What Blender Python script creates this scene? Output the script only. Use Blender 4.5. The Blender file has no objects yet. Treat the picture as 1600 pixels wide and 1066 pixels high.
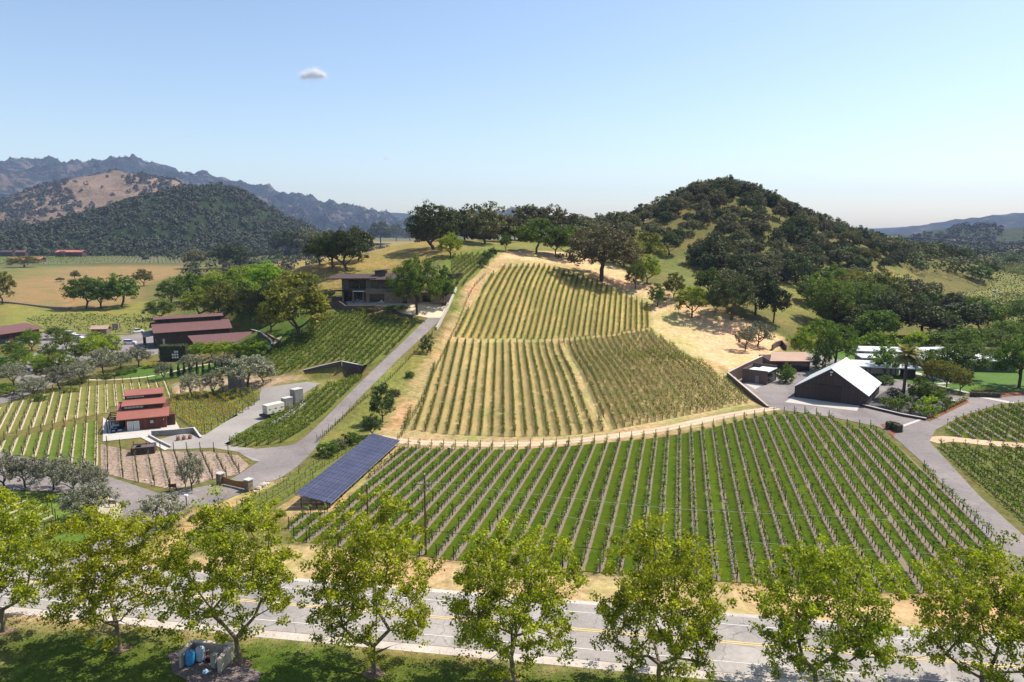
import bpy, math, random
import numpy as np
from mathutils import Vector, Matrix, noise as mnoise
from mathutils.geometry import delaunay_2d_cdt

scene = bpy.context.scene
COL = scene.collection
R = math.radians

# ---------------------------------------------------------------- camera
CAMH = 44.0
FPX = 1100.0
PITCH = math.atan((533-358)/FPX)
cd = bpy.data.cameras.new('camera'); cam = bpy.data.objects.new('camera', cd); COL.objects.link(cam)
cam.location = (0, 0, CAMH); cam.rotation_euler = (math.pi/2-PITCH, 0, 0)
cd.sensor_width = 36; cd.lens = 36*FPX/1600; cd.clip_start = 1; cd.clip_end = 60000
scene.camera = cam

# ---------------------------------------------------------------- sky and sun
SUN = Vector((0.80, 0.42, 1.36)).normalized()
sun_el = math.asin(SUN.z); sun_az = math.atan2(SUN.x, SUN.y)
w = bpy.data.worlds.new('World'); scene.world = w; w.use_nodes = True
nt = w.node_tree; bg = nt.nodes['Background']
sky = nt.nodes.new('ShaderNodeTexSky'); sky.sky_type = 'NISHITA'; sky.sun_disc = False
sky.sun_elevation = sun_el; sky.sun_rotation = sun_az
sky.air_density = 1.0; sky.dust_density = 1.0; sky.ozone_density = 1.2; sky.altitude = 100
nt.links.new(sky.outputs[0], bg.inputs[0]); bg.inputs[1].default_value = 0.14
sd = bpy.data.lights.new('sun', 'SUN'); sd.energy = 5.0; sd.angle = R(0.5); sd.color = (1, 0.95, 0.86)
so = bpy.data.objects.new('sun', sd); COL.objects.link(so); so.location = (0, 0, 400)
so.rotation_euler = (-SUN).to_track_quat('-Z', 'Y').to_euler()
vs = scene.view_settings; vs.view_transform = 'Standard'; vs.look = 'None'; vs.gamma = 1; vs.exposure = 0.4
scene.cycles.max_bounces = 5; scene.cycles.diffuse_bounces = 2; scene.cycles.transparent_max_bounces = 4
scene.cycles.volume_bounces = 0; scene.cycles.glossy_bounces = 2; scene.cycles.transmission_bounces = 2

# ---------------------------------------------------------------- image -> world helpers
cp_, sp_ = math.cos(PITCH), math.sin(PITCH)
def ray(px, py):
    u = (px-800)/FPX; v = (533-py)/FPX
    return (u, cp_+v*sp_, -sp_+v*cp_)
def pt(px, py, D):
    "point on the ray at forward distance D (world y)"
    r = ray(px, py); t = D/r[1]
    return (r[0]*t, D, CAMH+r[2]*t)
def pz(px, py, z=0.0):
    r = ray(px, py); t = (z-CAMH)/r[2]
    return (r[0]*t, r[1]*t, z)

# ---------------------------------------------------------------- terrain height field
CTRL = []
def c(px, py, D): CTRL.append(pt(px, py, D))
# hill vineyards
for a in [(600,672,151),(640,620,176),(665,580,193),(700,528,229),(712,490,240),(740,440,262),(770,418,290),(850,418,308),(930,440,306),
          (820,400,330),(880,398,345),(1016,482,285),(1016,512,262),(900,528,250),(800,532,244),(740,530,236),(800,600,187),(900,600,187),
          (800,660,156),(900,660,156),(1000,650,160),(1000,600,188),(1000,560,215),(1100,565,226),(800,470,268),(880,470,272),(950,480,276),
          (1100,620,180),(1180,630,176),(1130,575,205),(1060,535,245),
          # tan slope on the right
          (1000,470,292),(1100,520,262),(1180,500,275),(1215,530,258),(1060,445,302),(940,437,312),(1160,460,312),(1140,560,218),
          # driveway and bank
          (690,492,236),(655,520,221),(600,570,194),(560,610,174),(500,670,152),(632,560,199),(600,612,175),
          # house terrace
          (560,476,248),(680,476,248),(500,486,240),(620,490,236),(700,460,252),(710,440,262),
          # vineyard under the house
          (600,505,225),(530,530,215),(450,540,214),(420,585,193),(530,560,200),(470,520,226),(500,500,233),(560,570,194),(480,602,178),(420,560,205),
          (400,520,235),(350,500,275),(400,470,282),(440,440,288),
          # meadow behind the house
          (600,430,288),(500,420,292),(680,390,322),(740,405,310),(600,400,320),(520,408,318),(450,418,300),(760,378,380),(700,372,385),(640,385,345),
          (850,372,420),(930,365,430),(580,392,350),
          # knoll
          (1000,345,480),(930,358,445),(1130,296,520),(1060,318,500),(1190,318,520),(1060,370,440),(1060,420,380),(1150,400,405),(1150,345,460),
          (1250,345,505),(1100,440,350),(1240,460,340),(1290,470,325),(1280,405,425),(1310,432,395),(1380,405,470),(1330,375,520),(1400,390,550),
          (1480,408,590),(1430,440,455),(1200,430,365)]:
    c(*a)
# land behind the ridges and knoll drops away
CTRL += [(-60,470,18),(60,520,14),(-150,450,8),(-250,420,2),(100,600,25),(200,620,30),(150,700,3),(0,650,0),(-150,560,0),(300,620,12),(400,640,0),(260,720,0),(-300,600,0),(500,700,0),(450,560,0)]
CTRL = [(x, y, z) for x, y, z in CTRL]
flat = []
for a in [(0,560),(100,560),(200,560),(300,560),(0,620),(120,640),(240,660),(330,650),(380,640),(0,700),(200,720),(360,700),(440,715),(300,760),(100,760),(0,800),(200,850),(400,820),(560,700),
          (640,700),(800,705),(900,695),(1000,690),(1100,670),(1200,650),(1260,640),(1360,640),(1450,650),(1550,640),(1590,600),(1500,560),(1400,560),(1300,550),(1330,520),(1420,490),(1500,470),(1590,460),(1590,500),
          (600,780),(800,780),(1000,780),(1200,780),(1400,780),(1560,760),(500,850),(800,880),(1200,900),(1500,900),(20,500),(100,490),(200,500),(250,520),(150,455),(30,440),(230,440),(1550,425),(1250,600),(1240,545),(300,512),(330,535)]:
    p = pz(*a); flat.append((p[0], p[1], -0.6))
for x in (-70, -35, 0, 35, 70): flat.append((x, 62, -0.6)); flat.append((x*1.5, 20, -0.6))
CT = np.array([(x, y, z+0.35) for x, y, z in CTRL] + flat)
def _k(r2): return 0.5*r2*np.log(r2+1e-9)
def _fit(P, lam):
    n = len(P); S = 100.0
    X = P[:, :2]/S
    d2 = ((X[:, None]-X[None])**2).sum(-1)
    A = np.zeros((n+3, n+3)); A[:n, :n] = _k(d2)+lam*np.eye(n)
    A[:n, n] = 1; A[:n, n+1:] = X; A[n, :n] = 1; A[n+1:, :n] = X.T
    b = np.concatenate([P[:, 2], [0, 0, 0]])
    return np.linalg.solve(A, b), X, S
_W, _X, _S = _fit(CT, 0.03)
def sstep(a, b, x):
    t = np.clip((x-a)/(b-a), 0, 1); return t*t*(3-2*t)
PLATE = []   # (polygon xy array, z, feather): levelled pads
def in_poly(x, y, poly):
    c_ = np.zeros(x.shape, bool); n = len(poly)
    for i in range(n):
        x0, y0 = poly[i][:2]; x1, y1 = poly[(i+1) % n][:2]
        if y0 == y1: continue
        m = ((y0 > y) != (y1 > y)) & (x < (x1-x0)*(y-y0)/(y1-y0)+x0)
        c_ ^= m
    return c_
def poly_dist(x, y, poly):
    d = np.full(x.shape, 1e9); n = len(poly)
    for i in range(n):
        x0, y0 = poly[i][:2]; x1, y1 = poly[(i+1) % n][:2]
        dx, dy = x1-x0, y1-y0; L = dx*dx+dy*dy+1e-9
        t = np.clip(((x-x0)*dx+(y-y0)*dy)/L, 0, 1)
        d = np.minimum(d, np.hypot(x-x0-t*dx, y-y0-t*dy))
    return d
def height(x, y):
    x = np.atleast_1d(np.asarray(x, float)); y = np.atleast_1d(np.asarray(y, float))
    sh = x.shape; x = x.ravel(); y = y.ravel()
    out = np.zeros(len(x))
    for i in range(0, len(x), 20000):
        q = np.stack([x[i:i+20000], y[i:i+20000]], 1)/_S
        d2 = ((q[:, None]-_X[None])**2).sum(-1)
        out[i:i+20000] = _k(d2)@_W[:len(_X)]+_W[len(_X)]+q@_W[len(_X)+1:]
    out -= 0.0
    win = sstep(820, 640, y)*sstep(-460, -330, x)*sstep(620, 480, x)*sstep(10, 40, y)
    out *= win
    out = np.where(out > 0.7, out-0.35, np.where(out < 0, 0, out*out/1.4))
    for poly, z, f in PLATE:
        m = in_poly(x, y, poly); d = poly_dist(x, y, poly)
        wgt = np.where(m, 1.0, 0.0) if f <= 0 else np.where(m, 1.0, 1-sstep(0, f, d))
        out = out*(1-wgt)+z*wgt
    return out.reshape(sh)
def H(x, y): return float(height(x, y)[0])
def at(px, py, dmax=1100):
    r = ray(px, py)
    D = np.geomspace(40, dmax, 500); t = D/r[1]
    g = CAMH+r[2]*t-height(r[0]*t, D)
    i = np.argmax(g < 0)
    if g[i] >= 0 or i == 0:
        if r[2] < -1e-4: return Vector(pz(px, py, 0))
        return Vector((r[0]*dmax, dmax, 0))
    a, b = D[i-1], D[i]
    for _ in range(4):
        dd = np.linspace(a, b, 9); tt = dd/r[1]
        gg = CAMH+r[2]*tt-height(r[0]*tt, dd); j = max(1, int(np.argmax(gg < 0)))
        a, b = dd[j-1], dd[j]
    D = (a+b)/2; t = D/r[1]; x = r[0]*t
    return Vector((x, D, H(x, D)))
def ats(pts): return [at(*p) for p in pts]
# ---------------------------------------------------------------- materials
def lin(c): return tuple(c)+(1.0,)
def newmat(name):
    m = bpy.data.materials.new(name); m.use_nodes = True
    nt = m.node_tree; b = nt.nodes['Principled BSDF']; b.inputs['Specular IOR Level'].default_value = 0.25
    return m, nt, b
def N(nt, typ, **kw):
    n = nt.nodes.new(typ)
    for k, v in kw.items():
        if k.startswith('i_'): n.inputs[k[2:].replace('_', ' ')].default_value = v
        else: setattr(n, k, v)
    return n
def noise(nt, vec, scale, detail=4, rough=0.6, dist=0.0):
    n = N(nt, 'ShaderNodeTexNoise'); n.inputs['Scale'].default_value = scale; n.inputs['Detail'].default_value = detail
    n.inputs['Roughness'].default_value = rough; n.inputs['Distortion'].default_value = dist
    if vec is not None: nt.links.new(vec, n.inputs['Vector'])
    return n.outputs['Fac']
def ramp(nt, fac, stops):
    r = N(nt, 'ShaderNodeValToRGB'); e = r.color_ramp.elements
    e[0].position, e[0].color = stops[0][0], lin(stops[0][1]); e[1].position, e[1].color = stops[-1][0], lin(stops[-1][1])
    for p, col in stops[1:-1]:
        q = e.new(p); q.color = lin(col)
    nt.links.new(fac, r.inputs[0]); return r.outputs[0]
def mixc(nt, fac, a, b, typ='MIX'):
    n = N(nt, 'ShaderNodeMix', data_type='RGBA', blend_type=typ)
    for s, v in ((0, fac), (6, a), (7, b)):
        if isinstance(v, (int, float)): n.inputs[s].default_value = v
        elif isinstance(v, tuple): n.inputs[s].default_value = lin(v)
        else: nt.links.new(v, n.inputs[s])
    return n.outputs[2]
def mth(nt, op, a, b=0.0, c_=None, clamp=False):
    n = N(nt, 'ShaderNodeMath', operation=op, use_clamp=clamp)
    for s, v in ((0, a), (1, b), (2, c_)):
        if v is None: continue
        if isinstance(v, (int, float)): n.inputs[s].default_value = v
        else: nt.links.new(v, n.inputs[s])
    return n.outputs[0]
def pos(nt): return N(nt, 'ShaderNodeNewGeometry').outputs['Position']
def bump(nt, b, h, strength=0.4, dist=0.1):
    n = N(nt, 'ShaderNodeBump'); n.inputs['Strength'].default_value = strength; n.inputs['Distance'].default_value = dist
    nt.links.new(h, n.inputs['Height']); nt.links.new(n.outputs[0], b.inputs['Normal'])
_MC = {}
def mottled(name, a, b_, scale=1.0, rough=0.85, big=0.05, bigamt=0.25, bmp=0.0, metal=0.0, spec=0.25):
    "two-tone procedural surface with fine and broad variation, world space"
    if name in _MC: return _MC[name]
    m, nt, b = newmat(name); p = pos(nt)
    f = noise(nt, p, scale, 5, 0.65); col = ramp(nt, f, [(0.3, a), (0.7, b_)])
    g = noise(nt, p, big, 3, 0.5); k = ramp(nt, g, [(0.3, (1-bigamt,)*3), (0.7, (1+bigamt,)*3)])
    col = mixc(nt, 1.0, col, k, 'MULTIPLY'); nt.links.new(col, b.inputs['Base Color'])
    b.inputs['Roughness'].default_value = rough; b.inputs['Metallic'].default_value = metal; b.inputs['Specular IOR Level'].default_value = spec
    if bmp: bump(nt, b, f, bmp, 0.1)
    _MC[name] = m; return m
def solid(name, col, rough=0.6, metal=0.0, var=0.12, scale=2.0, spec=0.3):
    return mottled(name, tuple(x*(1-var) for x in col), tuple(x*(1+var) for x in col), scale, rough, 0.3, 0.05, 0, metal, spec)
def leafmat(name, dark, light, trans=0.3, hue=0.04, rough=0.6, vv=0.5):
    "foliage: per-leaf and per-tree variation, partly translucent"
    if name in _MC: return _MC[name]
    m, nt, b = newmat(name)
    geo = N(nt, 'ShaderNodeNewGeometry'); oi = N(nt, 'ShaderNodeObjectInfo')
    at_ = N(nt, 'ShaderNodeAttribute', attribute_name='tone')
    f = mth(nt, 'ADD', mth(nt, 'MULTIPLY', geo.outputs['Random Per Island'], 0.55), mth(nt, 'MULTIPLY', at_.outputs['Fac'], 0.45))
    col = ramp(nt, f, [(0.1, dark), (0.9, light)])
    h = N(nt, 'ShaderNodeHueSaturation'); nt.links.new(col, h.inputs['Color'])
    rr = oi.outputs['Random']
    nt.links.new(mth(nt, 'ADD', mth(nt, 'MULTIPLY', rr, hue), 0.5-hue/2), h.inputs['Hue'])
    nt.links.new(mth(nt, 'ADD', mth(nt, 'MULTIPLY', mth(nt, 'FRACT', mth(nt, 'MULTIPLY', rr, 7.31)), vv), 1-vv/2), h.inputs['Value'])
    nt.links.new(h.outputs[0], b.inputs['Base Color']); b.inputs['Roughness'].default_value = rough
    b.inputs['Specular IOR Level'].default_value = 0.2
    if trans > 0:
        t = N(nt, 'ShaderNodeBsdfTranslucent'); tc = mixc(nt, 1.0, h.outputs[0], (1.25, 1.3, 0.6), 'MULTIPLY'); nt.links.new(tc, t.inputs[0])
        ms = N(nt, 'ShaderNodeMixShader'); ms.inputs[0].default_value = trans
        nt.links.new(b.outputs[0], ms.inputs[1]); nt.links.new(t.outputs[0], ms.inputs[2])
        nt.links.new(ms.outputs[0], nt.nodes['Material Output'].inputs[0])
    _MC[name] = m; return m

# ---------------------------------------------------------------- mesh helpers
def link(name, me, mats=(), parent=None):
    o = bpy.data.objects.new(name, me); COL.objects.link(o)
    if me is not None:
        for m in (mats if isinstance(mats, (list, tuple)) else [mats]): me.materials.append(m)
    if parent is not None: o.parent = parent
    return o
def tag(o, label, cat, group=None, kind=None):
    o['label'] = label; o['category'] = cat
    if group: o['group'] = group
    if kind: o['kind'] = kind
    return o
def empty(name, loc=(0, 0, 0), rz=0.0):
    o = bpy.data.objects.new(name, None); COL.objects.link(o); o.location = loc; o.rotation_euler = (0, 0, rz); o.empty_display_size = 0.3
    return o
def npmesh(name, V, F, mi=None, smooth=False):
    "V (n,3); F (m,4) or (m,3) index array"
    me = bpy.data.meshes.new(name); V = np.asarray(V, np.float32); F = np.asarray(F, np.int32); k = F.shape[1]
    me.vertices.add(len(V)); me.vertices.foreach_set('co', V.ravel())
    me.loops.add(F.size); me.loops.foreach_set('vertex_index', F.ravel())
    me.polygons.add(len(F)); me.polygons.foreach_set('loop_start', np.arange(0, F.size, k, dtype=np.int32))
    try: me.polygons.foreach_set('loop_total', np.full(len(F), k, np.int32))
    except Exception: pass
    if mi is not None: me.polygons.foreach_set('material_index', np.asarray(mi, np.int32))
    me.update(calc_edges=True)
    me.polygons.foreach_set('use_smooth', np.full(len(F), smooth))
    return me
class MB:
    "collects boxes, prisms, tubes into one mesh"
    def __init__(s): s.v = []; s.f = []; s.m = []
    def add(s, vs_, fs, mi=0):
        n = len(s.v); s.v += [tuple(v) for v in vs_]; s.f += [tuple(n+i for i in f) for f in fs]; s.m += [mi]*len(fs); return s
    def box(s, x0, x1, y0, y1, z0, z1, mi=0):
        return s.add([(x0,y0,z0),(x1,y0,z0),(x1,y1,z0),(x0,y1,z0),(x0,y0,z1),(x1,y0,z1),(x1,y1,z1),(x0,y1,z1)],
                     [(0,3,2,1),(4,5,6,7),(0,1,5,4),(1,2,6,5),(2,3,7,6),(3,0,4,7)], mi)
    def prism(s, poly, z0, z1, mi=0):
        n = len(poly); a = sum(poly[i][0]*poly[(i+1)%n][1]-poly[(i+1)%n][0]*poly[i][1] for i in range(n))
        if a < 0: poly = list(poly)[::-1]
        g = lambda z, p: z(p) if callable(z) else z
        vs_ = [(p[0], p[1], g(z0, p)) for p in poly]+[(p[0], p[1], g(z1, p)) for p in poly]
        return s.add(vs_, [tuple(range(n-1, -1, -1)), tuple(range(n, 2*n))]+[(i, (i+1)%n, n+(i+1)%n, n+i) for i in range(n)], mi)
    def hexa(s, b, t, mi=0):
        return s.add(list(b)+list(t), [(3,2,1,0),(4,5,6,7),(0,1,5,4),(1,2,6,5),(2,3,7,6),(3,0,4,7)], mi)
    def tube(s, pts, rad, n=6, mi=0, cap=True):
        pts = [Vector(p) for p in pts]; rings = []
        rad = rad if isinstance(rad, (list, tuple)) else [rad]*len(pts)
        base = len(s.v)
        for i, p in enumerate(pts):
            d = (pts[min(i+1, len(pts)-1)]-pts[max(i-1, 0)]).normalized()
            u = d.cross(Vector((0.13, 0.97, 0.21))).normalized(); v = d.cross(u)
            for k in range(n):
                a = 2*math.pi*k/n; q = p+(u*math.cos(a)+v*math.sin(a))*rad[i]; s.v.append(tuple(q))
        for i in range(len(pts)-1):
            for k in range(n):
                a, b = base+i*n+k, base+i*n+(k+1)%n
                s.f.append((a, b, b+n, a+n)); s.m.append(mi)
        if cap:
            s.f.append(tuple(base+k for k in range(n-1, -1, -1))); s.m.append(mi)
            s.f.append(tuple(base+(len(pts)-1)*n+k for k in range(n))); s.m.append(mi)
        return s
    def lathe(s, prof, cx=0, cy=0, n=16, mi=0):
        base = len(s.v)
        for r, z in prof:
            for k in range(n):
                a = 2*math.pi*k/n; s.v.append((cx+r*math.cos(a), cy+r*math.sin(a), z))
        for i in range(len(prof)-1):
            for k in range(n):
                a, b = base+i*n+k, base+i*n+(k+1)%n; s.f.append((a, b, b+n, a+n)); s.m.append(mi)
        s.f.append(tuple(base+k for k in range(n-1, -1, -1))); s.m.append(mi)
        s.f.append(tuple(base+(len(prof)-1)*n+k for k in range(n))); s.m.append(mi)
        return s
    def build(s, name, mats, parent=None, smooth=False):
        me = bpy.data.meshes.new(name); me.from_pydata(s.v, [], s.f)
        me.polygons.foreach_set('material_index', s.m)
        if smooth: me.polygons.foreach_set('use_smooth', [True]*len(s.f))
        me.update(); return link(name, me, mats, parent)
def catmull(pts, n=6, closed=False):
    P = [Vector(p[:2]) for p in pts]; out = []; L = len(P)
    for i in range(L if closed else L-1):
        if closed: a, b, c_, d = P[(i-1)%L], P[i], P[(i+1)%L], P[(i+2)%L]
        else: a, b, c_, d = P[max(i-1,0)], P[i], P[i+1], P[min(i+2,L-1)]
        for k in range(n):
            t = k/n; out.append(0.5*((2*b)+(c_-a)*t+(2*a-5*b+4*c_-d)*t*t+(3*b-a-3*c_+d)*t**3))
    if not closed: out.append(P[-1])
    return out
def sheet(name, poly, mat, dz=0.04, step=2.0, uvdir=None, uvs=1.0, smooth=0, zfun=None, kind='structure', label=None):
    "draped ground sheet over a polygon given in world xy"
    poly = [Vector((p[0], p[1])) for p in poly]
    if smooth: poly = catmull(poly, smooth, True)
    dense = []
    for i in range(len(poly)):
        a, b = poly[i], poly[(i+1)%len(poly)]; k = max(1, int((b-a).length/step))
        dense += [a.lerp(b, j/k) for j in range(k)]
    xs = [p.x for p in dense]; ys = [p.y for p in dense]
    gx, gy = np.meshgrid(np.arange(min(xs), max(xs), step)+0.013, np.arange(min(ys), max(ys), step)+0.017)
    gx, gy = gx.ravel(), gy.ravel()
    pl = [(p.x, p.y) for p in dense]
    m = in_poly(gx, gy, pl)&(poly_dist(gx, gy, pl) > step*0.35)
    verts = dense+[Vector((a, b)) for a, b in zip(gx[m], gy[m])]
    r = delaunay_2d_cdt(verts, [], [list(range(len(dense)))], 1, 1e-4)
    vo = np.array([(v.x, v.y) for v in r[0]]); fo = [f for f in r[2] if len(f) == 3]
    z = (height(vo[:, 0], vo[:, 1]) if zfun is None else zfun(vo[:, 0], vo[:, 1]))+dz
    V = np.column_stack([vo, z]); F = np.array(fo)
    e1 = vo[F[:, 1]]-vo[F[:, 0]]; e2 = vo[F[:, 2]]-vo[F[:, 0]]
    fl = (e1[:, 0]*e2[:, 1]-e1[:, 1]*e2[:, 0]) < 0; F[fl] = F[fl][:, ::-1]
    me = npmesh(name, V, F, smooth=True)
    if uvdir is not None:
        d = Vector(uvdir).normalized(); uv = me.uv_layers.new(name='UVMap')
        co = V[F.ravel()]; u = (co[:, 0]*d.y-co[:, 1]*d.x)/uvs; v = co[:, 0]*d.x+co[:, 1]*d.y
        uv.data.foreach_set('uv', np.column_stack([u, v]).astype(np.float32).ravel())
    o = link(name, me, mat); o['kind'] = kind
    if label: o['label'] = label
    return o
def ribbon_poly(center, width):
    "polygon of a strip about a smoothed centre line"
    P = catmull(center, 6); L, Rr = [], []
    for i, p in enumerate(P):
        d = (P[min(i+1, len(P)-1)]-P[max(i-1, 0)]).normalized(); n = Vector((-d.y, d.x))
        wd = width(i/(len(P)-1)) if callable(width) else width
        L.append(p+n*wd/2); Rr.append(p-n*wd/2)
    return L+Rr[::-1]

# ---------------------------------------------------------------- ground
PLATE.append(([p[:2] for p in [pz(1140,590),pz(1198,640),pz(1300,650),pz(1420,610),pz(1380,560),pz(1260,556),pz(1205,566)]], 0.0, 0.0))
PLATE.append(([(-59.3,191.9),(-47.4,192.5),(-41.4,193.2),(-40.5,180),(-46,177.5),(-53,184)], 3.2, 0.0))
PLATE.append(([(-140,250),(-112,243),(-92,253),(-86,263),(-98,282),(-116,288),(-146,268)], 0.0, 14.0))
TAN = (0.62, 0.42, 0.22); GOLD = (0.28, 0.205, 0.065); GRASS = (0.15, 0.17, 0.045); GREEN = (0.09, 0.16, 0.025); BROWN = (0.20, 0.13, 0.07); OLIVE = (0.145, 0.130, 0.040)
ZONES = [  # later ones win; px outline, colour, feather m
    ([(330,470),(420,440),(520,470),(520,520),(430,560),(380,560),(380,520)], (0.085,0.12,0.02), 6),
    ([(420,402),(600,370),(680,372),(760,388),(700,400),(640,412),(560,430),(520,455),(440,440)], GOLD, 6),
    ([(700,378),(850,372),(930,372),(930,395),(800,392),(740,398)], (0.20,0.19,0.055), 6),
    ([(700,396),(790,388),(775,415),(700,490),(660,470)], (0.15,0.18,0.035), 3),
    ([(782,396),(820,391),(900,396),(960,415),(1010,445),(1060,450),(1110,480),(1160,500),(1226,528),(1210,560),(1142,580),(1090,560),(1014,520),(1010,478),(950,450),(870,425),(775,425),(755,432)], TAN, 2),
    ([(745,425),(790,404),(900,415),(1016,470),(1020,515),(1100,560),(1190,630),(1040,665),(900,686),(700,686),(620,676),(690,535)], (0.42,0.32,0.14), 1.5),
    ([(745,425),(790,404),(800,425),(770,440),(700,528),(640,640),(620,690),(588,678),(640,600),(690,525)], (0.42,0.29,0.14), 1.5),
    ([(590,672),(700,684),(900,686),(1040,664),(1190,634),(1240,634),(1200,645),(1090,672),(950,694),(800,706),(640,700)], (0.42,0.29,0.15), 1.5),
    ([(0,428),(60,420),(180,414),(285,414),(280,430),(240,440),(215,450),(215,470),(120,488),(0,472)], (0.27,0.18,0.075), 8),
    ([(-60,386),(480,386),(480,408),(300,414),(-60,414)], (0.085,0.10,0.03), 12),
    ([(0,415),(100,416),(70,425),(0,440)], (0.16,0.17,0.05), 8),
    ([(0,472),(110,487),(230,470),(250,490),(230,520),(0,520)], (0.22,0.21,0.05), 6),
    ([(1030,400),(1080,400),(1120,440),(1100,470),(1040,445)], (0.155,0.16,0.045), 8),
    ([(1180,420),(1300,412),(1420,425),(1440,450),(1300,480),(1220,500),(1190,470)], (0.22,0.195,0.055), 8),
    ([(600,570),(660,545),(690,535),(640,600),(590,672),(500,720),(480,700),(560,640)], (0.19,0.185,0.045), 2),
    ([(470,600),(520,590),(560,600),(470,630),(400,612),(440,590)], (0.22,0.20,0.06), 3),
    ([(270,600),(330,590),(400,588),(480,590),(430,600),(390,612),(330,612),(275,622)], (0.42,0.31,0.2), 1.5),
    ([(440,790),(560,700),(640,690),(560,770),(520,805),(450,810)], (0.42,0.29,0.14), 1.5),
    ([(300,800),(360,775),(460,740),(420,790),(330,840),(230,900),(200,880)], (0.38,0.29,0.12), 1.5),
    ([(0,870),(300,870),(470,850),(713,878),(910,895),(1175,914),(1430,932),(1550,905),(1600,900),(1600,1066),(0,1066)], (0.46,0.32,0.16), 1.5),
    ([(0,745),(100,765),(180,790),(230,830),(200,860),(0,860)], (0.12,0.17,0.03), 3),
    ([(0,975),(400,990),(900,1036),(1430,1085),(1500,1400),(-100,1400)], (0.085,0.115,0.016), 2.2),
]
def axis(parts):
    out = [parts[0][0]]
    for a, b, s in parts:
        n = max(1, int(round((b-a)/s))); out += [a+(b-a)*(i+1)/n for i in range(n)]
    return np.array(out)
gxs = np.concatenate([-np.geomspace(8600, 420, 24), axis([(-400,-170,6),(-170,130,1.7),(130,260,3),(260,560,7)]), np.geomspace(620, 8600, 22)])
gys = np.concatenate([[-1500,-700,-250,-60,0], axis([(20,60,4),(60,310,1.7),(310,460,3),(460,820,8)]), np.geomspace(880, 9200, 28)])
GX, GY = np.meshgrid(gxs, gys); nx, ny = len(gxs), len(gys)
fx, fy = GX.ravel(), GY.ravel()
fz = height(fx, fy)
V = np.column_stack([fx, fy, fz])
ii = np.arange(nx*ny).reshape(ny, nx)
F = np.stack([ii[:-1, :-1], ii[:-1, 1:], ii[1:, 1:], ii[1:, :-1]], -1).reshape(-1, 4)
gme = npmesh('ground', V, F, smooth=True)
# albedo by land cover
colr = np.tile(np.array(OLIVE), (len(fx), 1))
inside = (fy < 2500)&(fy > 0)&(np.abs(fx) < 2500)
rng = np.random.default_rng(3)
jx = fx+rng.normal(0, 0.5, len(fx)); jy = fy+rng.normal(0, 0.5, len(fx))
for poly, col, fe in ZONES:
    P = [(p.x, p.y) for p in ats(poly)]
    idx = np.nonzero(inside & (jx > min(p[0] for p in P)-fe) & (jx < max(p[0] for p in P)+fe) & (jy > min(p[1] for p in P)-fe) & (jy < max(p[1] for p in P)+fe))[0]
    if len(idx) == 0: continue
    m = in_poly(jx[idx], jy[idx], P); d = poly_dist(jx[idx], jy[idx], P)
    wgt = np.where(m, 0.5+0.5*np.clip(d/fe, 0, 1), 0.5-0.5*np.clip(d/fe, 0, 1))[:, None]
    colr[idx] = colr[idx]*(1-wgt)+np.array(col)*wgt
ca = gme.color_attributes.new('cover', 'FLOAT_COLOR', 'POINT')
ca.data.foreach_set('color', np.column_stack([colr, np.ones(len(fx))]).astype(np.float32).ravel())
m, nt, b = newmat('ground'); p = pos(nt)
vc = N(nt, 'ShaderNodeVertexColor', layer_name='cover').outputs[0]
f1 = noise(nt, p, 0.9, 6, 0.7); f2 = noise(nt, p, 0.06, 5, 0.6, 0.6); f3 = noise(nt, p, 0.25, 4, 0.6)
k1 = ramp(nt, f1, [(0.3, (0.55,)*3), (0.7, (1.35,)*3)])
k2 = ramp(nt, f2, [(0.3, (0.70, 0.92, 0.6)), (0.5, (1, 1, 1)), (0.72, (1.35, 1.05, 1.1))])
k3 = ramp(nt, f3, [(0.3, (0.85,)*3), (0.7, (1.12,)*3)])
col = mixc(nt, 1.0, mixc(nt, 1.0, mixc(nt, 1.0, vc, k1, 'MULTIPLY'), k2, 'MULTIPLY'), k3, 'MULTIPLY')
nt.links.new(col, b.inputs['Base Color']); b.inputs['Roughness'].default_value = 0.95; b.inputs['Specular IOR Level'].default_value = 0.1
bump(nt, b, f1, 0.6, 0.25)
g = link('ground', gme, m); g['kind'] = 'structure'

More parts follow.
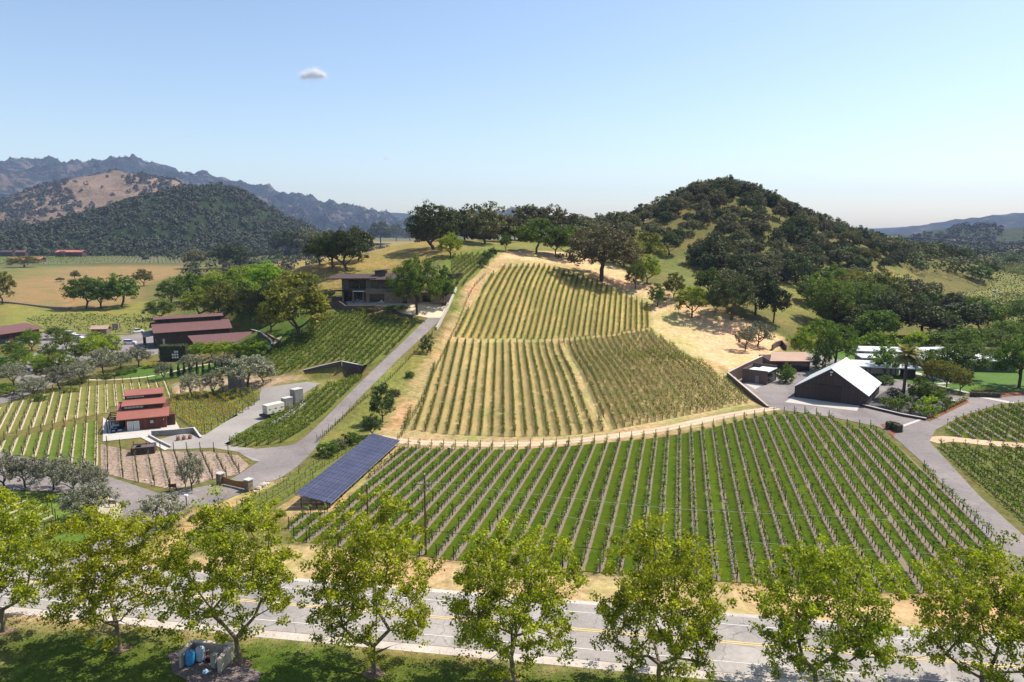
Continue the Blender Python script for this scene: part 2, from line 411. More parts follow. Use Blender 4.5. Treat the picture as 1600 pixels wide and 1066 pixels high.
# ---------------------------------------------------------------- roads, drives and yards
def cracked(name, a, b_, scale, big, cs, amt):
    "asphalt with fine mottling, broad stains, patched cells and hairline cracks"
    m, nt, b = newmat(name); p = pos(nt); f = noise(nt, p, scale, 5, 0.7); g = noise(nt, p, big, 4, 0.6, 0.5)
    col = mixc(nt, 1.0, ramp(nt, f, [(0.3, a), (0.7, b_)]), ramp(nt, g, [(0.3, (0.80,0.80,0.82)), (0.7, (1.18,1.16,1.13))]), 'MULTIPLY')
    mp = N(nt, 'ShaderNodeVectorMath', operation='ADD'); ns = N(nt, 'ShaderNodeTexNoise'); ns.inputs['Scale'].default_value = 0.8; nt.links.new(p, ns.inputs['Vector']); nt.links.new(p, mp.inputs[0]); nt.links.new(ns.outputs['Color'], mp.inputs[1])
    v = N(nt, 'ShaderNodeTexVoronoi', feature='DISTANCE_TO_EDGE'); v.inputs['Scale'].default_value = cs; nt.links.new(mp.outputs[0], v.inputs['Vector'])
    k = N(nt, 'ShaderNodeMapRange'); nt.links.new(v.outputs['Distance'], k.inputs[0]); k.inputs[1].default_value = 0.012; k.inputs[2].default_value = 0.0; k.inputs[3].default_value = 0; k.inputs[4].default_value = amt
    v2 = N(nt, 'ShaderNodeTexVoronoi'); v2.inputs['Scale'].default_value = cs*.7; nt.links.new(p, v2.inputs['Vector']); sep = N(nt, 'ShaderNodeSeparateXYZ'); nt.links.new(v2.outputs['Color'], sep.inputs[0])
    col = mixc(nt, 1.0, col, ramp(nt, sep.outputs[0], [(0.0, (0.9,)*3), (1.0, (1.1,)*3)]), 'MULTIPLY')
    nt.links.new(mixc(nt, k.outputs[0], col, (0.06,0.055,0.05)), b.inputs['Base Color']); b.inputs['Roughness'].default_value = 0.9; bump(nt, b, f, 0.2, 0.05); return m
asph = cracked('asphalt', (0.19,0.163,0.15), (0.265,0.23,0.212), 1.5, 0.10, 0.16, 0.45)
asph_road = cracked('highway_asphalt', (0.28,0.25,0.225), (0.37,0.335,0.305), 2.0, 0.12, 0.22, 0.6)
shoulder_m = mottled('road_shoulder', (0.42,0.36,0.30), (0.56,0.48,0.41), 2.5, 0.92, 0.15, 0.15, 0.2)
gravel = mottled('pale_gravel', (0.25,0.22,0.195), (0.36,0.32,0.285), 4, 0.95, 0.15, 0.12, 0.3)
concrete = mottled('pale_concrete', (0.42,0.38,0.33), (0.54,0.49,0.43), 2, 0.85, 0.2, 0.08, 0.1)
lawn_m = mottled('mown_lawn', (0.045,0.105,0.008), (0.095,0.165,0.018), 1.2, 0.9, 0.1, 0.15, 0.4)
dirt_m = mottled('packed_dirt', (0.42,0.29,0.17), (0.60,0.43,0.28), 1.5, 0.95, 0.1, 0.15, 0.4)
sand_m = mottled('tan_gravel_court', (0.55,0.42,0.27), (0.72,0.57,0.39), 3, 0.9, 0.1, 0.08, 0.1)
mulch_m = mottled('red_mulch', (0.16,0.05,0.025), (0.28,0.10,0.05), 4, 0.95, 0.3, 0.15, 0.3)
white_line = solid('white_road_paint', (0.60,0.58,0.54), 0.7, 0, 0.12, 4)
yellow_line = solid('yellow_road_paint', (0.72,0.50,0.16), 0.7, 0, 0.12, 4)
def rl(x, off): return (x, 73.4-0.1555*x+off)
def rstrip(name, o0, o1, mat, dz, x0=-330, x1=300, step=4.0, **k):
    return sheet(name, [rl(x0, o0), rl(x1, o0), rl(x1, o1), rl(x0, o1)], mat, dz, step, **k)
rstrip('road_shoulder', -6.9, 6.3, shoulder_m, 0.02)
rstrip('road', -5.5, 5.5, asph_road, 0.05)
rstrip('road_edge_line', -3.70, -3.57, white_line, 0.07); rstrip('road_edge_line', 3.57, 3.70, white_line, 0.07)
rstrip('road_centre_line', 0.10, 0.24, yellow_line, 0.07); rstrip('road_centre_line', -0.24, -0.10, yellow_line, 0.07)
W2 = lambda pts: [(p.x, p.y) for p in ats(pts)]
# right drive, yard
sheet('driveway', W2([(1200,638),(1150,596),(1148,588),(1175,573),(1205,560),(1262,552),(1330,566),(1400,560),(1430,600),(1500,620),(1600,612),(1600,629),(1560,632),(1500,652),(1462,672),(1452,690),(1475,715),(1530,775),(1600,838),
                     (1640,880),(1600,905),(1560,862),(1500,790),(1440,722),(1405,690),(1375,668),(1300,652)]), asph, 0.06, 2.5)
sheet('concrete_apron', W2([(1226,629),(1240,620),(1345,631),(1339,643)]), concrete, 0.10, 3)
sheet('concrete_apron', W2([(1163,600),(1176,597),(1196,600),(1180,609)]), concrete, 0.10, 3)
sheet('lawn', W2([(1390,590),(1420,578),(1600,575),(1640,580),(1640,605),(1600,612),(1520,614),(1480,608),(1440,604)]), lawn_m, 0.09, 3)
sheet('lawn', W2([(1250,560),(1262,548),(1345,545),(1400,560),(1420,578),(1300,578)]), lawn_m, 0.03, 3)
sheet('path', W2([(1425,580),(1492,599),(1455,603),(1452,601),(1478,598),(1422,583)]), concrete, 0.13, 2)
# hill drive
hill_drive = [(300,790),(352,768),(400,745),(432,722),(470,700),(512,662),(560,612),(600,573),(640,535),(668,508),(688,492)]
ctr = W2(hill_drive)
def dwid(t): return 3.6 if t > 0.45 else 3.6+3.0*math.sin(min(1, t/0.45)*math.pi)+(1.2*(1-t/.45))
sheet('driveway', ribbon_poly(ctr, dwid), asph, 0.06, 1.8)
sheet('courtyard', W2([(596,486),(640,474),(700,472),(702,480),(688,497),(668,497),(640,492)]), sand_m, 0.10, 2)
sheet('driveway', W2([(372,705),(420,700),(462,694),(492,674),(508,672),(490,704),(462,731),(428,752),(402,748),(414,732),(405,719),(385,712)]), asph, 0.075, 1.5, smooth=3)
# lower left drives
sheet('driveway', W2([(0,708),(40,716),(100,728),(160,742),(250,772),(302,764),(352,752),(372,762),(330,782),(300,792),(272,808),(240,838),(160,880),(90,880),(150,850),(185,820),(190,795),(172,775),(120,770),(60,768),(0,765)]), asph, 0.08, 2.0)
sheet('gravel_turnout', W2([(168,776),(186,786),(192,800),(182,812),(160,812),(150,795)]), mottled('sand_gravel', (0.33,0.29,0.19), (0.42,0.37,0.26), 4, 0.95), 0.11, 1.5)
sheet('gravel_drive', W2([(235,690),(285,678),(320,680),(345,664),(380,640),(405,618),(410,606),(440,602),(480,597),(500,600),(480,612),(455,628),(425,650),(400,662),(370,680),(356,696),(385,700),(420,704),(425,724),(395,720),(370,706),(330,700),(290,702),(258,703)]), gravel, 0.05, 2.0)
sheet('access_road', ribbon_poly(W2([(-60,640),(0,626),(60,603),(110,585),(160,568),(205,556),(232,548)]), 6.5), asph, 0.05, 2.5)
sheet('parking_lot', W2([(20,590),(60,545),(60,520),(180,510),(240,525),(255,552),(200,562),(110,585),(40,612)]), asph, 0.03, 3)
sheet('lawn', W2([(172,588),(190,578),(250,568),(300,572),(420,560),(400,575),(330,583),(260,594)]), lawn_m, 0.05, 2.5)
sheet('path', ribbon_poly(W2([(138,594),(175,594),(215,591),(262,583),(300,574),(360,564),(400,558),(425,540),(437,527)]), 1.6), mottled('path_gravel', (0.5,0.40,0.26), (0.62,0.52,0.36), 3), 0.09, 1.5)
# dirt track round the hill
sheet('dirt_track', ribbon_poly(W2([(592,683),(640,691),(720,694),(800,695),(880,691),(960,682),(1040,670),(1110,655),(1170,644),(1215,638)]), 3.4), dirt_m, 0.05, 1.8)
tk_c = W2([(592,683),(640,691),(720,694),(800,695),(880,691),(960,682),(1040,670),(1110,655),(1170,644),(1215,638)])
def off_c(pts, o_):
    P = catmull(pts, 4); out = []
    for i, p in enumerate(P):
        d = (P[min(i+1, len(P)-1)]-P[max(i-1, 0)]).normalized(); out.append(p+Vector((d.y, -d.x))*o_)
    return out[::4]
rut_m = mottled('wheel_rut', (0.50,0.37,0.25), (0.68,0.52,0.37), 2.5, 0.95, 0.3, 0.2, 0.3)
for o_ in (-.8, .8): sheet('wheel_track', ribbon_poly(off_c(tk_c, o_), 0.55), rut_m, 0.075, 1.5)
sheet('dirt_track', ribbon_poly(W2([(1455,690),(1480,686),(1540,692),(1600,697),(1660,702)]), 4.0), dirt_m, 0.03, 2.0)
# ---------------------------------------------------------------- vineyards
ONES = ['zeroth','first','second','third','fourth','fifth','sixth','seventh','eighth','ninth','tenth','eleventh','twelfth','thirteenth','fourteenth','fifteenth','sixteenth','seventeenth','eighteenth','nineteenth']
TENS = {2:'twenty',3:'thirty',4:'forty',5:'fifty',6:'sixty'}
TENTH = {2:'twentieth',3:'thirtieth',4:'fortieth',5:'fiftieth',6:'sixtieth'}
def nth(n):
    if n < 20: return ONES[n]
    return TENTH[n//10] if n % 10 == 0 else TENS[n//10]+'-'+ONES[n % 10]
trunk_m = mottled('vine_trunk_bark', (0.035,0.022,0.018), (0.075,0.05,0.04), 8, 0.9)
post_m = mottled('vineyard_post_wood', (0.03,0.022,0.02), (0.07,0.05,0.04), 5, 0.85)
wire_m = solid('vineyard_wire', (0.12,0.11,0.10), 0.5, 0.5)
leaf_green = leafmat('vine_leaf_green', (0.09,0.15,0.008), (0.28,0.36,0.03), 0.35, 0.03)
leaf_yel = leafmat('vine_leaf_yellow_green', (0.08,0.105,0.006), (0.28,0.285,0.028), 0.3, 0.03)
leaf_side = leafmat('vine_leaf_lush', (0.07,0.11,0.008), (0.24,0.29,0.03), 0.3, 0.03)
leaf_orange = leafmat('vine_leaf_orange', (0.20,0.20,0.03), (0.75,0.33,0.04), 0.3, 0.05)
rs = np.random.default_rng(11)
def leaf_quads(C, size, r, up=0.35, elong=1.0):
    "C (n,3) centres -> quad verts with random orientation"
    n = len(C); nrm = r.normal(0, 1, (n, 3)); nrm[:, 2] = np.abs(nrm[:, 2])+up; nrm /= np.linalg.norm(nrm, axis=1)[:, None]
    t = np.cross(nrm, r.normal(0, 1, (n, 3))); t /= np.linalg.norm(t, axis=1)[:, None]; bb = np.cross(nrm, t)
    s = (np.asarray(size)*r.uniform(0.65, 1.25, n))[:, None]/2
    a = t*s*elong; c_ = bb*s*0.85
    V = np.stack([C-a, C-c_*r.uniform(0.8, 1.1, (n, 1)), C+a, C+c_], 1).reshape(-1, 3)
    return V, np.arange(4*n).reshape(n, 4)
def tubeq(P, rad, n=4):
    V, F = [], []
    P = [np.array(p, float) for p in P]
    for i, p in enumerate(P):
        d = P[min(i+1, len(P)-1)]-P[max(i-1, 0)]; d /= np.linalg.norm(d)+1e-9
        u = np.cross(d, (0.13, 0.97, 0.21)); u /= np.linalg.norm(u)+1e-9; v = np.cross(d, u)
        for k in range(n):
            a = 2*math.pi*k/n; V.append(p+(u*math.cos(a)+v*math.sin(a))*rad[i])
    for i in range(len(P)-1):
        for k in range(n):
            a, b = i*n+k, i*n+(k+1) % n; F.append((a, b, b+n, a+n))
    return np.array(V), np.array(F)
def merge(parts):
    V, F, M = [], [], []; o = 0
    for v, f, mi in parts:
        V.append(v); F.append(f+o); M.append(np.full(len(f), mi)); o += len(v)
    return np.concatenate(V), np.concatenate(F), np.concatenate(M)
def vine_tmpl(seed, sp, nleaf, lsize, hi, lo=0.85, spread=0.22, tr=0.055):
    r = np.random.default_rng(seed); lean = r.uniform(-0.08, 0.08, 2)
    P = []
    v, f = tubeq([(0, 0, -0.2), (lean[0]*.4, lean[1]*.4, 0.4), (lean[0], lean[1], lo)], [tr*1.15, tr, tr*0.9]); P.append((v, f, 0))
    v, f = tubeq([(-sp*.46, 0, lo+.02), (-sp*.2, lean[1]*.6, lo+.05), (lean[0], lean[1], lo-.04), (sp*.2, lean[1]*.6, lo+.06), (sp*.46, 0, lo+.02)], [tr*.4, tr*.6, tr*.8, tr*.6, tr*.4]); P.append((v, f, 0))
    cx = r.uniform(-sp*.52, sp*.52, nleaf); cz = lo+0.05+(hi-lo)*r.beta(1.3, 1.6, nleaf); cy = r.normal(0, spread, nleaf)*(0.6+0.6*(cz-lo)/(hi-lo))
    v, f = leaf_quads(np.stack([cx, cy, cz], 1), lsize, r); P.append((v, f, 1))
    return merge(P)
def post_tmpl(h=1.95, r_=0.05, arms=True, armw=0.38):
    P = []
    v, f = tubeq([(0, 0, -0.3), (0, 0, h)], [r_, r_*0.95]); P.append((v, f, 0))
    P.append((np.array([(r_, r_, h), (-r_, r_, h), (-r_, -r_, h), (r_, -r_, h)])*[1, 1, 1], np.array([[0, 1, 2, 3]]), 0))
    if arms:
        for s in (-1, 1):
            v, f = tubeq([(0, 0, h-0.38), (0, s*armw, h-0.15)], [r_*.75, r_*.6]); P.append((v, f, 0))
    return merge(P)
post_arm_me = npmesh('post', *post_tmpl()); post_plain_me = npmesh('post', *post_tmpl(1.8, 0.045, False)); post_end_me = npmesh('post', *post_tmpl(2.0, 0.075, False))
post_armsmall_me = npmesh('post', *post_tmpl(1.9, 0.045, True, 0.25))
for me_ in (post_arm_me, post_plain_me, post_end_me, post_armsmall_me): me_.materials.append(post_m)
def clip_rows(poly, d, spacing, anchor=None):
    "lines along d inside polygon -> list of (p0, p1) ordered across the rows"
    d = Vector(d).normalized(); n = Vector((d.y, -d.x)); a0 = Vector(anchor[:2]) if anchor is not None else Vector((0, 0))
    offs = [(Vector(p[:2])-a0).dot(n) for p in poly]; rows = []
    k = math.ceil(min(offs)/spacing)
    while k*spacing < max(offs):
        o = a0+n*(k*spacing); ts = []; L = len(poly)
        for i in range(L):
            a, b = Vector(poly[i][:2]), Vector(poly[(i+1) % L][:2]); da, db = (a-o).dot(n), (b-o).dot(n)
            if (da > 0) != (db > 0): q = a.lerp(b, da/(da-db)); ts.append((q-o).dot(d))
        ts.sort()
        for i in range(0, len(ts)-1, 2):
            if ts[i+1]-ts[i] > 3.5: rows.append((o+d*ts[i], o+d*ts[i+1]))
        k += 1
    return rows
def copyobj(o, parent=None, loc=None):
    q = o.copy(); COL.objects.link(q)
    if parent is not None: q.parent = parent
    if loc is not None: q.location = loc
    return q
ROWMESH = {}
def vine_block(poly, d, spacing, style, label, group, anchor=None, detail='vines', post_every=4.8, post_me=None, end_me=None, skip=0.05):
    """label: a function of the row number"""
    rows = clip_rows(poly, d, spacing, anchor); r = random.Random(len(poly)*7+len(rows))
    T = style['tmpl']; sp = style['sp']; mats = style['mats']; ang = math.atan2(d[1], d[0]); num = 0
    for (a, b) in rows:
        num += 1; L = (b-a).length; dd = (b-a)/L
        n = max(2, int(L/sp)); S = [(i+0.5)*L/n for i in range(n)]
        npst = max(1, round(L/post_every)); PS = [i*L/npst for i in range(npst+1)]
        base = H(a.x, a.y); root = empty('vine_row', (a.x, a.y, base), ang)
        tag(root, label(num, len(rows)), 'vine row', group)
        hs = height(np.array([a.x+dd.x*s for s in S]), np.array([a.y+dd.y*s for s in S]))-base
        hp = height(np.array([a.x+dd.x*s for s in PS]), np.array([a.y+dd.y*s for s in PS]))-base
        if detail == 'vines':
            for s, h in zip(S, hs):
                if r.random() < skip: continue
                o = bpy.data.objects.new('grapevine', r.choice(style['meshes'])); COL.objects.link(o); o.parent = root
                o.location = (s, r.uniform(-.04, .04), h); o.rotation_euler = (0, 0, r.choice((0, math.pi))+r.uniform(-.06, .06)); k = r.uniform(0.88, 1.12); o.scale = (1, k, k)
        else:
            Vs, Fs, Ms = [], [], []; off = 0
            for s, h in zip(S, hs):
                if r.random() < skip: continue
                v, f, mi = T[r.randrange(len(T))]; q = v*np.array([r.choice((-1, 1)), 1, r.uniform(.7, 1.2)])+np.array([s, 0, h])
                Vs.append(q); Fs.append(f+off); Ms.append(mi); off += len(v)
            if Vs:
                me = npmesh('grapevines', np.concatenate(Vs), np.concatenate(Fs), np.concatenate(Ms))
                link('grapevines', me, mats, root)
        last = len(PS)-1
        for i, (s, h) in enumerate(zip(PS, hp)):
            me = (end_me or post_me) if i in (0, last) else post_me
            o = bpy.data.objects.new('post', me); COL.objects.link(o); o.parent = root; o.location = (s, 0, h); o.rotation_euler = (r.uniform(-.03, .03), r.uniform(-.03, .03), 0)
        Pw = [(s, 0, h+1.0) for s, h in zip(PS, hp)]
        v, f = tubeq(Pw, [0.012]*len(Pw), 3) if False else tubeq(Pw, [0.012]*len(Pw), 4)
        link('trellis_wire', npmesh('trellis_wire', v, f), wire_m, root)
    return rows
def style(sp, nleaf, lsize, hi, mats, n=6, lo=0.85, spread=0.22, tr=0.055, seed=0):
    T = [vine_tmpl(seed+i, sp, nleaf, lsize, hi, lo, spread, tr) for i in range(n)]
    ms = []
    for t in T:
        me = npmesh('grapevine', *t)
        for m_ in mats: me.materials.append(m_)
        ms.append(me)
    return dict(tmpl=T, sp=sp, mats=mats, meshes=ms)
st_near = style(1.5, 26, 0.28, 1.55, [trunk_m, leaf_green], 8, 0.8, 0.2, 0.06, 100)
st_hill = style(1.55, 48, 0.28, 1.75, [trunk_m, leaf_yel], 8, 0.55, 0.2, 0.06, 200)
st_side = style(1.5, 66, 0.32, 1.6, [trunk_m, leaf_side], 6, 0.5, 0.33, 0.05, 300)
st_left = style(1.6, 14, 0.22, 1.4, [trunk_m, leaf_yel], 6, 0.75, 0.15, 0.05, 400)
st_rock = style(1.3, 9, 0.18, 1.4, [trunk_m, leaf_green], 5, 0.7, 0.12, 0.07, 500)
st_orange = style(1.4, 34, 0.26, 1.5, [trunk_m, leaf_orange], 6, 0.6, 0.25, 0.05, 600)

# striped floors: grass (or dry grass) alleys and bare or shade-darkened strips under the vines; u runs across the rows
def floor_mat(name, g1, g2, s1, s2, half=0.2, soft=0.05, tracks=0.0, mow=0.0):
    m, nt, b = newmat(name); p = pos(nt); uv = N(nt, 'ShaderNodeUVMap'); sx = N(nt, 'ShaderNodeSeparateXYZ'); nt.links.new(uv.outputs[0], sx.inputs[0])
    u = sx.outputs[0]; wob = mth(nt, 'MULTIPLY', mth(nt, 'SUBTRACT', noise(nt, p, 1.2, 4, 0.7), 0.5), 0.16)
    t = mth(nt, 'ABSOLUTE', mth(nt, 'SUBTRACT', mth(nt, 'FRACT', mth(nt, 'ADD', mth(nt, 'ADD', u, 0.5), wob)), 0.5))   # 0 under the vines
    k = N(nt, 'ShaderNodeMapRange'); nt.links.new(t, k.inputs[0]); k.inputs[1].default_value = half-soft; k.inputs[2].default_value = half+soft
    f1 = noise(nt, p, 3.5, 5, 0.75); f2 = noise(nt, p, 0.12, 4, 0.6); f3 = noise(nt, p, 0.8, 5, 0.65)
    ga = ramp(nt, f1, [(0.28, g1), (0.72, g2)]); sa = ramp(nt, f1, [(0.28, s1), (0.72, s2)])
    ga = mixc(nt, 1.0, ga, ramp(nt, f2, [(0.3, (0.78, 0.88, 0.8)), (0.7, (1.22, 1.08, 1.1))]), 'MULTIPLY')
    ga = mixc(nt, 1.0, ga, ramp(nt, f3, [(0.3, (0.86,)*3), (0.7, (1.14,)*3)]), 'MULTIPLY')
    if mow:
        wv = mth(nt, 'FLOOR', u); hsh = mth(nt, 'FRACT', mth(nt, 'MULTIPLY', mth(nt, 'SINE', mth(nt, 'MULTIPLY', wv, 12.9898)), 43758.5))
        ga = mixc(nt, 1.0, ga, ramp(nt, hsh, [(0.0, (1-mow,)*3), (1.0, (1+mow,)*3)]), 'MULTIPLY')
    if tracks:
        tt = mth(nt, 'ABSOLUTE', mth(nt, 'SUBTRACT', t, 0.34)); kk = N(nt, 'ShaderNodeMapRange'); nt.links.new(tt, kk.inputs[0]); kk.inputs[1].default_value = 0.06; kk.inputs[2].default_value = 0.02
        ga = mixc(nt, mth(nt, 'MULTIPLY', kk.outputs[0], tracks), ga, s2)
    nt.links.new(mixc(nt, k.outputs[0], sa, ga), b.inputs['Base Color']); b.inputs['Roughness'].default_value = 0.95; b.inputs['Specular IOR Level'].default_value = 0.1
    bump(nt, b, f1, 0.7, 0.2)
    return m
fl_green = floor_mat('green_alley_floor', (0.040,0.070,0.001), (0.088,0.128,0.003), (0.155,0.118,0.085), (0.30,0.235,0.175), 0.185, 0.03, 0.0, 0.13)
fl_hill = floor_mat('dry_alley_floor', (0.26,0.20,0.072), (0.47,0.36,0.155), (0.15,0.105,0.045), (0.30,0.22,0.10), 0.13, 0.06, 0.25, 0.12)  # strip under the vines coloured darker to deepen the rows' shadow
fl_hill2 = floor_mat('straw_alley_floor', (0.25,0.20,0.055), (0.50,0.39,0.15), (0.14,0.115,0.03), (0.26,0.21,0.07), 0.2, 0.05, 0.2, 0.16)  # same here: row shade painted into the darker strip colour
fl_side = floor_mat('grassy_alley_floor', (0.09,0.12,0.015), (0.19,0.21,0.04), (0.10,0.11,0.03), (0.20,0.18,0.07), 0.2, 0.05)
fl_left = floor_mat('left_alley_floor', (0.13,0.14,0.03), (0.25,0.235,0.07), (0.42,0.33,0.20), (0.62,0.52,0.36), 0.14, 0.03, 0, 0.1)
fl_leftg = floor_mat('left_green_alley_floor', (0.075,0.115,0.012), (0.16,0.20,0.035), (0.36,0.28,0.17), (0.58,0.48,0.33), 0.14, 0.03, 0, 0.1)
rocky = mottled('rocky_soil', (0.13,0.085,0.06), (0.46,0.34,0.25), 1.7, 0.95, 0.15, 0.15, 0.7)

def W(pts): return [(p.x, p.y) for p in ats(pts)]
def direction(a, b):
    A, B = at(*a), at(*b); d = Vector((B.x-A.x, B.y-A.y)); d.normalize()
    return d if d.y > 0 else -d
DG = Vector((266, 1114)).normalized()           # rows of the green block
# 1 the bright green block
Pg = W([(628,699),(700,702),(800,703),(880,698),(960,691),(1040,683),(1100,672),(1160,657),(1210,648),(1262,647),(1302,655),(1330,672),(1352,668),(1368,672),(1405,700),(1450,742),(1520,808),(1566,858)])
Pg += W([(1560,890),(1500,918),(1430,929),(1175,912),(910,893),(713,876),(545,856),(462,846),(448,822),(470,802),(520,800),(575,750)])
anc = at(1079.5, 682.5)
sheet('vineyard_grass', Pg, fl_green, 0.045, 1.6, uvdir=DG, uvs=2.44)
# shift the floor pattern so the bare strips lie under the rows
def align_uv(o, d, anchor, s):
    d = Vector(d).normalized(); off = (anchor[0]*d.y-anchor[1]*d.x)/s
    uv = o.data.uv_layers[0].data; a = np.zeros(len(uv)*2, np.float32); uv.foreach_get('uv', a); a[0::2] -= off; uv.foreach_set('uv', a)
align_uv(bpy.data.objects['vineyard_grass'], DG, anc, 2.44)
vine_block(Pg, DG, 2.44, st_near, lambda n, N_: f'{nth(n)} vine row from the solar array side in the bright green vineyard', 'vine rows in the bright green vineyard', anc, 'vines', 4.7, post_arm_me, post_end_me)
def block(name, poly, d, s, floor, st, label, group, detail='merged', pe=5.5, pm=None, em=None, anchor=None, dz=0.05, step=2.0):
    o = sheet(name, poly, floor, dz, step, uvdir=d, uvs=s)
    a_ = anchor or (0.0, 0.0)
    if floor.name.endswith('floor'): align_uv(o, d, a_, s)
    return vine_block(poly, d, s, st, label, group, Vector((a_[0], a_[1])), detail, pe, pm or post_plain_me, em)
# 2 upper hill block
DU = direction((711.4,526.8), (768.4,420.5))
block('vineyard_soil', W([(782,419),(820,416),(855,418),(905,431),(950,449),(1018,478),(1015,512),(960,522),(900,527),(800,528),(710,527),(728,492),(745,462)]), DU, 2.1, fl_hill2, st_hill,
      lambda n, N_: f'{nth(n)} vine row from the left in the upper hilltop vineyard', 'vine rows on the upper hilltop', pm=post_plain_me)
# 3 lower hill blocks
DL = Vector((-0.013, 1)).normalized()
block('vineyard_soil', W([(703,534),(800,534),(872,533),(893,575),(905,612),(934,655),(944,674),(880,681),(800,683),(700,679),(626,669),(650,632),(675,580)]), DL, 2.44, fl_hill, st_hill,
      lambda n, N_: f'{nth(n)} vine row from the left in the wide-spaced lower hill vineyard', 'wide-spaced vine rows on the lower hill', pm=post_plain_me)
block('vineyard_soil', W([(880,533),(960,525),(1014,516),(1060,545),(1100,572),(1140,600),(1176,628),(1110,642),(1030,658),(955,672),(940,648),(915,610),(905,575)]), DL, 1.95, fl_hill, st_hill,
      lambda n, N_: f'{nth(n)} vine row from the left in the dense right-hand hill vineyard', 'dense vine rows on the right of the hill', pm=post_plain_me)
# 4 right-hand blocks beside the drive
block('vineyard_grass', W([(1476,668),(1520,652),(1560,641),(1700,620),(1720,690),(1600,690),(1540,688),(1480,680)]), DG, 2.6, fl_green, st_side,
      lambda n, N_: f'{nth(n)} leafy vine row from the left in the block above the dirt strip', 'leafy vine rows right of the drive', pm=post_armsmall_me, detail='merged')
block('vineyard_grass', W([(1456,698),(1540,702),(1720,712),(1720,860),(1620,835),(1540,768),(1480,716)]), DG, 2.3, fl_side, st_side,
      lambda n, N_: f'{nth(n)} vine row from the drive in the block below the dirt strip', 'vine rows right of the drive below the dirt strip', pm=post_armsmall_me, detail='merged')
# 5 beside and below the house
DS = direction((560,610), (640,533))
block('vineyard_grass', W([(405,570),(425,545),(470,520),(500,497),(560,490),(600,497),(640,503),(662,506),(628,535),(590,566),(566,572),(530,563),(470,576),(440,585),(410,590)]), DS, 1.9, fl_side, st_side,
      lambda n, N_: f'{nth(n)} vine row in the green slope vineyard below the stone house', 'vine rows on the slope below the stone house')
block('vineyard_grass', W([(350,694),(395,672),(436,652),(480,624),(520,603),(560,590),(566,596),(520,640),(480,672),(455,690),(420,695),(380,699)]), DS, 1.9, fl_side, st_side,
      lambda n, N_: f'{nth(n)} vine row in the strip between gravel drive and hill drive', 'vine rows in the strip beside the gravel drive', em=post_end_me)
DB = direction((400,774), (520,705))
block('vineyard_grass', W([(282,842),(330,812),(392,778),(440,752),(490,722),(530,700),(562,694),(500,745),(452,782),(420,800),(360,835),(320,862)]), DB, 2.3, fl_side, st_left,
      lambda n, N_: f'{nth(n)} vine row in the strip between hill drive and solar array', 'vine rows left of the solar array', 'vines', em=post_end_me)
dr = ctr
def offline(pts, off):
    P = catmull(pts, 4); out = []
    for i, p in enumerate(P):
        d = (P[min(i+1, len(P)-1)]-P[max(i-1, 0)]).normalized(); out.append(p+Vector((d.y, -d.x))*off)
    return out
# one row of young vines along the right edge of the hill drive
def curved_row(path, st, label, pe=4.0, group=None, pm=None):
    P = [Vector((p[0], p[1])) for p in path]; a = P[0]; base = H(a.x, a.y); root = empty('vine_row', (a.x, a.y, base)); tag(root, label, 'vine row', group)
    acc = 0; nxt = 0; nxp = 0; Vs, Fs, Ms = [], [], []; off = 0; r = random.Random(5); wp = []
    for i in range(len(P)-1):
        d = P[i+1]-P[i]; L = d.length; an = math.atan2(d.y, d.x); ca_, sa_ = math.cos(an), math.sin(an)
        while nxt < acc+L:
            q = P[i]+d*((nxt-acc)/L); h = H(q.x, q.y)-base; o = bpy.data.objects.new('grapevine', r.choice(st['meshes'])); COL.objects.link(o); o.parent = root
            o.location = (q.x-a.x, q.y-a.y, h); o.rotation_euler = (0, 0, an); nxt += st['sp']
        while nxp < acc+L:
            q = P[i]+d*((nxp-acc)/L); o = bpy.data.objects.new('post', pm or post_plain_me); COL.objects.link(o); o.parent = root; o.location = (q.x-a.x, q.y-a.y, H(q.x, q.y)-base); nxp += pe
        acc += L
curved_row(offline(W([(494,692),(520,668),(560,632),(600,600),(640,560),(676,520)]), 0.2), st_rock, 'single row of young vines along the right edge of the hill drive')
curved_row(W([(622,690),(650,645),(690,560),(706,526),(730,470),(758,432)]), st_left, 'single vine row along the left edge of the tan hillside track')
# 6 left valley blocks
DV = Vector((math.sin(R(-30)), math.cos(R(-30))))
block('vineyard_grass', W([(-60,668),(0,637),(50,618),(110,607),(160,601),(230,596),(262,595),(270,610),(262,628),(170,636),(166,645),(100,658),(0,680),(-60,700)]), DV, 2.1, fl_left, st_left,
      lambda n, N_: f'{nth(n)} vine row from the left in the pale striped vineyard behind the red cottage', 'pale striped vine rows behind the red cottage', 'vines', em=post_end_me, pe=6)
block('vineyard_grass', W([(-60,708),(0,690),(60,677),(110,666),(152,657),(153,690),(155,733),(100,724),(40,712),(-60,712)]), DV, 2.1, fl_leftg, st_left,
      lambda n, N_: f'{nth(n)} vine row from the left in the green striped vineyard beside the cottage', 'green striped vine rows left of the red cottage', 'vines', em=post_end_me, pe=6)
block('rocky_ground', W([(157,694),(200,704),(262,706),(330,706),(372,712),(390,728),(372,742),(330,750),(290,762),(262,764),(200,750),(158,738)]), DV, 2.3, rocky, st_rock,
      lambda n, N_: f'{nth(n)} vine row from the left in the stony plot below the cottage', 'sparse vine rows in the stony plot', 'vines', em=post_end_me, pe=5)
DO = direction((266,642), (317,678))
block('vineyard_grass', W([(268,618),(300,612),(345,612),(400,612),(407,624),(395,636),(360,655),(318,680),(290,662),(265,640)]), DO, 2.1, fl_side, st_orange,
      lambda n, N_: f'{nth(n)} orange tinged vine row in the plot right of the cottage', 'orange tinged vine rows right of the cottage', em=post_end_me)
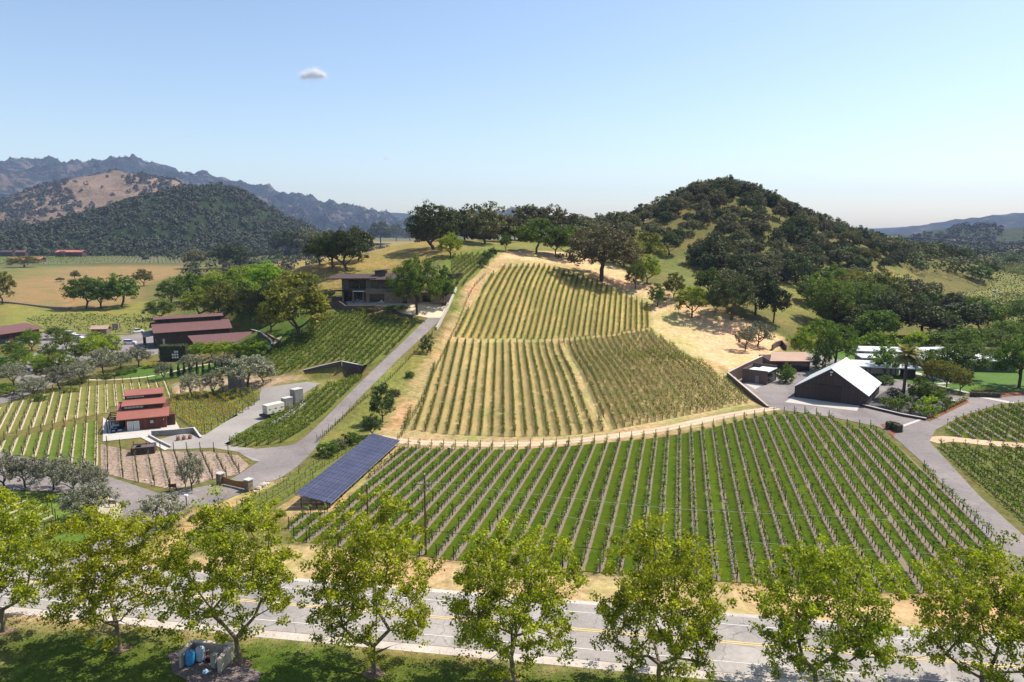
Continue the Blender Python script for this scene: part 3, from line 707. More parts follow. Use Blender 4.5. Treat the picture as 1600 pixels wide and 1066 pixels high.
block('vineyard_grass', W([(-40,775),(40,782),(80,800),(92,826),(60,850),(-60,850)]), DG, 2.4, fl_leftg, st_rock,
      lambda n, N_: f'{nth(n)} sparse vine row in the corner plot below the olive trees', 'sparse vine rows below the olive trees', 'vines', em=post_end_me)
block('vineyard_grass', W([(706,400),(770,398),(762,412),(740,435),(712,462),(700,455),(705,425)]), DU, 2.2, fl_side, st_hill,
      lambda n, N_: f'{nth(n)} short vine row on the bank right of the stone house', 'short vine rows right of the stone house')
# far vineyards: too many rows to count, one object each
def far_vines(name, poly, d, s, mat_, floor, label, h=1.5, step=2.2, lsz=0.9):
    sheet('vineyard_grass', poly, floor, 0.15, 12)
    Cs = []; r = np.random.default_rng(len(poly)+int(s*10))
    for a, b in clip_rows(poly, d, s):
        L = (b-a).length; n = int(L/step*1.6); t = r.uniform(0, 1, n)
        x = a.x+(b.x-a.x)*t+r.normal(0, .15, n); y = a.y+(b.y-a.y)*t+r.normal(0, .15, n); Cs.append(np.stack([x, y, height(x, y)+r.uniform(0.6, h, n)], 1))
    C_ = np.concatenate(Cs); v, f = leaf_quads(C_, lsz, r, 0.1, 1.4)
    o = link(name, npmesh(name, v, f), mat_); tag(o, label, 'vineyard', None, 'stuff')
leaf_far = leafmat('far_vine_leaves', (0.11,0.135,0.02), (0.20,0.215,0.04), 0.2, 0.0)
fl_far = mottled('far_vineyard_floor', (0.13,0.135,0.03), (0.22,0.20,0.05), 0.4, 0.95, 0.02, 0.12)
fl_far2 = mottled('far_brown_vineyard_floor', (0.10,0.09,0.05), (0.16,0.14,0.08), 0.4, 0.95, 0.02, 0.12)
far_vines('vine_rows', W([(1440,470),(1480,462),(1545,452),(1565,412),(1720,408),(1800,520),(1640,528),(1600,524),(1530,498),(1450,485)]), DG, 2.6, leaf_far, fl_far, 'broad flat vineyard on the valley floor behind the white-roofed ranch house', 1.5, 1.0, 0.8)
far_vines('vine_rows', W([(40,500),(110,492),(250,494),(262,512),(200,524),(80,520)]), Vector((1, 0.1)), 2.4, leaf_far, fl_far, 'yellow-green vineyard strips between tan field and parking lot', 1.5, 1.5, 0.7)
far_vines('vine_rows', [pz(*a)[:2] for a in [(0,415),(0,402),(150,400),(290,399),(285,412),(180,411)]], Vector((-0.5, 1)), 5, leaf_green, fl_far2, 'dark vineyard strip crossing the valley beyond the tan field', 1.6, 5, 1.4)
far_vines('vine_rows', [pz(*a)[:2] for a in [(60,400),(70,391),(170,391),(180,399)]], Vector((0.2, 1)), 6, leaf_yel, fl_far, 'pale green vineyard strip in front of the distant red roofed house', 1.6, 6, 2)
# ---------------------------------------------------------------- hills and mountains beyond
def hillmat(name, veg, veg2, soil, soil2, cover, vs_=0.02, fine=0.12):
    m, nt, b = newmat(name); p = pos(nt)
    f = noise(nt, p, vs_, 6, 0.65, 0.4); g = noise(nt, p, fine, 5, 0.7)
    a = ramp(nt, g, [(0.35, veg), (0.65, veg2)]); s = ramp(nt, g, [(0.3, soil), (0.7, soil2)])
    mix_ = mth(nt, 'ADD', mth(nt, 'MULTIPLY', f, 0.7), mth(nt, 'MULTIPLY', g, 0.3))
    k = N(nt, 'ShaderNodeMapRange'); nt.links.new(mix_, k.inputs[0]); k.inputs[1].default_value = cover-0.03; k.inputs[2].default_value = cover+0.03
    nt.links.new(mixc(nt, k.outputs[0], a, s), b.inputs['Base Color']); b.inputs['Roughness'].default_value = 0.95; b.inputs['Specular IOR Level'].default_value = 0.05
    bump(nt, b, g, 1.0, 6.0)
    return m
def fbm(x, y, s, o=5, H_=0.9, off=0.0):
    return np.array([mnoise.ridged_multi_fractal(Vector((a*s+off, b_*s, off)), H_, 2.1, o, 1.0, 2.0) for a, b_ in zip(x, y)])
HILLS = {}
def build_hill(name, sky_, D, front, back, mat_, amp, ns, nxs=220, nys=46, seed=0.0, base=-8):
    S = [pt(a, b, D) for a, b in sky_]; xs = np.linspace(S[0][0], S[-1][0], nxs)
    hz = np.interp(xs, [s[0] for s in S], [s[2] for s in S])
    ker = np.ones(5)/5; hz = np.convolve(np.pad(hz, 2, 'edge'), ker, 'valid')
    t = np.concatenate([np.linspace(0, 1, nys), np.linspace(1, 2, 12)[1:]])
    X, T = np.meshgrid(xs, t); Hh = np.tile(hz, (len(t), 1))
    Y = np.where(T <= 1, D-front*(1-T), D+back*(T-1))
    prof = np.where(T <= 1, (T*T*(3-2*T))*0.55+T*0.45, 1-(T-1)**1.5)
    nz = fbm((X).ravel(), Y.ravel(), ns, 6, 0.85, seed).reshape(X.shape); nz = (nz-nz.mean())
    Z = Hh*prof+nz*amp*np.clip(np.minimum(T*3, (2-T)*3), 0, 1)*np.clip(Hh/120, 0.2, 1)*(1-0.3*np.clip(1-np.abs(T-1)*3.5, 0, 1))
    Z -= 12*(1-np.clip(T*6, 0, 1)); Z[-1] = -12
    V = np.column_stack([X.ravel(), Y.ravel(), Z.ravel()]); ny_, nx_ = X.shape
    ii = np.arange(nx_*ny_).reshape(ny_, nx_); F = np.stack([ii[:-1, :-1], ii[:-1, 1:], ii[1:, 1:], ii[1:, :-1]], -1).reshape(-1, 4)
    o = link(name, npmesh(name, V, F, smooth=True), mat_); o['kind'] = 'structure'
    def hh(x, y):
        tt = np.where(y <= D, (y-(D-front))/front, 1+(y-D)/back); fi = np.interp(tt, t, np.arange(len(t))); fj = (x-xs[0])/(xs[1]-xs[0])
        i0 = np.clip(fi.astype(int), 0, ny_-2); j0 = np.clip(fj.astype(int), 0, nx_-2); a = fi-i0; b_ = fj-j0
        return Z[i0, j0]*(1-a)*(1-b_)+Z[i0+1, j0]*a*(1-b_)+Z[i0, j0+1]*(1-a)*b_+Z[i0+1, j0+1]*a*b_
    HILLS[name+str(D)] = hh
    return hh, xs[0], xs[-1], D-front, D
def forest(name, label, hh, x0, x1, y0, y1, n, size, nleaf, lsz, mat_, keep=None, seed=1, group=None):
    r = np.random.default_rng(seed); x = r.uniform(x0, x1, n*3); y = r.uniform(y0, y1, n*3)
    if keep is not None: k = keep(x, y, r); x, y = x[k], y[k]
    x, y = x[:n], y[:n]; z = hh(x, y); k = z > 0.5; x, y, z = x[k], y[k], z[k]; n = len(x)
    s = size*r.uniform(0.6, 1.25, n); d = r.normal(0, 1, (n, nleaf, 3)); d /= np.linalg.norm(d, axis=2)[..., None]; d[..., 2] = np.abs(d[..., 2])*0.95
    C_ = np.stack([x, y, z], 1)[:, None]+d*(s[:, None, None]*np.array([0.52, 0.52, 0.72]))*r.uniform(0.75, 1.05, (n, nleaf, 1)); C_[..., 2] += (s*0.12)[:, None]
    nr = d+r.normal(0, 0.35, d.shape); nr /= np.linalg.norm(nr, axis=2)[..., None]; nr = nr.reshape(-1, 3); C_ = C_.reshape(-1, 3)
    t = np.cross(nr, r.normal(0, 1, nr.shape)); t /= np.linalg.norm(t, axis=1)[:, None]; bb = np.cross(nr, t); q = (lsz*r.uniform(0.7, 1.3, len(C_)))[:, None]/2
    V = np.stack([C_-t*q, C_-bb*q, C_+t*q, C_+bb*q], 1).reshape(-1, 3)
    me = npmesh(name, V, np.arange(len(V)).reshape(-1, 4))
    at_ = me.attributes.new('tone', 'FLOAT', 'POINT'); at_.data.foreach_set('value', np.repeat(np.repeat(r.uniform(0, 1, n), nleaf), 4).astype(np.float32))
    o = link(name, me, mat_); tag(o, label, 'forest', group, 'stuff'); return o
m_far = hillmat('haze_tinted_mountain_cover', (0.012,0.022,0.030), (0.030,0.042,0.045), (0.07,0.06,0.06), (0.14,0.11,0.095), 0.56, 0.006, 0.03)  # blue of distant haze tinted into the vegetation colours
m_mid = hillmat('brown_hill_cover', (0.03,0.042,0.02), (0.06,0.075,0.035), (0.26,0.17,0.11), (0.36,0.25,0.16), 0.60, 0.006, 0.05)
m_tan = hillmat('tan_hill_cover', (0.15,0.10,0.065), (0.20,0.14,0.09), (0.20,0.135,0.09), (0.27,0.19,0.13), 0.5, 0.01, 0.1)
m_for = hillmat('wooded_hill_cover', (0.018,0.03,0.012), (0.035,0.05,0.02), (0.10,0.085,0.04), (0.18,0.14,0.07), 0.66, 0.01, 0.1)
build_hill('mountain', [(-500,345),(540,345),(575,331),(598,327),(615,333),(640,336),(700,352),(800,356),(1200,357),(1330,356),(1380,359),(1420,356),(1500,352),(1600,350),(2100,354)], 7300, 1500, 900, m_far, 60, 0.0008, 180, 20, 5.0)
HM = build_hill('mountain', [(-260,300),(-120,270),(0,268),(35,268),(60,257),(90,254),(115,264),(150,263),(185,253),(205,251),(228,250),(242,258),(258,268),(290,270),(330,277),(360,291),(385,293),(410,292),(440,300),(470,308),(520,321),(560,330),(600,338),(640,348),(700,357),(760,360)], 5400, 2400, 1500, m_far, 105, 0.0026, 420, 90, 2.0)
build_hill('mountain', [(-300,300),(-100,270),(0,262),(20,264),(50,272),(90,290),(130,306),(170,330),(210,350),(260,358)], 3900, 1300, 900, m_far, 60, 0.0024, 180, 60, 9.0)
h2 = build_hill('hill', [(-150,352),(-60,340),(0,338),(40,325),(75,305),(110,288),(150,274),(180,270),(205,272),(235,277),(275,286),(310,299),(350,322),(400,345),(440,356)], 2900, 900, 600, m_tan, 22, 0.003, 200, 60, 4.0)
build_hill('hill', [(-150,347),(0,342),(20,341),(100,341),(120,350),(140,358)], 2350, 420, 300, mottled('bare_vineyard_slope', (0.17,0.12,0.11), (0.22,0.16,0.14), 0.2, 0.95, 0.02, 0.08), 1, 0.003, 60, 20)
h1 = build_hill('hill', [(-400,356),(-200,352),(-60,350),(20,352),(60,360),(100,360),(160,338),(220,316),(270,302),(300,296),(340,293),(370,300),(400,319),(440,343),(480,358),(520,376),(560,384)], 1680, 560, 500, m_for, 14, 0.006, 240, 60, 1.0)
build_hill('hill', [(1330,366),(1400,361),(1425,358),(1432,356),(1442,360),(1452,359),(1480,352),(1530,342),(1562,338),(1575,340),(1600,335),(1700,326),(1900,330),(2200,345)], 5200, 1500, 1200, m_far, 40, 0.0018, 200, 50, 7.0)
h3 = build_hill('hill', [(1430,372),(1465,364),(1490,357),(1520,352),(1545,353),(1556,359),(1570,364),(1590,362),(1610,355),(1700,345),(1900,350),(2100,364)], 2300, 500, 400, m_mid, 8, 0.004, 120, 40, 3.0)
f_dark = leafmat('far_oak_foliage', (0.024,0.030,0.014), (0.075,0.080,0.042), 0.0, 0.03, 0.8)
f_mid = leafmat('far_chaparral_foliage', (0.022,0.028,0.016), (0.055,0.060,0.036), 0.0, 0.03, 0.8)
forest('woodland', 'dense dark oak woodland covering the rounded hill at left', h1[0], h1[1], h1[2], h1[3]+20, h1[4]+60, 5200, 13, 34, 3.6, f_dark, seed=2)
def keep2(x, y, r):
    px = 800+FPX*x/y; nz = np.array([mnoise.noise(Vector((a*0.004, b_*0.004, 3))) for a, b_ in zip(x, y)])
    tt = (y-2000)/900
    return (px < 130+30*nz) | ((px < 330)&(nz+0.9*(tt-0.86) > 0.08)) | ((px > 330)&(nz > -.1)) | (r.uniform(0, 1, len(x)) < 0.07)
forest('woodland', 'scattered oaks and chaparral on the bare tan hill at far left', h2[0], h2[1], h2[2], h2[3]+40, h2[4]+40, 2600, 17, 22, 6, f_mid, keep2, 3)
forest('woodland', 'distant chaparral and trees dotting the far left mountain', HM[0], HM[1], HM[2], HM[3]+400, HM[4]+60, 9000, 13, 8, 6, f_mid, None, 5)
forest('woodland', 'bluish wooded ridge rising behind the valley at far right', h3[0], h3[1], h3[2], h3[3]+20, h3[4]+40, 1500, 15, 20, 5, f_mid, lambda x, y, r: ~((800+FPX*x/y > 1556)&(800+FPX*x/y < 1592)), 4)

# ---------------------------------------------------------------- clouds, outside the haze
def cloud(px, py, D, wid, hgt, label, seed, n):
    r = np.random.default_rng(seed); k = r.integers(0, 9, n); cx = np.array([-.42,-.3,-.17,-.05,.06,.16,.27,.38,.0])[k]; cz = np.array([-.2,-.05,.1,.25,.3,.12,-.02,-.05,-.1])[k]; s = np.array([.10,.13,.14,.15,.15,.14,.11,.08,.2])[k]
    C_ = np.stack([(cx+r.normal(0, 1, n)*s*.8)*wid, r.normal(0, .12, n)*wid, (cz+r.normal(0, .28, n)*(s/.14))*hgt], 1)
    v, f = leaf_quads(C_, 8.0, r, .1); o = link('cloud', npmesh('cloud', v, f), cloud_m); o.location = pt(px, py, D); o['label'] = label; o['kind'] = 'structure'
cloud_m, nt, b = newmat('cloud_vapour'); b.inputs['Base Color'].default_value = (.95, .95, .96, 1); b.inputs['Roughness'].default_value = 1; b.inputs['Specular IOR Level'].default_value = 0
t_ = N(nt, 'ShaderNodeBsdfTranslucent'); t_.inputs[0].default_value = (.95, .95, .96, 1); ms_ = N(nt, 'ShaderNodeMixShader'); ms_.inputs[0].default_value = .6
nt.links.new(b.outputs[0], ms_.inputs[1]); nt.links.new(t_.outputs[0], ms_.inputs[2]); nt.links.new(ms_.outputs[0], nt.nodes['Material Output'].inputs[0])
cloud(490, 117, 12500, 430, 130, 'small white cloud puff, the larger of the two', 3, 11000)
cloud(605, 247, 12500, 120, 40, 'tiny wisp of cloud just above the skyline haze', 8, 260)

# ---------------------------------------------------------------- haze
hz = MB(); hz.box(-8700, 8700, -1600, 9300, -14, 560)
hm = bpy.data.materials.new('haze_air'); hm.use_nodes = True; nt = hm.node_tree; nt.nodes.remove(nt.nodes['Principled BSDF'])
pv = nt.nodes.new('ShaderNodeVolumePrincipled'); pv.inputs['Density'].default_value = 0.00006; pv.inputs['Color'].default_value = (0.55, 0.68, 1.0, 1); pv.inputs['Anisotropy'].default_value = 0.0
nt.links.new(pv.outputs[0], nt.nodes['Material Output'].inputs['Volume'])
ho = hz.build('haze', hm); ho['kind'] = 'stuff'; ho['label'] = 'thin bluish summer haze filling the valley air'
# ---------------------------------------------------------------- trees
def gen_tree(seed, Ht, trunk_h, rx, rz, n_cl, n_leaf, lsize, cl_r, tr, flat=0.0, lean=(0, 0), shell=0.55, split=0, minr=0.02, gap=0.0, droop=0.0, sides=5):
    r = np.random.default_rng(seed); rr = random.Random(seed); cz = Ht-rz
    pts = []
    off = Vector((seed*1.7, seed*0.3, 0))
    while len(pts) < n_cl:
        d = r.normal(0, 1, 3); d /= np.linalg.norm(d)
        if d[2] < -0.75+flat: continue
        lob = 1+0.33*mnoise.noise(Vector(d)*1.9+off)+0.15*mnoise.noise(Vector(d)*4.3+off)
        if gap and mnoise.noise(Vector(d)*2.6+off*1.3) < -0.5+gap: continue
        q = (shell+(1-shell)*r.uniform()**0.5) if r.uniform() < 0.72 else r.uniform(0.25, 0.8)
        k = q*lob
        zz = d[2]*rz*k
        if flat and zz < 0: zz *= (1-flat)
        pts.append(np.array([d[0]*rx*k, d[1]*rx*k, cz+zz-droop*(d[0]**2+d[1]**2)*rz*q*q]))
    pts = [p for p in pts if p[2] > trunk_h*0.45]
    N_ = [np.array([0, 0, -0.4]), np.array([lean[0]*0.2, lean[1]*0.2, trunk_h*0.35]), np.array([lean[0]*0.6+rr.uniform(-.04, .04)*trunk_h, lean[1]*0.6+rr.uniform(-.04, .04)*trunk_h, trunk_h*0.7]), np.array([lean[0], lean[1], trunk_h])]
    par = [-1, 0, 1, 2]; pl = [0, trunk_h*.4, trunk_h*.7, trunk_h]
    top = N_[-1]; pts.sort(key=lambda p: np.linalg.norm(p-top))
    tips = []
    for p in pts:
        A = np.array(N_[2:]); dist = np.linalg.norm(A-p, axis=1); above = np.maximum(0, A[:, 2]-p[2]-0.05*Ht)
        cost = dist+0.30*np.array(pl[2:])+2.0*above; j = int(np.argmin(cost))+2
        a = N_[j]; L = np.linalg.norm(p-a); steps = max(1, min(4, int(L/(0.09*Ht)))); prev = j
        for s in range(1, steps+1):
            t = s/steps; q = a*(1-t)+p*t; bow = math.sin(math.pi*t)*L*0.12; q = q+np.array([rr.uniform(-.05, .05)*L, rr.uniform(-.05, .05)*L, bow*(1 if p[2] < a[2]+0.5*L else -0.3)])*(1 if s < steps else 0)
            N_.append(q); par.append(prev); pl.append(pl[prev]+L/steps); prev = len(N_)-1
        tips.append(prev)
    rad = np.zeros(len(N_)); e = 2.25
    for t in tips: rad[t] += minr**e
    for i in range(len(N_)-1, 0, -1):
        rad[par[i]] += rad[i]
    rad = rad**(1/e); rad = rad/rad[0]*tr; rad = np.maximum(rad, minr)
    parts = []
    for i in range(1, len(N_)):
        a, b = N_[par[i]], N_[i]
        if np.linalg.norm(b-a) < 1e-4: continue
        ra, rb = min(rad[par[i]], rad[i]*1.35) if par[i] > 2 else rad[par[i]], rad[i]
        d_ = (b-a)/np.linalg.norm(b-a); n_ = sides if rb > tr*0.3 else 3
        v, f = tubeq([a-d_*ra*0.3, b], [ra*(1.25 if i == 1 else 1), rb], n_); parts.append((v, f, 0))
    TV, TF, TM = merge(parts)
    C_ = np.array([N_[t] for t in tips]); k = len(C_)
    per = np.maximum(3, (n_leaf*r.uniform(0.5, 1.5, k))).astype(int); idx = np.repeat(np.arange(k), per)
    rc = cl_r*r.uniform(0.65, 1.3, k)
    o = r.normal(0, 1, (len(idx), 3)); o /= np.maximum(1e-6, np.linalg.norm(o, axis=1))[:, None]; o *= (r.uniform(0, 1, len(idx))**0.45)[:, None]; 
    L = C_[idx]+o*rc[idx][:, None]*np.array([1, 1, 0.72])
    nrm = o*0.9+r.normal(0, 0.75, o.shape)+np.array([0, 0, 0.35]); nrm /= np.linalg.norm(nrm, axis=1)[:, None]
    t = np.cross(nrm, r.normal(0, 1, nrm.shape)); t /= np.linalg.norm(t, axis=1)[:, None]; bb = np.cross(nrm, t); s = (lsize*r.uniform(0.6, 1.35, len(L)))[:, None]/2
    V = np.stack([L-t*s, L-bb*s*.8, L+t*s, L+bb*s*.8], 1).reshape(-1, 3)
    tone = np.repeat(r.uniform(0, 1, k)[idx], 4)
    return (TV, TF), (V, np.arange(len(V)).reshape(-1, 4), tone)
bark = mottled('tree_bark', (0.05,0.038,0.03), (0.12,0.095,0.075), 3, 0.95, 0.5, 0.1, 0.4)
bark_pale = mottled('plane_tree_bark', (0.10,0.075,0.05), (0.24,0.19,0.13), 2.2, 0.9, 0.5, 0.15, 0.3)
bark_grey = mottled('olive_bark', (0.05,0.045,0.04), (0.10,0.09,0.08), 3, 0.95, 0.5, 0.1, 0.4)
LM = dict(
    plane=leafmat('plane_leaves', (0.066,0.095,0.003), (0.48,0.50,0.022), 0.37, 0.02, 0.6, 0.16),
    dark=leafmat('dark_oak_leaves', (0.035,0.050,0.014), (0.105,0.125,0.038), 0.2, 0.03),
    live=leafmat('live_oak_leaves', (0.066,0.068,0.032), (0.20,0.19,0.09), 0.2, 0.03),
    brown=leafmat('grey_brown_oak_leaves', (0.060,0.055,0.025), (0.16,0.135,0.065), 0.2, 0.02),
    green=leafmat('green_tree_leaves', (0.045,0.085,0.010), (0.16,0.22,0.028), 0.3, 0.04),
    lime=leafmat('fresh_green_leaves', (0.09,0.16,0.010), (0.32,0.40,0.035), 0.38, 0.04),
    yolive=leafmat('yellow_olive_leaves', (0.08,0.085,0.012), (0.24,0.22,0.035), 0.3, 0.03),
    olive=leafmat('olive_leaves', (0.13,0.135,0.085), (0.32,0.31,0.21), 0.15, 0.015, 0.5),
    conif=leafmat('conifer_needles', (0.010,0.022,0.008), (0.035,0.060,0.018), 0.05, 0.02),
    hedge=leafmat('clipped_hedge_leaves', (0.03,0.055,0.01), (0.10,0.14,0.03), 0.1, 0.02),
    goldb=leafmat('yellow_shrub_leaves', (0.30,0.30,0.02), (0.62,0.55,0.05), 0.3, 0.02))
def proto(tree, mb_):
    (tv, tf), (lv, lf, tone) = tree
    tm = npmesh('trunk', tv, tf, smooth=True); tm.materials.append(mb_)
    lm = npmesh('crown', lv, lf); lm.materials.append(None)
    a = lm.attributes.new('tone', 'FLOAT', 'POINT'); a.data.foreach_set('value', tone.astype(np.float32))
    return tm, lm
PROTO = {}
def protos(key, n, bk, **k):
    PROTO[key] = [(proto(gen_tree(seed=k.get('s0', 10)+i*7, **{a: (b[i % len(b)] if isinstance(b, list) else b) for a, b in k.items() if a != 's0'}), bk), k['Ht'] if not isinstance(k['Ht'], list) else k['Ht'][i % len(k['Ht'])], k['rx'] if not isinstance(k['rx'], list) else k['rx'][i % len(k['rx'])]) for i in range(n)]
protos('oak', 6, bark, s0=20, Ht=11.0, trunk_h=[1.6,2.2,1.9], rx=6.0, rz=[5.2,5.0,4.8], n_cl=150, n_leaf=34, lsize=0.55, cl_r=1.1, tr=0.32, flat=0.15, lean=[(0,0),(0.5,0.2),(-0.6,0)], gap=0.18, minr=0.03)
protos('bigoak', 3, bark, s0=61, Ht=13.0, trunk_h=2.6, rx=7.2, rz=5.9, n_cl=330, n_leaf=42, lsize=0.36, cl_r=0.9, tr=0.42, flat=0.15, lean=[(0.2,0),(2.2,-0.3),(-0.3,0)], gap=0.2, minr=0.03)
protos('round', 5, bark, s0=100, Ht=9.0, trunk_h=1.5, rx=3.9, rz=4.1, n_cl=140, n_leaf=42, lsize=0.32, cl_r=0.75, tr=0.22, flat=0.1, gap=0.12, minr=0.02)
protos('bush', 4, bark, s0=150, Ht=6.0, trunk_h=0.5, rx=4.0, rz=3.2, n_cl=90, n_leaf=40, lsize=0.42, cl_r=0.85, tr=0.3, flat=0.0, minr=0.03)
protos('olive', 5, bark_grey, s0=200, Ht=5.2, trunk_h=0.9, rx=3.1, rz=2.3, n_cl=150, n_leaf=36, lsize=0.20, cl_r=0.5, tr=0.17, flat=0.15, lean=[(0.2,0),(-0.4,0.1),(0.3,-0.2)], gap=0.2, minr=0.025)
protos('shrub', 3, bark, s0=300, Ht=2.0, trunk_h=0.2, rx=1.1, rz=1.0, n_cl=40, n_leaf=30, lsize=0.16, cl_r=0.32, tr=0.08, minr=0.012)
def cone_tree(seed, Ht, R_, n, ls, pw=1.0, tr=0.12):
    r = np.random.default_rng(seed); t = r.uniform(0.04, 1, n)**0.8; a = r.uniform(0, 2*math.pi, n); rad = R_*(1-t)**pw*(0.8+0.35*np.sin(a*3+t*17+seed)*0.5+r.uniform(-.15, .15, n))
    rad = np.maximum(rad, 0.03); C_ = np.stack([np.cos(a)*rad, np.sin(a)*rad, t*Ht], 1)
    nr = np.stack([np.cos(a), np.sin(a), np.full(n, 0.5)], 1)+r.normal(0, 0.4, (n, 3)); nr /= np.linalg.norm(nr, axis=1)[:, None]
    tt = np.cross(nr, r.normal(0, 1, nr.shape)); tt /= np.linalg.norm(tt, axis=1)[:, None]; bb = np.cross(nr, tt); s = (ls*r.uniform(.6, 1.3, n))[:, None]/2
    V = np.stack([C_-tt*s, C_-bb*s, C_+tt*s, C_+bb*s], 1).reshape(-1, 3); v, f = tubeq([(0, 0, -.3), (0, 0, Ht*.9)], [tr, tr*.3], 5)
    return (v, f), (V, np.arange(len(V)).reshape(-1, 4), np.repeat(r.uniform(0, 1, n), 4))
PROTO['cypress'] = [(proto(cone_tree(400+i, 4.2, 0.62, 1500, 0.16, 0.75), bark), 4.2, 0.62) for i in range(3)]
PROTO['conifer'] = [(proto(cone_tree(420+i, 10.0, 3.2, 3800, 0.42, 0.8, 0.25), bark), 10.0, 2.9) for i in range(2)]
KIND = dict(plane=('round','plane'), dark=('oak','dark'), live=('oak','live'), brown=('oak','brown'), bigdark=('bigoak','dark'), bigbrown=('bigoak','brown'), biggreen=('bigoak','green'), bigyolive=('bigoak','yolive'), green=('round','green'), lime=('round','lime'),
            yolive=('round','yolive'), broadgreen=('oak','green'), broadyolive=('oak','yolive'), broadlime=('oak','lime'), olive=('olive','olive'), shrub=('shrub','green'), limeshrub=('shrub','lime'), darkshrub=('shrub','hedge'), goldshrub=('shrub','goldb'), bush=('bush','live'),
            darkbush=('bush','dark'), greenbush=('bush','green'), darkround=('round','hedge'), limebush=('bush','lime'), cypress=('cypress','conif'), conifer=('conifer','conif'))
trng = random.Random(77)
def tree_at(x, y, wm, hm, kind, label, group=None, name=None, z=None, var=None, cat=None, rz=None):
    pk, lk = KIND[kind]; P = PROTO[pk]; (tm, lm), Ht, rx = P[var if var is not None else trng.randrange(len(P))]
    z = H(x, y) if z is None else z
    nm = name or {'olive': 'olive_tree', 'cypress': 'cypress_tree', 'conifer': 'conifer_tree', 'shrub': 'shrub', 'bush': 'oak_bush', 'oak': 'oak_tree', 'bigoak': 'oak_tree'}.get(pk, 'leafy_tree')
    root = empty(nm, (x, y, z-0.05), trng.uniform(0, 6.28) if rz is None else rz); s1 = wm/(2*rx*1.05); s2 = hm/(Ht*1.02); root.scale = (s1, s1, s2)
    t = bpy.data.objects.new('trunk', tm); COL.objects.link(t); t.parent = root
    c_ = bpy.data.objects.new('crown', lm); COL.objects.link(c_); c_.parent = root
    c_.material_slots[0].link = 'OBJECT'; c_.material_slots[0].material = LM[lk]
    tag(root, label, cat or ('shrub' if pk in ('shrub', 'bush') else 'tree'), group); return root
def T(px, py, w_, h_, kind, label, group=None, D=None, name=None, var=None, cat=None, rz=None):
    if D is None: p = at(px, py)
    else: q = pt(px, py, D); p = Vector((q[0], D, H(q[0], D)))
    dep = p.y*cp_+(CAMH-p.z)*sp_; top = h_*dep/FPX/max(0.55, math.cos(math.atan2(CAMH-p.z, p.y)))
    return tree_at(p.x, p.y, w_*dep/FPX, top, kind, label, group, name, None, var, cat, rz)

# the avenue of plane trees in front: each grown on its own
FRONT = [(6,987,200,205,'leftmost plane tree, cut by the left edge of the picture'),(187,1014,215,205,'plane tree left of the pump enclosure'),(376,1038,225,240,'plane tree right beside the pump enclosure'),(584,1052,215,245,'plane tree in front of the utility pole'),
         (803,1068,225,235,'plane tree in the middle of the roadside row with slim leaning trunk'),(1030,1080,220,232,'forked plane tree below the middle of the green vineyard'),(1278,1088,245,222,'broad plane tree with spreading limbs, second from the right end'),(1536,1100,250,225,'rightmost plane tree of the roadside row')]
for i, (px, py, w_, h_, lb) in enumerate(FRONT):
    x, y, _ = pz(px, py); dep = y*cp_+CAMH*sp_; Ht = h_*dep/FPX/0.86; rx = w_*dep/FPX/2*0.92
    tr_ = gen_tree(700+i*13, Ht, Ht*0.16, rx*0.98, Ht*0.46, 380, 68, 0.245, 0.78, 0.23, 0.0, (trng.uniform(-.4, .4), trng.uniform(-.3, .3)), 0.5, 0, 0.016, 0.26, 0.0, 7)
    tm, lm = proto(tr_, bark_pale); lm.materials[0] = LM['plane']
    root = empty('plane_tree', (x, y, 0)); link('trunk', tm, (), root); link('crown', lm, (), root)
    tag(root, lb, 'tree', 'plane trees along the road')

# ridge behind the hill vineyard
T(678,390,92,72,'bigdark','huge dark oak with leaning trunk on the golden meadow','oaks on the ridge',var=1,rz=2.6)
T(704,402,42,38,'lime','small fresh green tree beside the leaning dark oak')
for a in [(726,376,62,54,'dark','dark oak just right of the leaning oak on the ridge'),(758,381,70,62,'live','open crowned oak with forked trunk on the ridge'),(790,378,55,44,'brown','brownish oak behind the thin young pine on the ridge'),
          (826,374,72,56,'live','tall rounded oak on the ridge behind the tan hilltop'),(858,373,68,52,'brown','brownish oak right of the tallest ridge oak'),(884,378,66,46,'brown','low brown oak where the ridge line drops to the right'),(906,382,60,42,'live','last oak of the ridge before the saddle'),
          (744,370,60,46,'dark','dark oak half hidden in the ridge row'),(806,366,60,44,'live','oak crown showing over the ridge top')]:
    T(a[0],a[1],a[2],a[3],a[4],a[5],'oaks on the ridge')
T(790,393,20,32,'green','thin young tree with a conical crown at the meadow edge')
T(838,396,66,56,'broadgreen','green bushy tree at the back edge of the tan hilltop'); T(868,398,40,46,'green','green tree touching the bushy tree on the tan hilltop')
T(889,404,58,54,'broadgreen','green tree casting a small shadow on the tan hilltop')
T(940,439,122,88,'bigbrown','great grey-brown oak above the top vine rows',var=0)
T(993,452,34,44,'green','slim green tree right below the great oak'); T(1011,443,40,46,'lime','fresh green tree behind the slim one by the great oak')
T(1010,416,66,54,'broadyolive','twisted oak with flat crown in the saddle',None); T(975,412,60,50,'broadyolive','yellow-green tree behind the great oak',D=345)
T(1046,398,40,36,'dark','small gnarled oak with dark bent trunk in the saddle'); T(1022,385,44,34,'live','oak left above the gnarled oak in the saddle')
T(1027,479,30,36,'green','small green tree alone on the tan slope'); T(1053,466,36,40,'yolive','brownish young tree between two green ones on the tan slope')
T(1081,496,52,50,'lime','bright green round tree at the edge of the tan slope'); T(1117,488,30,32,'green','small green tree next to the bright round one')
T(1108,462,52,44,'broadgreen','green oak uphill of the bright round tree'); T(1133,466,52,48,'live','grey-green oak above the tan slope edge'); T(1143,500,78,74,'bigdark','large oak with dark forked trunk at the foot of the knoll',var=2)
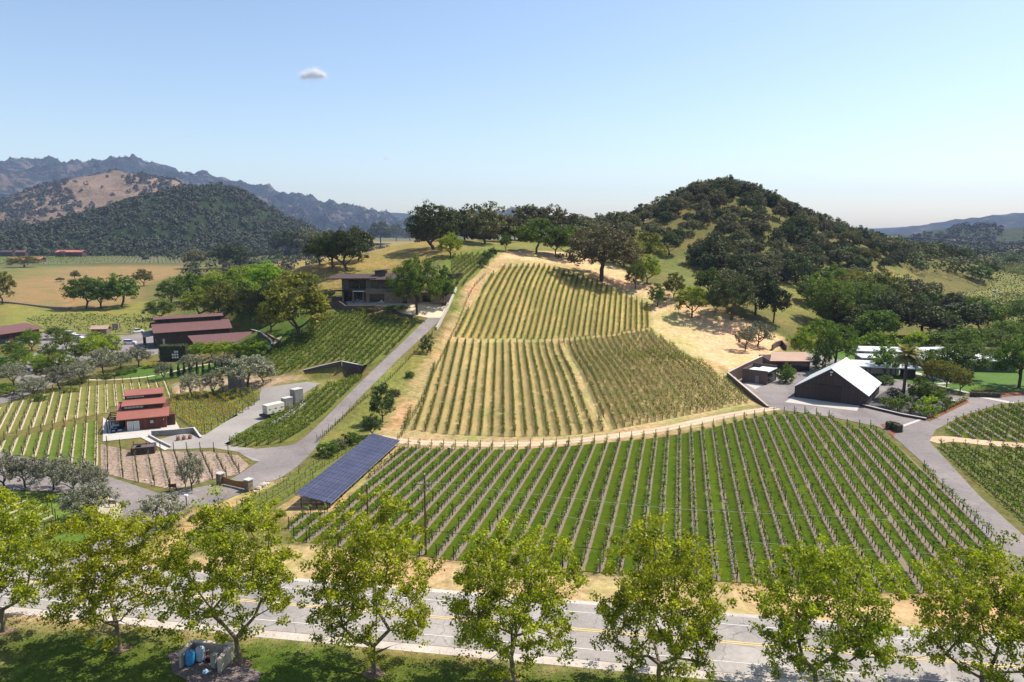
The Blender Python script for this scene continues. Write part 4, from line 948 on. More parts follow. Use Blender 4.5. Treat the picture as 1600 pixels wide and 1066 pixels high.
T(1180,492,72,74,'dark','dense dark oak right of the forked oak'); T(1208,505,52,60,'dark','dark oak whose shadow falls toward the retaining wall')
T(1164,549,36,44,'olive','grey-green small tree on the tan slope above the retaining wall',name='leafy_tree'); T(1184,541,48,38,'olive','leaning grey-green tree behind the small one on the slope',name='leafy_tree')
# around the white roofed barn
T(1253,560,42,50,'lime','lime green round tree behind the tan roofed shed'); T(1279,540,44,42,'lime','lime green tree behind the round one near the shed'); T(1304,577,68,74,'biggreen','dark green tree between shed and barn')
T(1283,585,32,52,'darkshrub','tall dark shrub at the right end of the tan roofed shed',name='tall_shrub'); T(1228,598,30,28,'greenbush','dark round shrub beside the small flat-roofed garage'); T(1279,599,24,22,'shrub','round green shrub behind the left eave of the barn')
# behind the ranch house
for a in [(1292,512,82,78,'biggreen','tall green tree at the foot of the knoll meadow'),(1345,512,92,74,'biggreen','broad light green tree behind the barn'),(1322,486,56,48,'green','green tree above the broad one behind the barn'),(1372,478,74,56,'broadyolive','olive-brown oak at the meadow corner'),
          (1398,530,92,78,'bigdark','large dark oak behind the palm'),(1440,528,84,60,'dark','dark oak right of the palm'),(1502,522,76,52,'dark','lone dark oak in front of the flat valley vineyard'),(1470,528,56,38,'dark','low dark oak left of the lone one'),(1425,486,70,56,'live','oak behind the palm top'),
          (1375,556,62,38,'limebush','light green tree against the ranch house roof'),(1437,548,44,30,'limebush','light green tree just right of the palm crown'),(1480,552,60,36,'green','tree in front of the ranch house roof'),(1505,560,62,50,'green','green tree leaning over the ranch house eave'),
          (1540,548,70,36,'biggreen','green tree beside the right wing of the ranch house'),(1572,540,66,40,'biggreen','green tree at the far right behind the lawn'),(1612,536,60,44,'green','tree at the picture edge behind the lawn'),(1592,606,84,82,'biggreen','large green tree standing on the lawn at the right'),
          (1458,600,32,40,'yolive','left of three small trees beside the lawn path'),(1479,606,36,42,'yolive','middle of three small trees beside the lawn path'),(1500,613,34,40,'yolive','right of three small trees beside the lawn path'),
          (1384,600,30,14,'greenbush','low green bush behind the right barn eave'),(1600,510,60,44,'biggreen','round tree at the right picture edge by the valley vineyard')]:
    T(*a)
for i, a in enumerate([(1398,624,26,18,'darkshrub','dark shrub at the foot of the palm'),(1385,637,26,18,'shrub','leftmost round shrub of the gravel garden'),(1403,642,26,20,'shrub','second round shrub of the gravel garden'),(1412,632,24,18,'shrub','round shrub behind the second garden shrub'),(1428,645,24,18,'shrub','third round shrub in the front of the gravel garden'),
          (1436,625,34,34,'greenbush','bushy green shrub in the middle of the gravel garden'),(1448,650,34,32,'limeshrub','large light green shrub at the front corner of the gravel garden'),(1467,640,30,34,'green','young tree at the back corner of the gravel garden'),(1452,628,34,26,'greenbush','green shrub behind the light one in the gravel garden'),(1480,634,20,14,'darkshrub','low dark shrub right end of the gravel garden')]):
    T(*a, group='shrubs in the gravel garden')
# left: meadow, slope and valley trees
for a in [(452,404,56,44,'dark','dark oak left of the golden meadow'),(482,404,56,46,'live','grey-green oak at the meadow edge'),(500,414,50,48,'dark','oak with thin trunk at the left meadow edge'),(542,424,72,66,'bigdark','great dark oak directly behind the stone house'),(520,420,60,60,'bigdark','second great oak crowding the one behind the house'),(560,408,50,52,'dark','right part oak of the clump behind the stone house'),
          (595,382,40,36,'dark','left of two dark oaks high on the meadow'),(619,377,28,28,'dark','right of two dark oaks high on the meadow'),(641,377,22,16,'brown','small brown oak near the leaning oak'),
          (360,420,62,40,'dark','dark round oak above the bright green trees'),(305,420,40,32,'live','oak left of the dark round oak'),(416,452,56,44,'lime','bright green tree on the slope behind the winery'),(385,462,60,50,'lime','bright green broad tree on the wooded slope'),(340,470,56,48,'lime','yellow-green tree on the wooded slope'),
          (300,470,54,44,'broadgreen','green tree at the left of the wooded slope'),(268,478,50,44,'green','green tree behind the winery roof left end'),(312,498,62,50,'lime','bright green tree right behind the winery monitor roof'),(350,506,60,66,'yolive','olive-brown tall tree behind the winery'),(252,500,46,34,'green','green tree near the parked pickup'),
          (392,500,44,50,'yolive','small olive-brown tree on the shaded bank'),(424,520,48,56,'yolive','olive-brown tree left of the big rounded one'),(466,530,112,104,'yolive','big rounded olive-green tree on the bank left of the stone house'),(430,478,44,40,'green','green tree above the big rounded one'),
          (652,492,82,92,'biggreen','large spreading tree in front of the stone house'),(692,478,40,62,'green','tree with curved trunk at the courtyard edge'),(754,418,19,18,'darkshrub','round dark bush, lowest of three on the hill edge'),(761,408,19,18,'darkshrub','round dark bush, middle of three on the hill edge'),(770,401,18,16,'darkshrub','round dark bush, top of three on the hill edge'),
          (135,482,58,52,'broadgreen','left tree of the clump in the tan field'),(158,482,50,48,'green','middle tree of the clump in the tan field'),(190,480,64,50,'broadgreen','right dark tree of the clump in the tan field'),(225,447,30,28,'yolive','small lone tree at the right of the tan field'),(118,437,14,14,'live','tiny tree in the tan field'),(4,475,40,52,'yolive','tree at the left picture edge by the tan field'),(94,440,14,6,'brown','low brown bush in the tan field'),
          (38,418,44,18,'yolive','pale willow-like tree beyond the tan field'),
          (598,660,44,60,'darkround','dark bushy tree beside the tan track corner'),(582,682,30,36,'darkround','smaller dark bushy tree above the solar array'),(668,552,24,30,'darkshrub','dark bush between hill drive and tan track'),(575,672,18,20,'greenbush','green bush beside the smaller dark tree')]:
    T(*a)
CY = [(268.6,591),(279.6,589),(288.5,587),(297,586.5),(308.4,586),(318,585.5),(328,585),(337.6,584),(348,583),(357.4,581.5)]
for i, (px, py) in enumerate(CY): T(px, py, 8.2, 20.5+trng.uniform(-1, 1.5), 'cypress', f'{nth(i+1)} cypress from the left in the clipped row behind the lawn', 'row of small cypresses')
for a in [(22,602,42,36,'leftmost olive tree beside the access road'),(52,620,46,32,'second olive tree along the access road'),(94,609,50,40,'third olive tree along the access road'),(130,598,40,38,'fourth olive tree along the access road'),(163,588,40,44,'fifth olive tree along the access road'),(188,579,38,32,'sixth olive tree along the access road'),(217,573,40,32,'seventh olive tree, nearest the winery forecourt'),
          (8,764,56,58,'olive tree at the left picture edge of the lower drive'),(40,763,56,50,'second olive tree along the lower drive'),(84,766,60,52,'third olive tree along the lower drive'),(115,772,64,56,'fourth, densest olive tree along the lower drive'),(149,775,44,50,'slender olive tree right of the dense one'),(138,812,84,54,'wide low olive tree beside the sand turnout'),
          (252,826,80,54,'olive tree at the drive junction by the low post light'),(300,766,44,54,'olive tree in the stony plot left of the gate'),(300,619,36,36,'olive tree with twisted trunk above the orange vines'),(334,617,34,38,'pale olive tree right of the twisted one'),(388,606,78,50,'largest olive tree beside the stone water tank'),(412,598,40,40,'olive tree right of the stone water tank'),
          (256,592,32,28,'olive tree left of the first cypress'),(300,578,44,24,'olive tree behind the middle cypresses'),(345,574,40,20,'olive tree behind the right cypresses')]:
    T(a[0],a[1],a[2],a[3],'olive',a[4],'olive trees')
for a in [(22,562,36,32,'left front tree of the parking lot'),(50,548,34,34,'tree in front of the long red-roofed shed'),(58,582,34,30,'tree at the lower parking lot edge'),(12,588,30,34,'tree at the left picture edge of the parking lot'),(80,568,34,34,'tree in the middle of the parking lot'),(98,592,40,44,'roundest green tree at the bottom of the parking lot'),(72,596,36,34,'tree left of the roundest parking lot tree'),
          (104,548,36,32,'tree behind the middle of the parking lot'),(120,566,32,30,'small tree beside the red mulch bed'),(148,566,44,42,'green tree near the right end of the parking lot'),(172,562,40,42,'bright tree at the right end of the parking lot'),(36,570,32,26,'tree between two parked cars'),(150,540,30,22,'tree behind the parked white cars'),(88,530,34,20,'tree right of the long red-roofed shed')]:
    T(a[0],a[1],a[2],a[3],trng.choice(['green','lime','green']),a[4],'trees in the parking lot')
for ai, a in enumerate(sorted([(160,572,26,12),(140,574,24,12),(178,571,22,10),(190,586,22,9),(205,582,24,9),(170,592,24,9),(120,600,26,9),(60,626,26,10),(20,618,34,16),(8,612,22,16),(45,612,20,12),(110,613,22,8)])):
    T(a[0],a[1],a[2],a[3],'shrub',f'low green shrub, {nth(ai+1)} from the left along the access road','low shrubs along the access road')
for a in [(548,694,34,18,'greenbush','wide green bush on the bank above the solar array'),(512,712,40,20,'greenbush','wide green bush left of the solar array top half'),(530,702,30,16,'bush','grey-green bush between the two wide bank bushes'),(640,590,16,10,'greenbush','small bush on the bank below the dark round bush'),(618,618,18,10,'bush','low grey-green bush on the bank above the dark bushy tree')]: T(*a)
T(236,575,26,10,'goldshrub','bright yellow shrub beside the winery lawn')
for i, a in enumerate([(312,559,32,26),(331,558,30,24),(350,558,34,26),(370,560,32,24),(398,562,46,34),(408,556,30,26)]): T(a[0],a[1],a[2],a[3],'lime',f'{nth(i+1)} small leafy tree from the left along the winery front','small trees along the winery front')
for i, a in enumerate([(155,816,26,10),(165,815,22,9),(262,822,22,12),(318,806,26,7),(335,800,24,7),(305,812,20,8)]): T(a[0],a[1],a[2],a[3],'darkshrub',['low dark shrub under the wide olive beside the sand turnout','low dark shrub at the right foot of the wide olive','dark shrub beside the junction olive tree','right end shrub of the low planting on the dry bank','rightmost low shrub edging the lower drive','left end shrub of the low planting on the dry bank'][i],'low shrubs edging the lower drive')

# wooded knoll: individual oaks scattered over it, kept off the open grass
def scatter(poly, excl, n, sep, kinds, wr, hr, label, group, seed, D=(0, 0)):
    r = random.Random(seed); P = [tuple(pt(p[0], 358, p[2])[:2]) if len(p) == 3 else tuple(at(*p)[:2]) for p in poly]; E = [W(e) for e in excl]; done = []; objs = []
    x0, x1 = min(p[0] for p in P), max(p[0] for p in P); y0, y1 = min(p[1] for p in P), max(p[1] for p in P); tries = 0
    while len(done) < n and tries < n*150:
        tries += 1; x, y = r.uniform(x0, x1), r.uniform(y0, y1)
        a_, b_ = np.array([x]), np.array([y])
        if not in_poly(a_, b_, P)[0] or any(in_poly(a_, b_, e)[0] for e in E): continue
        if any((x-q)**2+(y-s)**2 < sep*sep for q, s in done): continue
        done.append((x, y)); wd = r.uniform(*wr); kk = r.choice(kinds); objs.append((tree_at(x, y, wd, wd*r.uniform(*hr), kk, label, group), kk))
    return objs
GR = [[(1040,410),(1062,400),(1100,420),(1108,445),(1070,455),(1035,440)],[(1190,470),(1215,440),(1262,448),(1300,425),(1290,408),(1310,418),(1355,436),(1372,420),(1400,432),(1378,452),(1300,470),(1230,510)],
      [(1030,352),(1060,345),(1075,365),(1040,372)],[(1135,312),(1150,308),(1155,325),(1135,330)],[(1190,335),(1212,330),(1220,360),(1200,385),(1192,360)],[(1150,395),(1180,402),(1190,415),(1160,415)]]
S1 = scatter([(915,0,425),(940,0,450),(1000,0,478),(1060,0,505),(1130,0,525),(1250,0,525),(1330,0,530),(1400,0,555),(1460,0,600),(1470,0,530),(1400,425),(1350,428),(1290,418),(1240,440),(1190,455),(1150,440),(1110,430),(1060,395),(1010,385),(960,392)], GR, 178, 6.5,
        ['live','dark','live','bush','brown','bush','live','darkbush'], (8.5, 13.5), (0.72, 0.95), 'oak in the open woodland covering the pointed knoll', 'oaks on the wooded knoll', 5)
ADJ = {'live': 'grey-green', 'dark': 'dark', 'brown': 'brownish', 'bush': 'low grey-green', 'darkbush': 'low dark', 'broadgreen': 'green', 'green': 'green', 'broadyolive': 'olive', 'yolive': 'olive-brown', 'lime': 'bright green', 'broadlime': 'bright green', 'shrub': 'green', 'olive': 'grey'}
def proj(o):
    x, y, z = o.location; zz = z+4-CAMH; dep = y*cp_-zz*sp_; return 800+FPX*x/dep, 533-FPX*(y*sp_+zz*cp_)/dep
def relabel(items, per, fmt):
    "items: (object, kind); bands top to bottom, then left to right"
    it = sorted(items, key=lambda q: proj(q[0])[1]); nb = max(1, round(len(it)/per))
    for b_ in range(nb):
        seg = sorted(it[b_*len(it)//nb:(b_+1)*len(it)//nb], key=lambda q: proj(q[0])[0])
        for i, (o, k) in enumerate(seg): o['label'] = fmt.format(adj=ADJ.get(k, 'green'), i=nth(i+1), b=nth(b_+1))
def skyl(pts, kinds, label, group, seed, Dr):
    r = random.Random(seed)
    out = []
    for px, D in pts:
        q = pt(px, 358, D); x = q[0]; kk = r.choice(kinds); out.append((tree_at(x, D, r.uniform(11.5, 16), r.uniform(8, 11.5), kk, label, group), kk))
    return out
def crestD(px):
    ys = np.arange(400, 640, 4.0); xs_ = (px-800)/FPX*ys/cp_*1.0; e = (height(xs_, ys)-CAMH)/ys; return float(ys[int(np.argmax(e))])
crest_list = [(px, crestD(px)+o_) for px in range(915, 1400, 13) for o_ in ((-6, 7) if 1060 < px < 1250 else (0,))]
S2 = skyl(crest_list, ['bush','darkbush','bush'], 'oak standing on the crest line of the pointed knoll', 'oaks on the knoll crest', 9, 0)
S3 = scatter([(1262,470),(1300,440),(1345,440),(1372,470),(1330,500),(1280,500)], [], 10, 9, ['live','broadyolive','broadgreen'], (11, 15), (0.7, 0.9), 'oak in the grove at the foot of the knoll meadow', 'grove at the foot of the knoll', 6)
T(1243,442,54,42,'darkbush','dense dark oak clump alone on the knoll meadow'); T(1272,424,28,24,'darkbush','dark bush upper right of the oak clump on the knoll meadow'); T(1253,420,44,26,'darkbush','dark thicket directly above the oak clump on the knoll meadow')
T(1345,426,42,26,'darkbush','dark thicket on the lower right of the knoll meadow'); T(1310,412,44,28,'darkbush','dark thicket in the middle of the knoll meadow edge'); T(1355,417,36,30,'broadyolive','yellow-green oak at the right knoll meadow edge')
T(1110,412,56,46,'darkbush','very dark round oak clump left of centre on the lower knoll'); T(1090,414,40,36,'darkbush','dark clump left of the very dark round one'); T(1165,428,60,30,'darkbush','dark thicket low on the left knoll flank')
# valley belt on the right
S4 = scatter([(1385,412),(1425,398),(1480,392),(1540,396),(1600,398),(1600,414),(1566,416),(1560,440),(1545,454),(1480,464),(1435,474),(1400,462),(1400,435)], [], 34, 9, ['live','dark','broadgreen','live','dark'], (12, 19), (0.6, 0.85), 'oak in the woodland belt left of the flat valley vineyard', 'woodland belt beside the valley vineyard', 8)
S6 = scatter([(1268,474),(1330,458),(1440,472),(1545,505),(1550,530),(1400,540),(1290,532)], [], 22, 8.5, ['broadgreen','dark','broadgreen','live','broadyolive'], (12, 17), (0.7, 0.95), 'tree in the grove between knoll and ranch house', 'grove between knoll and ranch house', 31)
S7 = scatter([(255,500),(262,470),(330,440),(420,425),(440,440),(440,500),(400,520),(330,505)], [], 34, 5.5, ['lime','yolive','broadgreen','green','broadyolive','lime'], (8, 13), (0.75, 1.0), 'tree on the wooded slope behind the winery', 'trees on the wooded slope', 32)
S8 = scatter([(640,0,375),(720,0,385),(800,0,392),(905,0,400),(925,0,420),(905,0,440),(800,0,430),(700,0,425),(640,0,410)], [], 28, 7, ['live','dark','brown','bush','live'], (11, 15), (0.72, 0.95), 'oak in the thicket along the ridge', 'oak thicket along the ridge', 33)
S9 = scatter([(285,410),(340,400),(430,398),(450,415),(400,428),(330,432),(290,428)], [], 16, 9, ['dark','live','broadgreen'], (11, 16), (0.7, 0.9), 'dark oak left of the meadow', 'oaks left of the meadow', 34)
relabel(S1, 16, '{adj} oak on the knoll, {i} from left in {b} band below the crest')
relabel(S2, 99, '{adj} oak, {i} from the left along the crest line of the knoll')
relabel(S3, 9, '{adj} oak at the knoll foot, {i} from left in {b} row')
relabel(S4, 16, '{adj} oak beside the valley vineyard, {i} from left in {b} row')
relabel(S6, 13, '{adj} tree between knoll and ranch house, {i} from left in the {b} row')
relabel(S7, 12, '{adj} tree behind the winery, {i} from left in {b} row')
relabel(S8, 17, '{adj} oak in the ridge thicket, {i} from left in the {b} row')
relabel(S9, 8, '{adj} oak left of the meadow, {i} from left in the {b} row')
for a in [(1382,588,44,50,'lime','green tree in front of the left ranch house wall'),(1448,590,50,46,'green','brownish tree in front of the ranch house behind the lawn path'),(1498,590,78,56,'biggreen','green tree hiding the middle of the ranch house roof'),(1555,574,40,32,'green','green tree in front of the right ranch house roof'),(1350,552,46,26,'limebush','bright green bush in front of the left ranch house roof')]: T(*a)
flat_h = lambda x, y: np.full(np.shape(x), 1.0)
belt = [tuple(at(*q)[:2]) for q in [(1385,412),(1425,402),(1440,474),(1480,464),(1545,454),(1560,440),(1566,416),(1600,414)]]+[(700,660),(700,900),(380,900),(330,640)]
vine_edge = W([(1440,474),(1480,466),(1545,456),(1565,416),(1720,412),(1800,520),(1640,528),(1450,485)])
forest('woodland', 'dense oak woodland filling the valley floor left of the flat vineyard', lambda x, y: height(x, y)+.6, 250, 900, 430, 960, 620, 15, 70, 1.5, leafmat('belt_oak_foliage', (0.04,0.05,0.018), (0.13,0.14,0.045), 0.1, 0.03, 0.8), lambda x, y, r: ((800+FPX*x/(y*cp_) > 1385)&~in_poly(x, y, vine_edge)&((y > 560)|(800+FPX*x/(y*cp_) < 1545))&(y > 470)), 41)
forest('woodland', 'hazy treeline running across the far valley at right', flat_h, 380, 2300, 950, 2300, 1500, 17, 24, 4.0, f_dark, lambda x, y, r: ((800+FPX*x/y > 1370)&~((y < 1000)&(x > 650))), 21)
forest('woodland', 'belt of trees behind the far vineyard at left below the wooded hill', flat_h, -1500, -250, 980, 1500, 900, 14, 34, 2.6, f_dark, lambda x, y, r: ((y > 1190+90*np.sin(x*0.02))|((800+FPX*x/y > 190)&(y > 1010+60*np.sin(x*0.03)))), 22)
forest('woodland', 'trees in the valley seen between the oaks left of the meadow', flat_h, -330, 30, 560, 950, 170, 13, 34, 2.4, f_dark, lambda x, y, r: (800+FPX*x/y > 285), 23)
# ---------------------------------------------------------------- buildings
def boards(name, a, b_, gap=0.3):
    m, nt, b = newmat(name); tc = N(nt, 'ShaderNodeTexCoord'); sx = N(nt, 'ShaderNodeSeparateXYZ'); nt.links.new(tc.outputs['Object'], sx.inputs[0])
    u = mth(nt, 'DIVIDE', mth(nt, 'ADD', sx.outputs[0], sx.outputs[1]), gap); t = mth(nt, 'ABSOLUTE', mth(nt, 'SUBTRACT', mth(nt, 'FRACT', u), 0.5)); k = mth(nt, 'GREATER_THAN', t, 0.44)
    h = mth(nt, 'FRACT', mth(nt, 'MULTIPLY', mth(nt, 'SINE', mth(nt, 'MULTIPLY', mth(nt, 'FLOOR', u), 12.9)), 4375.5)); f = noise(nt, tc.outputs['Object'], 1.5, 5, .65)
    col = mixc(nt, 1.0, ramp(nt, f, [(.3, a), (.7, b_)]), ramp(nt, h, [(0.0, (.85,)*3), (1.0, (1.15,)*3)]), 'MULTIPLY')
    nt.links.new(mixc(nt, mth(nt, 'MULTIPLY', k, .55), col, (.012,.01,.009)), b.inputs['Base Color']); b.inputs['Roughness'].default_value = .8; bump(nt, b, k, -.4, .03); _MC[name] = m; return m
wood_dark = boards('dark_brown_cladding', (0.055,0.037,0.032), (0.085,0.06,0.052))
wood_red = boards('red_brown_cladding', (0.10,0.035,0.022), (0.16,0.060,0.038))
stucco_br = mottled('brown_stucco', (0.10,0.068,0.055), (0.145,0.10,0.08), 2, 0.9, 0.2, 0.1)
stone_m = mottled('rubble_stone', (0.10,0.075,0.055), (0.30,0.235,0.175), 2.6, 0.9, 0.4, 0.1, 0.5)
stone_g = mottled('grey_stone_block', (0.17,0.155,0.14), (0.29,0.27,0.245), 2.5, 0.9, 0.4, 0.1, 0.3)
glass_m = solid('dark_window_glass', (0.02, 0.024, 0.028), 0.08, 0.0, 0.1, 1, 0.8)
pale_glass = solid('pale_curtained_glass', (0.42,0.46,0.42), 0.2, 0, 0.1, 2, 0.6)
steel_dark = solid('dark_painted_steel', (0.03,0.03,0.032), 0.5, 0.3)
white_m = solid('white_paint', (0.78,0.77,0.74), 0.6, 0, 0.04)
cream_m = solid('cream_paint', (0.68,0.62,0.50), 0.5, 0, 0.05)
cap_m = mottled('pale_wall_cap', (0.42,0.34,0.26), (0.55,0.46,0.37), 3, 0.9)
conc_w = mottled('pale_concrete_wall', (0.42,0.39,0.35), (0.56,0.52,0.47), 2, 0.85, 0.3, 0.1)
conc_g = mottled('grey_concrete_wall', (0.22,0.20,0.185), (0.30,0.28,0.26), 1.5, 0.85, 0.3, 0.12)
def seam_roof(name, col, rough, gap=0.5, metal=0.0, spec=0.4, depth=0.3, var=0.1):
    "standing seam sheet roof: seams run along object Y, spaced in object X"
    m, nt, b = newmat(name); tc = N(nt, 'ShaderNodeTexCoord'); sx = N(nt, 'ShaderNodeSeparateXYZ'); nt.links.new(tc.outputs['Object'], sx.inputs[0])
    t = mth(nt, 'ABSOLUTE', mth(nt, 'SUBTRACT', mth(nt, 'FRACT', mth(nt, 'DIVIDE', sx.outputs[0], gap)), 0.5)); k = mth(nt, 'GREATER_THAN', t, 0.44)
    f = noise(nt, tc.outputs['Object'], 0.5, 5, 0.65); base = ramp(nt, f, [(0.3, tuple(x*(1-var) for x in col)), (0.7, tuple(x*(1+var) for x in col))])
    nt.links.new(mixc(nt, mth(nt, 'MULTIPLY', k, depth), base, tuple(x*0.6 for x in col)), b.inputs['Base Color']); b.inputs['Roughness'].default_value = rough; b.inputs['Metallic'].default_value = metal; b.inputs['Specular IOR Level'].default_value = spec
    bump(nt, b, k, 0.4, 0.04); return m
roof_maroon = seam_roof('maroon_metal_roof', (0.145,0.065,0.058), 0.65)
roof_rust = seam_roof('rust_red_metal_roof', (0.29,0.10,0.07), 0.65)
roof_pale = seam_roof('pale_metal_roof', (0.66,0.67,0.68), 0.4, 0.6, 0.0, 0.5, 0.12, 0.04)
roof_slate = seam_roof('dark_brown_metal_roof', (0.085,0.062,0.055), 0.85, 0.5, 0.0, 0.1)
roof_tan = mottled('tan_gravel_roof', (0.36,0.24,0.17), (0.48,0.33,0.25), 2.5, 0.95, 0.2, 0.1)
roof_red = mottled('orange_red_tile_roof', (0.36,0.11,0.07), (0.48,0.16,0.11), 0.5, 0.8)
def frame_at(A, B):
    "origin A, local x towards B"
    return (A[0], A[1]), math.atan2(B[1]-A[1], B[0]-A[0]), math.hypot(B[0]-A[0], B[1]-A[1])
def boxo(name, parent, b, mat_, bev=0.0):
    mb = MB(); mb.box(*b); return mb.build(name, mat_, parent)
def slab(name, parent, pts, th, mat_):
    "sloped slab: 4 local top points"
    n = (Vector(pts[1])-Vector(pts[0])).cross(Vector(pts[3])-Vector(pts[0])).normalized()
    if n.z < 0: n = -n
    mb = MB(); mb.hexa([tuple(Vector(p)-n*th) for p in pts], pts); return mb.build(name, mat_, parent)
def wallpoly(name, parent, outline, y0, y1, mat_, axis='x'):
    "wall cut from an outline in (horizontal, z), between y0 and y1 (or x0/x1)"
    n = len(outline); a = sum(outline[i][0]*outline[(i+1)%n][1]-outline[(i+1)%n][0]*outline[i][1] for i in range(n))
    o = outline if a > 0 else outline[::-1]
    P = (lambda u, w_, q: (u, q, w_)) if axis == 'x' else (lambda u, w_, q: (q, u, w_))
    vs_ = [P(u, w_, y0) for u, w_ in o]+[P(u, w_, y1) for u, w_ in o]
    fs = [tuple(range(n)), tuple(range(2*n-1, n-1, -1))]+[(i, n+i, n+(i+1)%n, (i+1)%n) for i in range(n)]
    if axis != 'x': fs = [f[::-1] for f in fs]
    mb = MB(); mb.add(vs_, fs); return mb.build(name, mat_, parent)
def window(parent, u0, u1, z0, z1, q, side='front', nx_=2, nz_=1, glass=None, fm=None, name='window', bar=0.07):
    "framed window standing just proud of a wall; side gives the outward direction"
    s = {'front': (0, -1), 'back': (0, 1), 'left': (-1, 0), 'right': (1, 0)}[side]; fm = fm or steel_dark; mb = MB(); d = 0.09
    def bx(a0, a1, c0, c1, t0, t1, B):
        lo, hi = sorted((q+(s[0]+s[1])*t0, q+(s[0]+s[1])*t1))
        if s[0] == 0: B.box(a0, a1, lo, hi, c0, c1)
        else: B.box(lo, hi, a0, a1, c0, c1)
    bx(u0, u0+bar, z0, z1, -.02, d, mb); bx(u1-bar, u1, z0, z1, -.02, d, mb); bx(u0+bar, u1-bar, z0, z0+bar, -.02, d, mb); bx(u0+bar, u1-bar, z1-bar, z1, -.02, d, mb)
    for i in range(1, nx_): m_ = u0+(u1-u0)*i/nx_; bx(m_-bar*.4, m_+bar*.4, z0+bar, z1-bar, 0.0, d-.02, mb)
    for i in range(1, nz_):
        m_ = z0+(z1-z0)*i/nz_
        for k in range(nx_):
            a0 = u0+(u1-u0)*k/nx_+bar; a1 = u0+(u1-u0)*(k+1)/nx_-bar; bx(a0, a1, m_-bar*.35, m_+bar*.35, 0.0, d-.03, mb)
    w_ = mb.build(name, fm, parent); g_ = MB(); bx(u0+bar*.5, u1-bar*.5, z0+bar*.5, z1-bar*.5, 0.01, 0.03, g_); g_.build('pane', glass or glass_m, w_); return w_

# A. big gabled barn with pale roof
(o_, a_, L_) = frame_at((74.7, 181.7), (88.8, 171.5))
bn = empty('barn', (o_[0], o_[1], 0), a_); tag(bn, 'dark brown gabled barn with a pale metal roof beside the paved yard', 'barn')
BW, BD, EH, RH = L_, 18.2, 3.0, 8.7
wallpoly('wall', bn, [(0,0),(BW,0),(BW,EH),(BW/2,RH),(0,EH)], 0, 0.25, wood_dark); wallpoly('wall', bn, [(0,0),(BW,0),(BW,EH),(BW/2,RH),(0,EH)], BD-.25, BD, wood_dark)
boxo('wall', bn, (0,0.25,0.25,BD-.25,0,EH-.02), wood_dark); boxo('wall', bn, (BW-.25,BW,0.25,BD-.25,0,EH-.02), wood_dark)
sl = (RH-EH)/(BW/2); ov = 0.45
slab('roof', bn, [(-ov,-ov,EH-ov*sl+.18),(BW/2,-ov,RH+.18),(BW/2,BD+ov,RH+.18),(-ov,BD+ov,EH-ov*sl+.18)], 0.14, seam_roof('pale_barn_roof_left', (0.66,0.67,0.68), 0.4, 0.6, 0, 0.5, 0.0, 0.04))
slab('roof', bn, [(BW/2+.004,-ov,RH+.18),(BW+ov,-ov,EH-ov*sl+.18),(BW+ov,BD+ov,EH-ov*sl+.18),(BW/2+.004,BD+ov,RH+.18)], 0.14, roof_pale)
boxo('ridge_cap', bn, (BW/2-.16,BW/2+.16,-ov,BD+ov,RH+.19,RH+.25), white_m)
d = boxo('sliding_door', bn, (BW/2-3.2,BW/2+2.6,-.12,-.003,0,4.3), mottled('brown_barn_door', (0.05,0.033,0.028), (0.075,0.052,0.043), 2, 0.8)); boxo('door_rail', d, (BW/2-4.2,BW/2+4.6,-.2,-.12,4.3,4.45), steel_dark)
boxo('door', bn, (BW-3.6,BW-2.2,-.08,-.003,0,2.4), wood_dark); boxo('loft_door', bn, (BW/2-.9,BW/2+.9,-.09,-.003,5.0,6.6), wood_dark)
l_ = MB(); l_.lathe([(0.03,7.0),(0.22,7.1),(0.22,7.18),(0.05,7.4)], BW/2, -.45, 10); l_.tube([(BW/2,-.02,7.5),(BW/2,-.45,7.5),(BW/2,-.45,7.35)], 0.03, 5); l_.build('lamp', white_m, bn)
boxo('vent', bn, (BW/2-.35,BW/2+.35,-.07,-.003,7.65,8.0), white_m)
# B. low white roofed ranch house and open carport
rc = empty('carport', (98.9, 209.5, 0), math.atan2(-5.9, 22.4)); tag(rc, 'flat white roofed open carport right behind the gabled barn', 'carport')
slab('roof', rc, [(0,0,3.3),(23.2,0,3.3),(22,6.5,3.9),(5,7.5,3.9)], 0.3, roof_pale); boxo('skylight', rc, (11,13.5,3.0,5.0,3.62,3.78), steel_dark)
for x in (2, 9, 16, 21): boxo('post', rc, (x-.12,x+.12,.7,.94,0,3.0), wood_dark)
for x in (2, 9, 16, 21): boxo('post', rc, (x-.12,x+.12,5.9,6.14,0,3.5), wood_dark)
boxo('wall', rc, (18.5,21.5,1.2,5.8,0,2.98), wood_dark); boxo('back_wall', rc, (5,18.3,6.2,6.4,0,3.5), cream_m)
rh = empty('ranch_house', (113, 222, 0), math.atan2(-6, 42)); tag(rh, 'long low ranch house with overlapping flat white roofs behind the lawn', 'house')
boxo('wall', rh, (0,44,0,9,0,3.3), mottled('grey_green_wall', (0.16,0.17,0.15), (0.22,0.23,0.20), 2, 0.8)); boxo('upper_wall', rh, (2,28,6.5,11.5,3.32,4.5), cream_m)
slab('roof', rh, [(-1.5,-1.8,3.6),(46.5,-1.8,3.6),(46.5,9.8,3.9),(-1.5,9.8,3.9)], 0.28, roof_pale)
slab('upper_roof', rh, [(-2,5.5,4.7),(14,5.0,4.6),(15,12,5.1),(-1,12,5.2)], 0.25, roof_pale); slab('upper_roof', rh, [(20,6.2,4.7),(31,7,4.8),(29,13.5,5.3),(20,12.8,5.0)], 0.25, roof_pale)
for x in (3, 9, 15, 21, 27, 33, 39): window(rh, x, x+3.2, 0.3, 2.6, 0.0, 'front', 2)
boxo('chimney', rh, (34,35.5,6,7,3.7,5.6), stone_m)
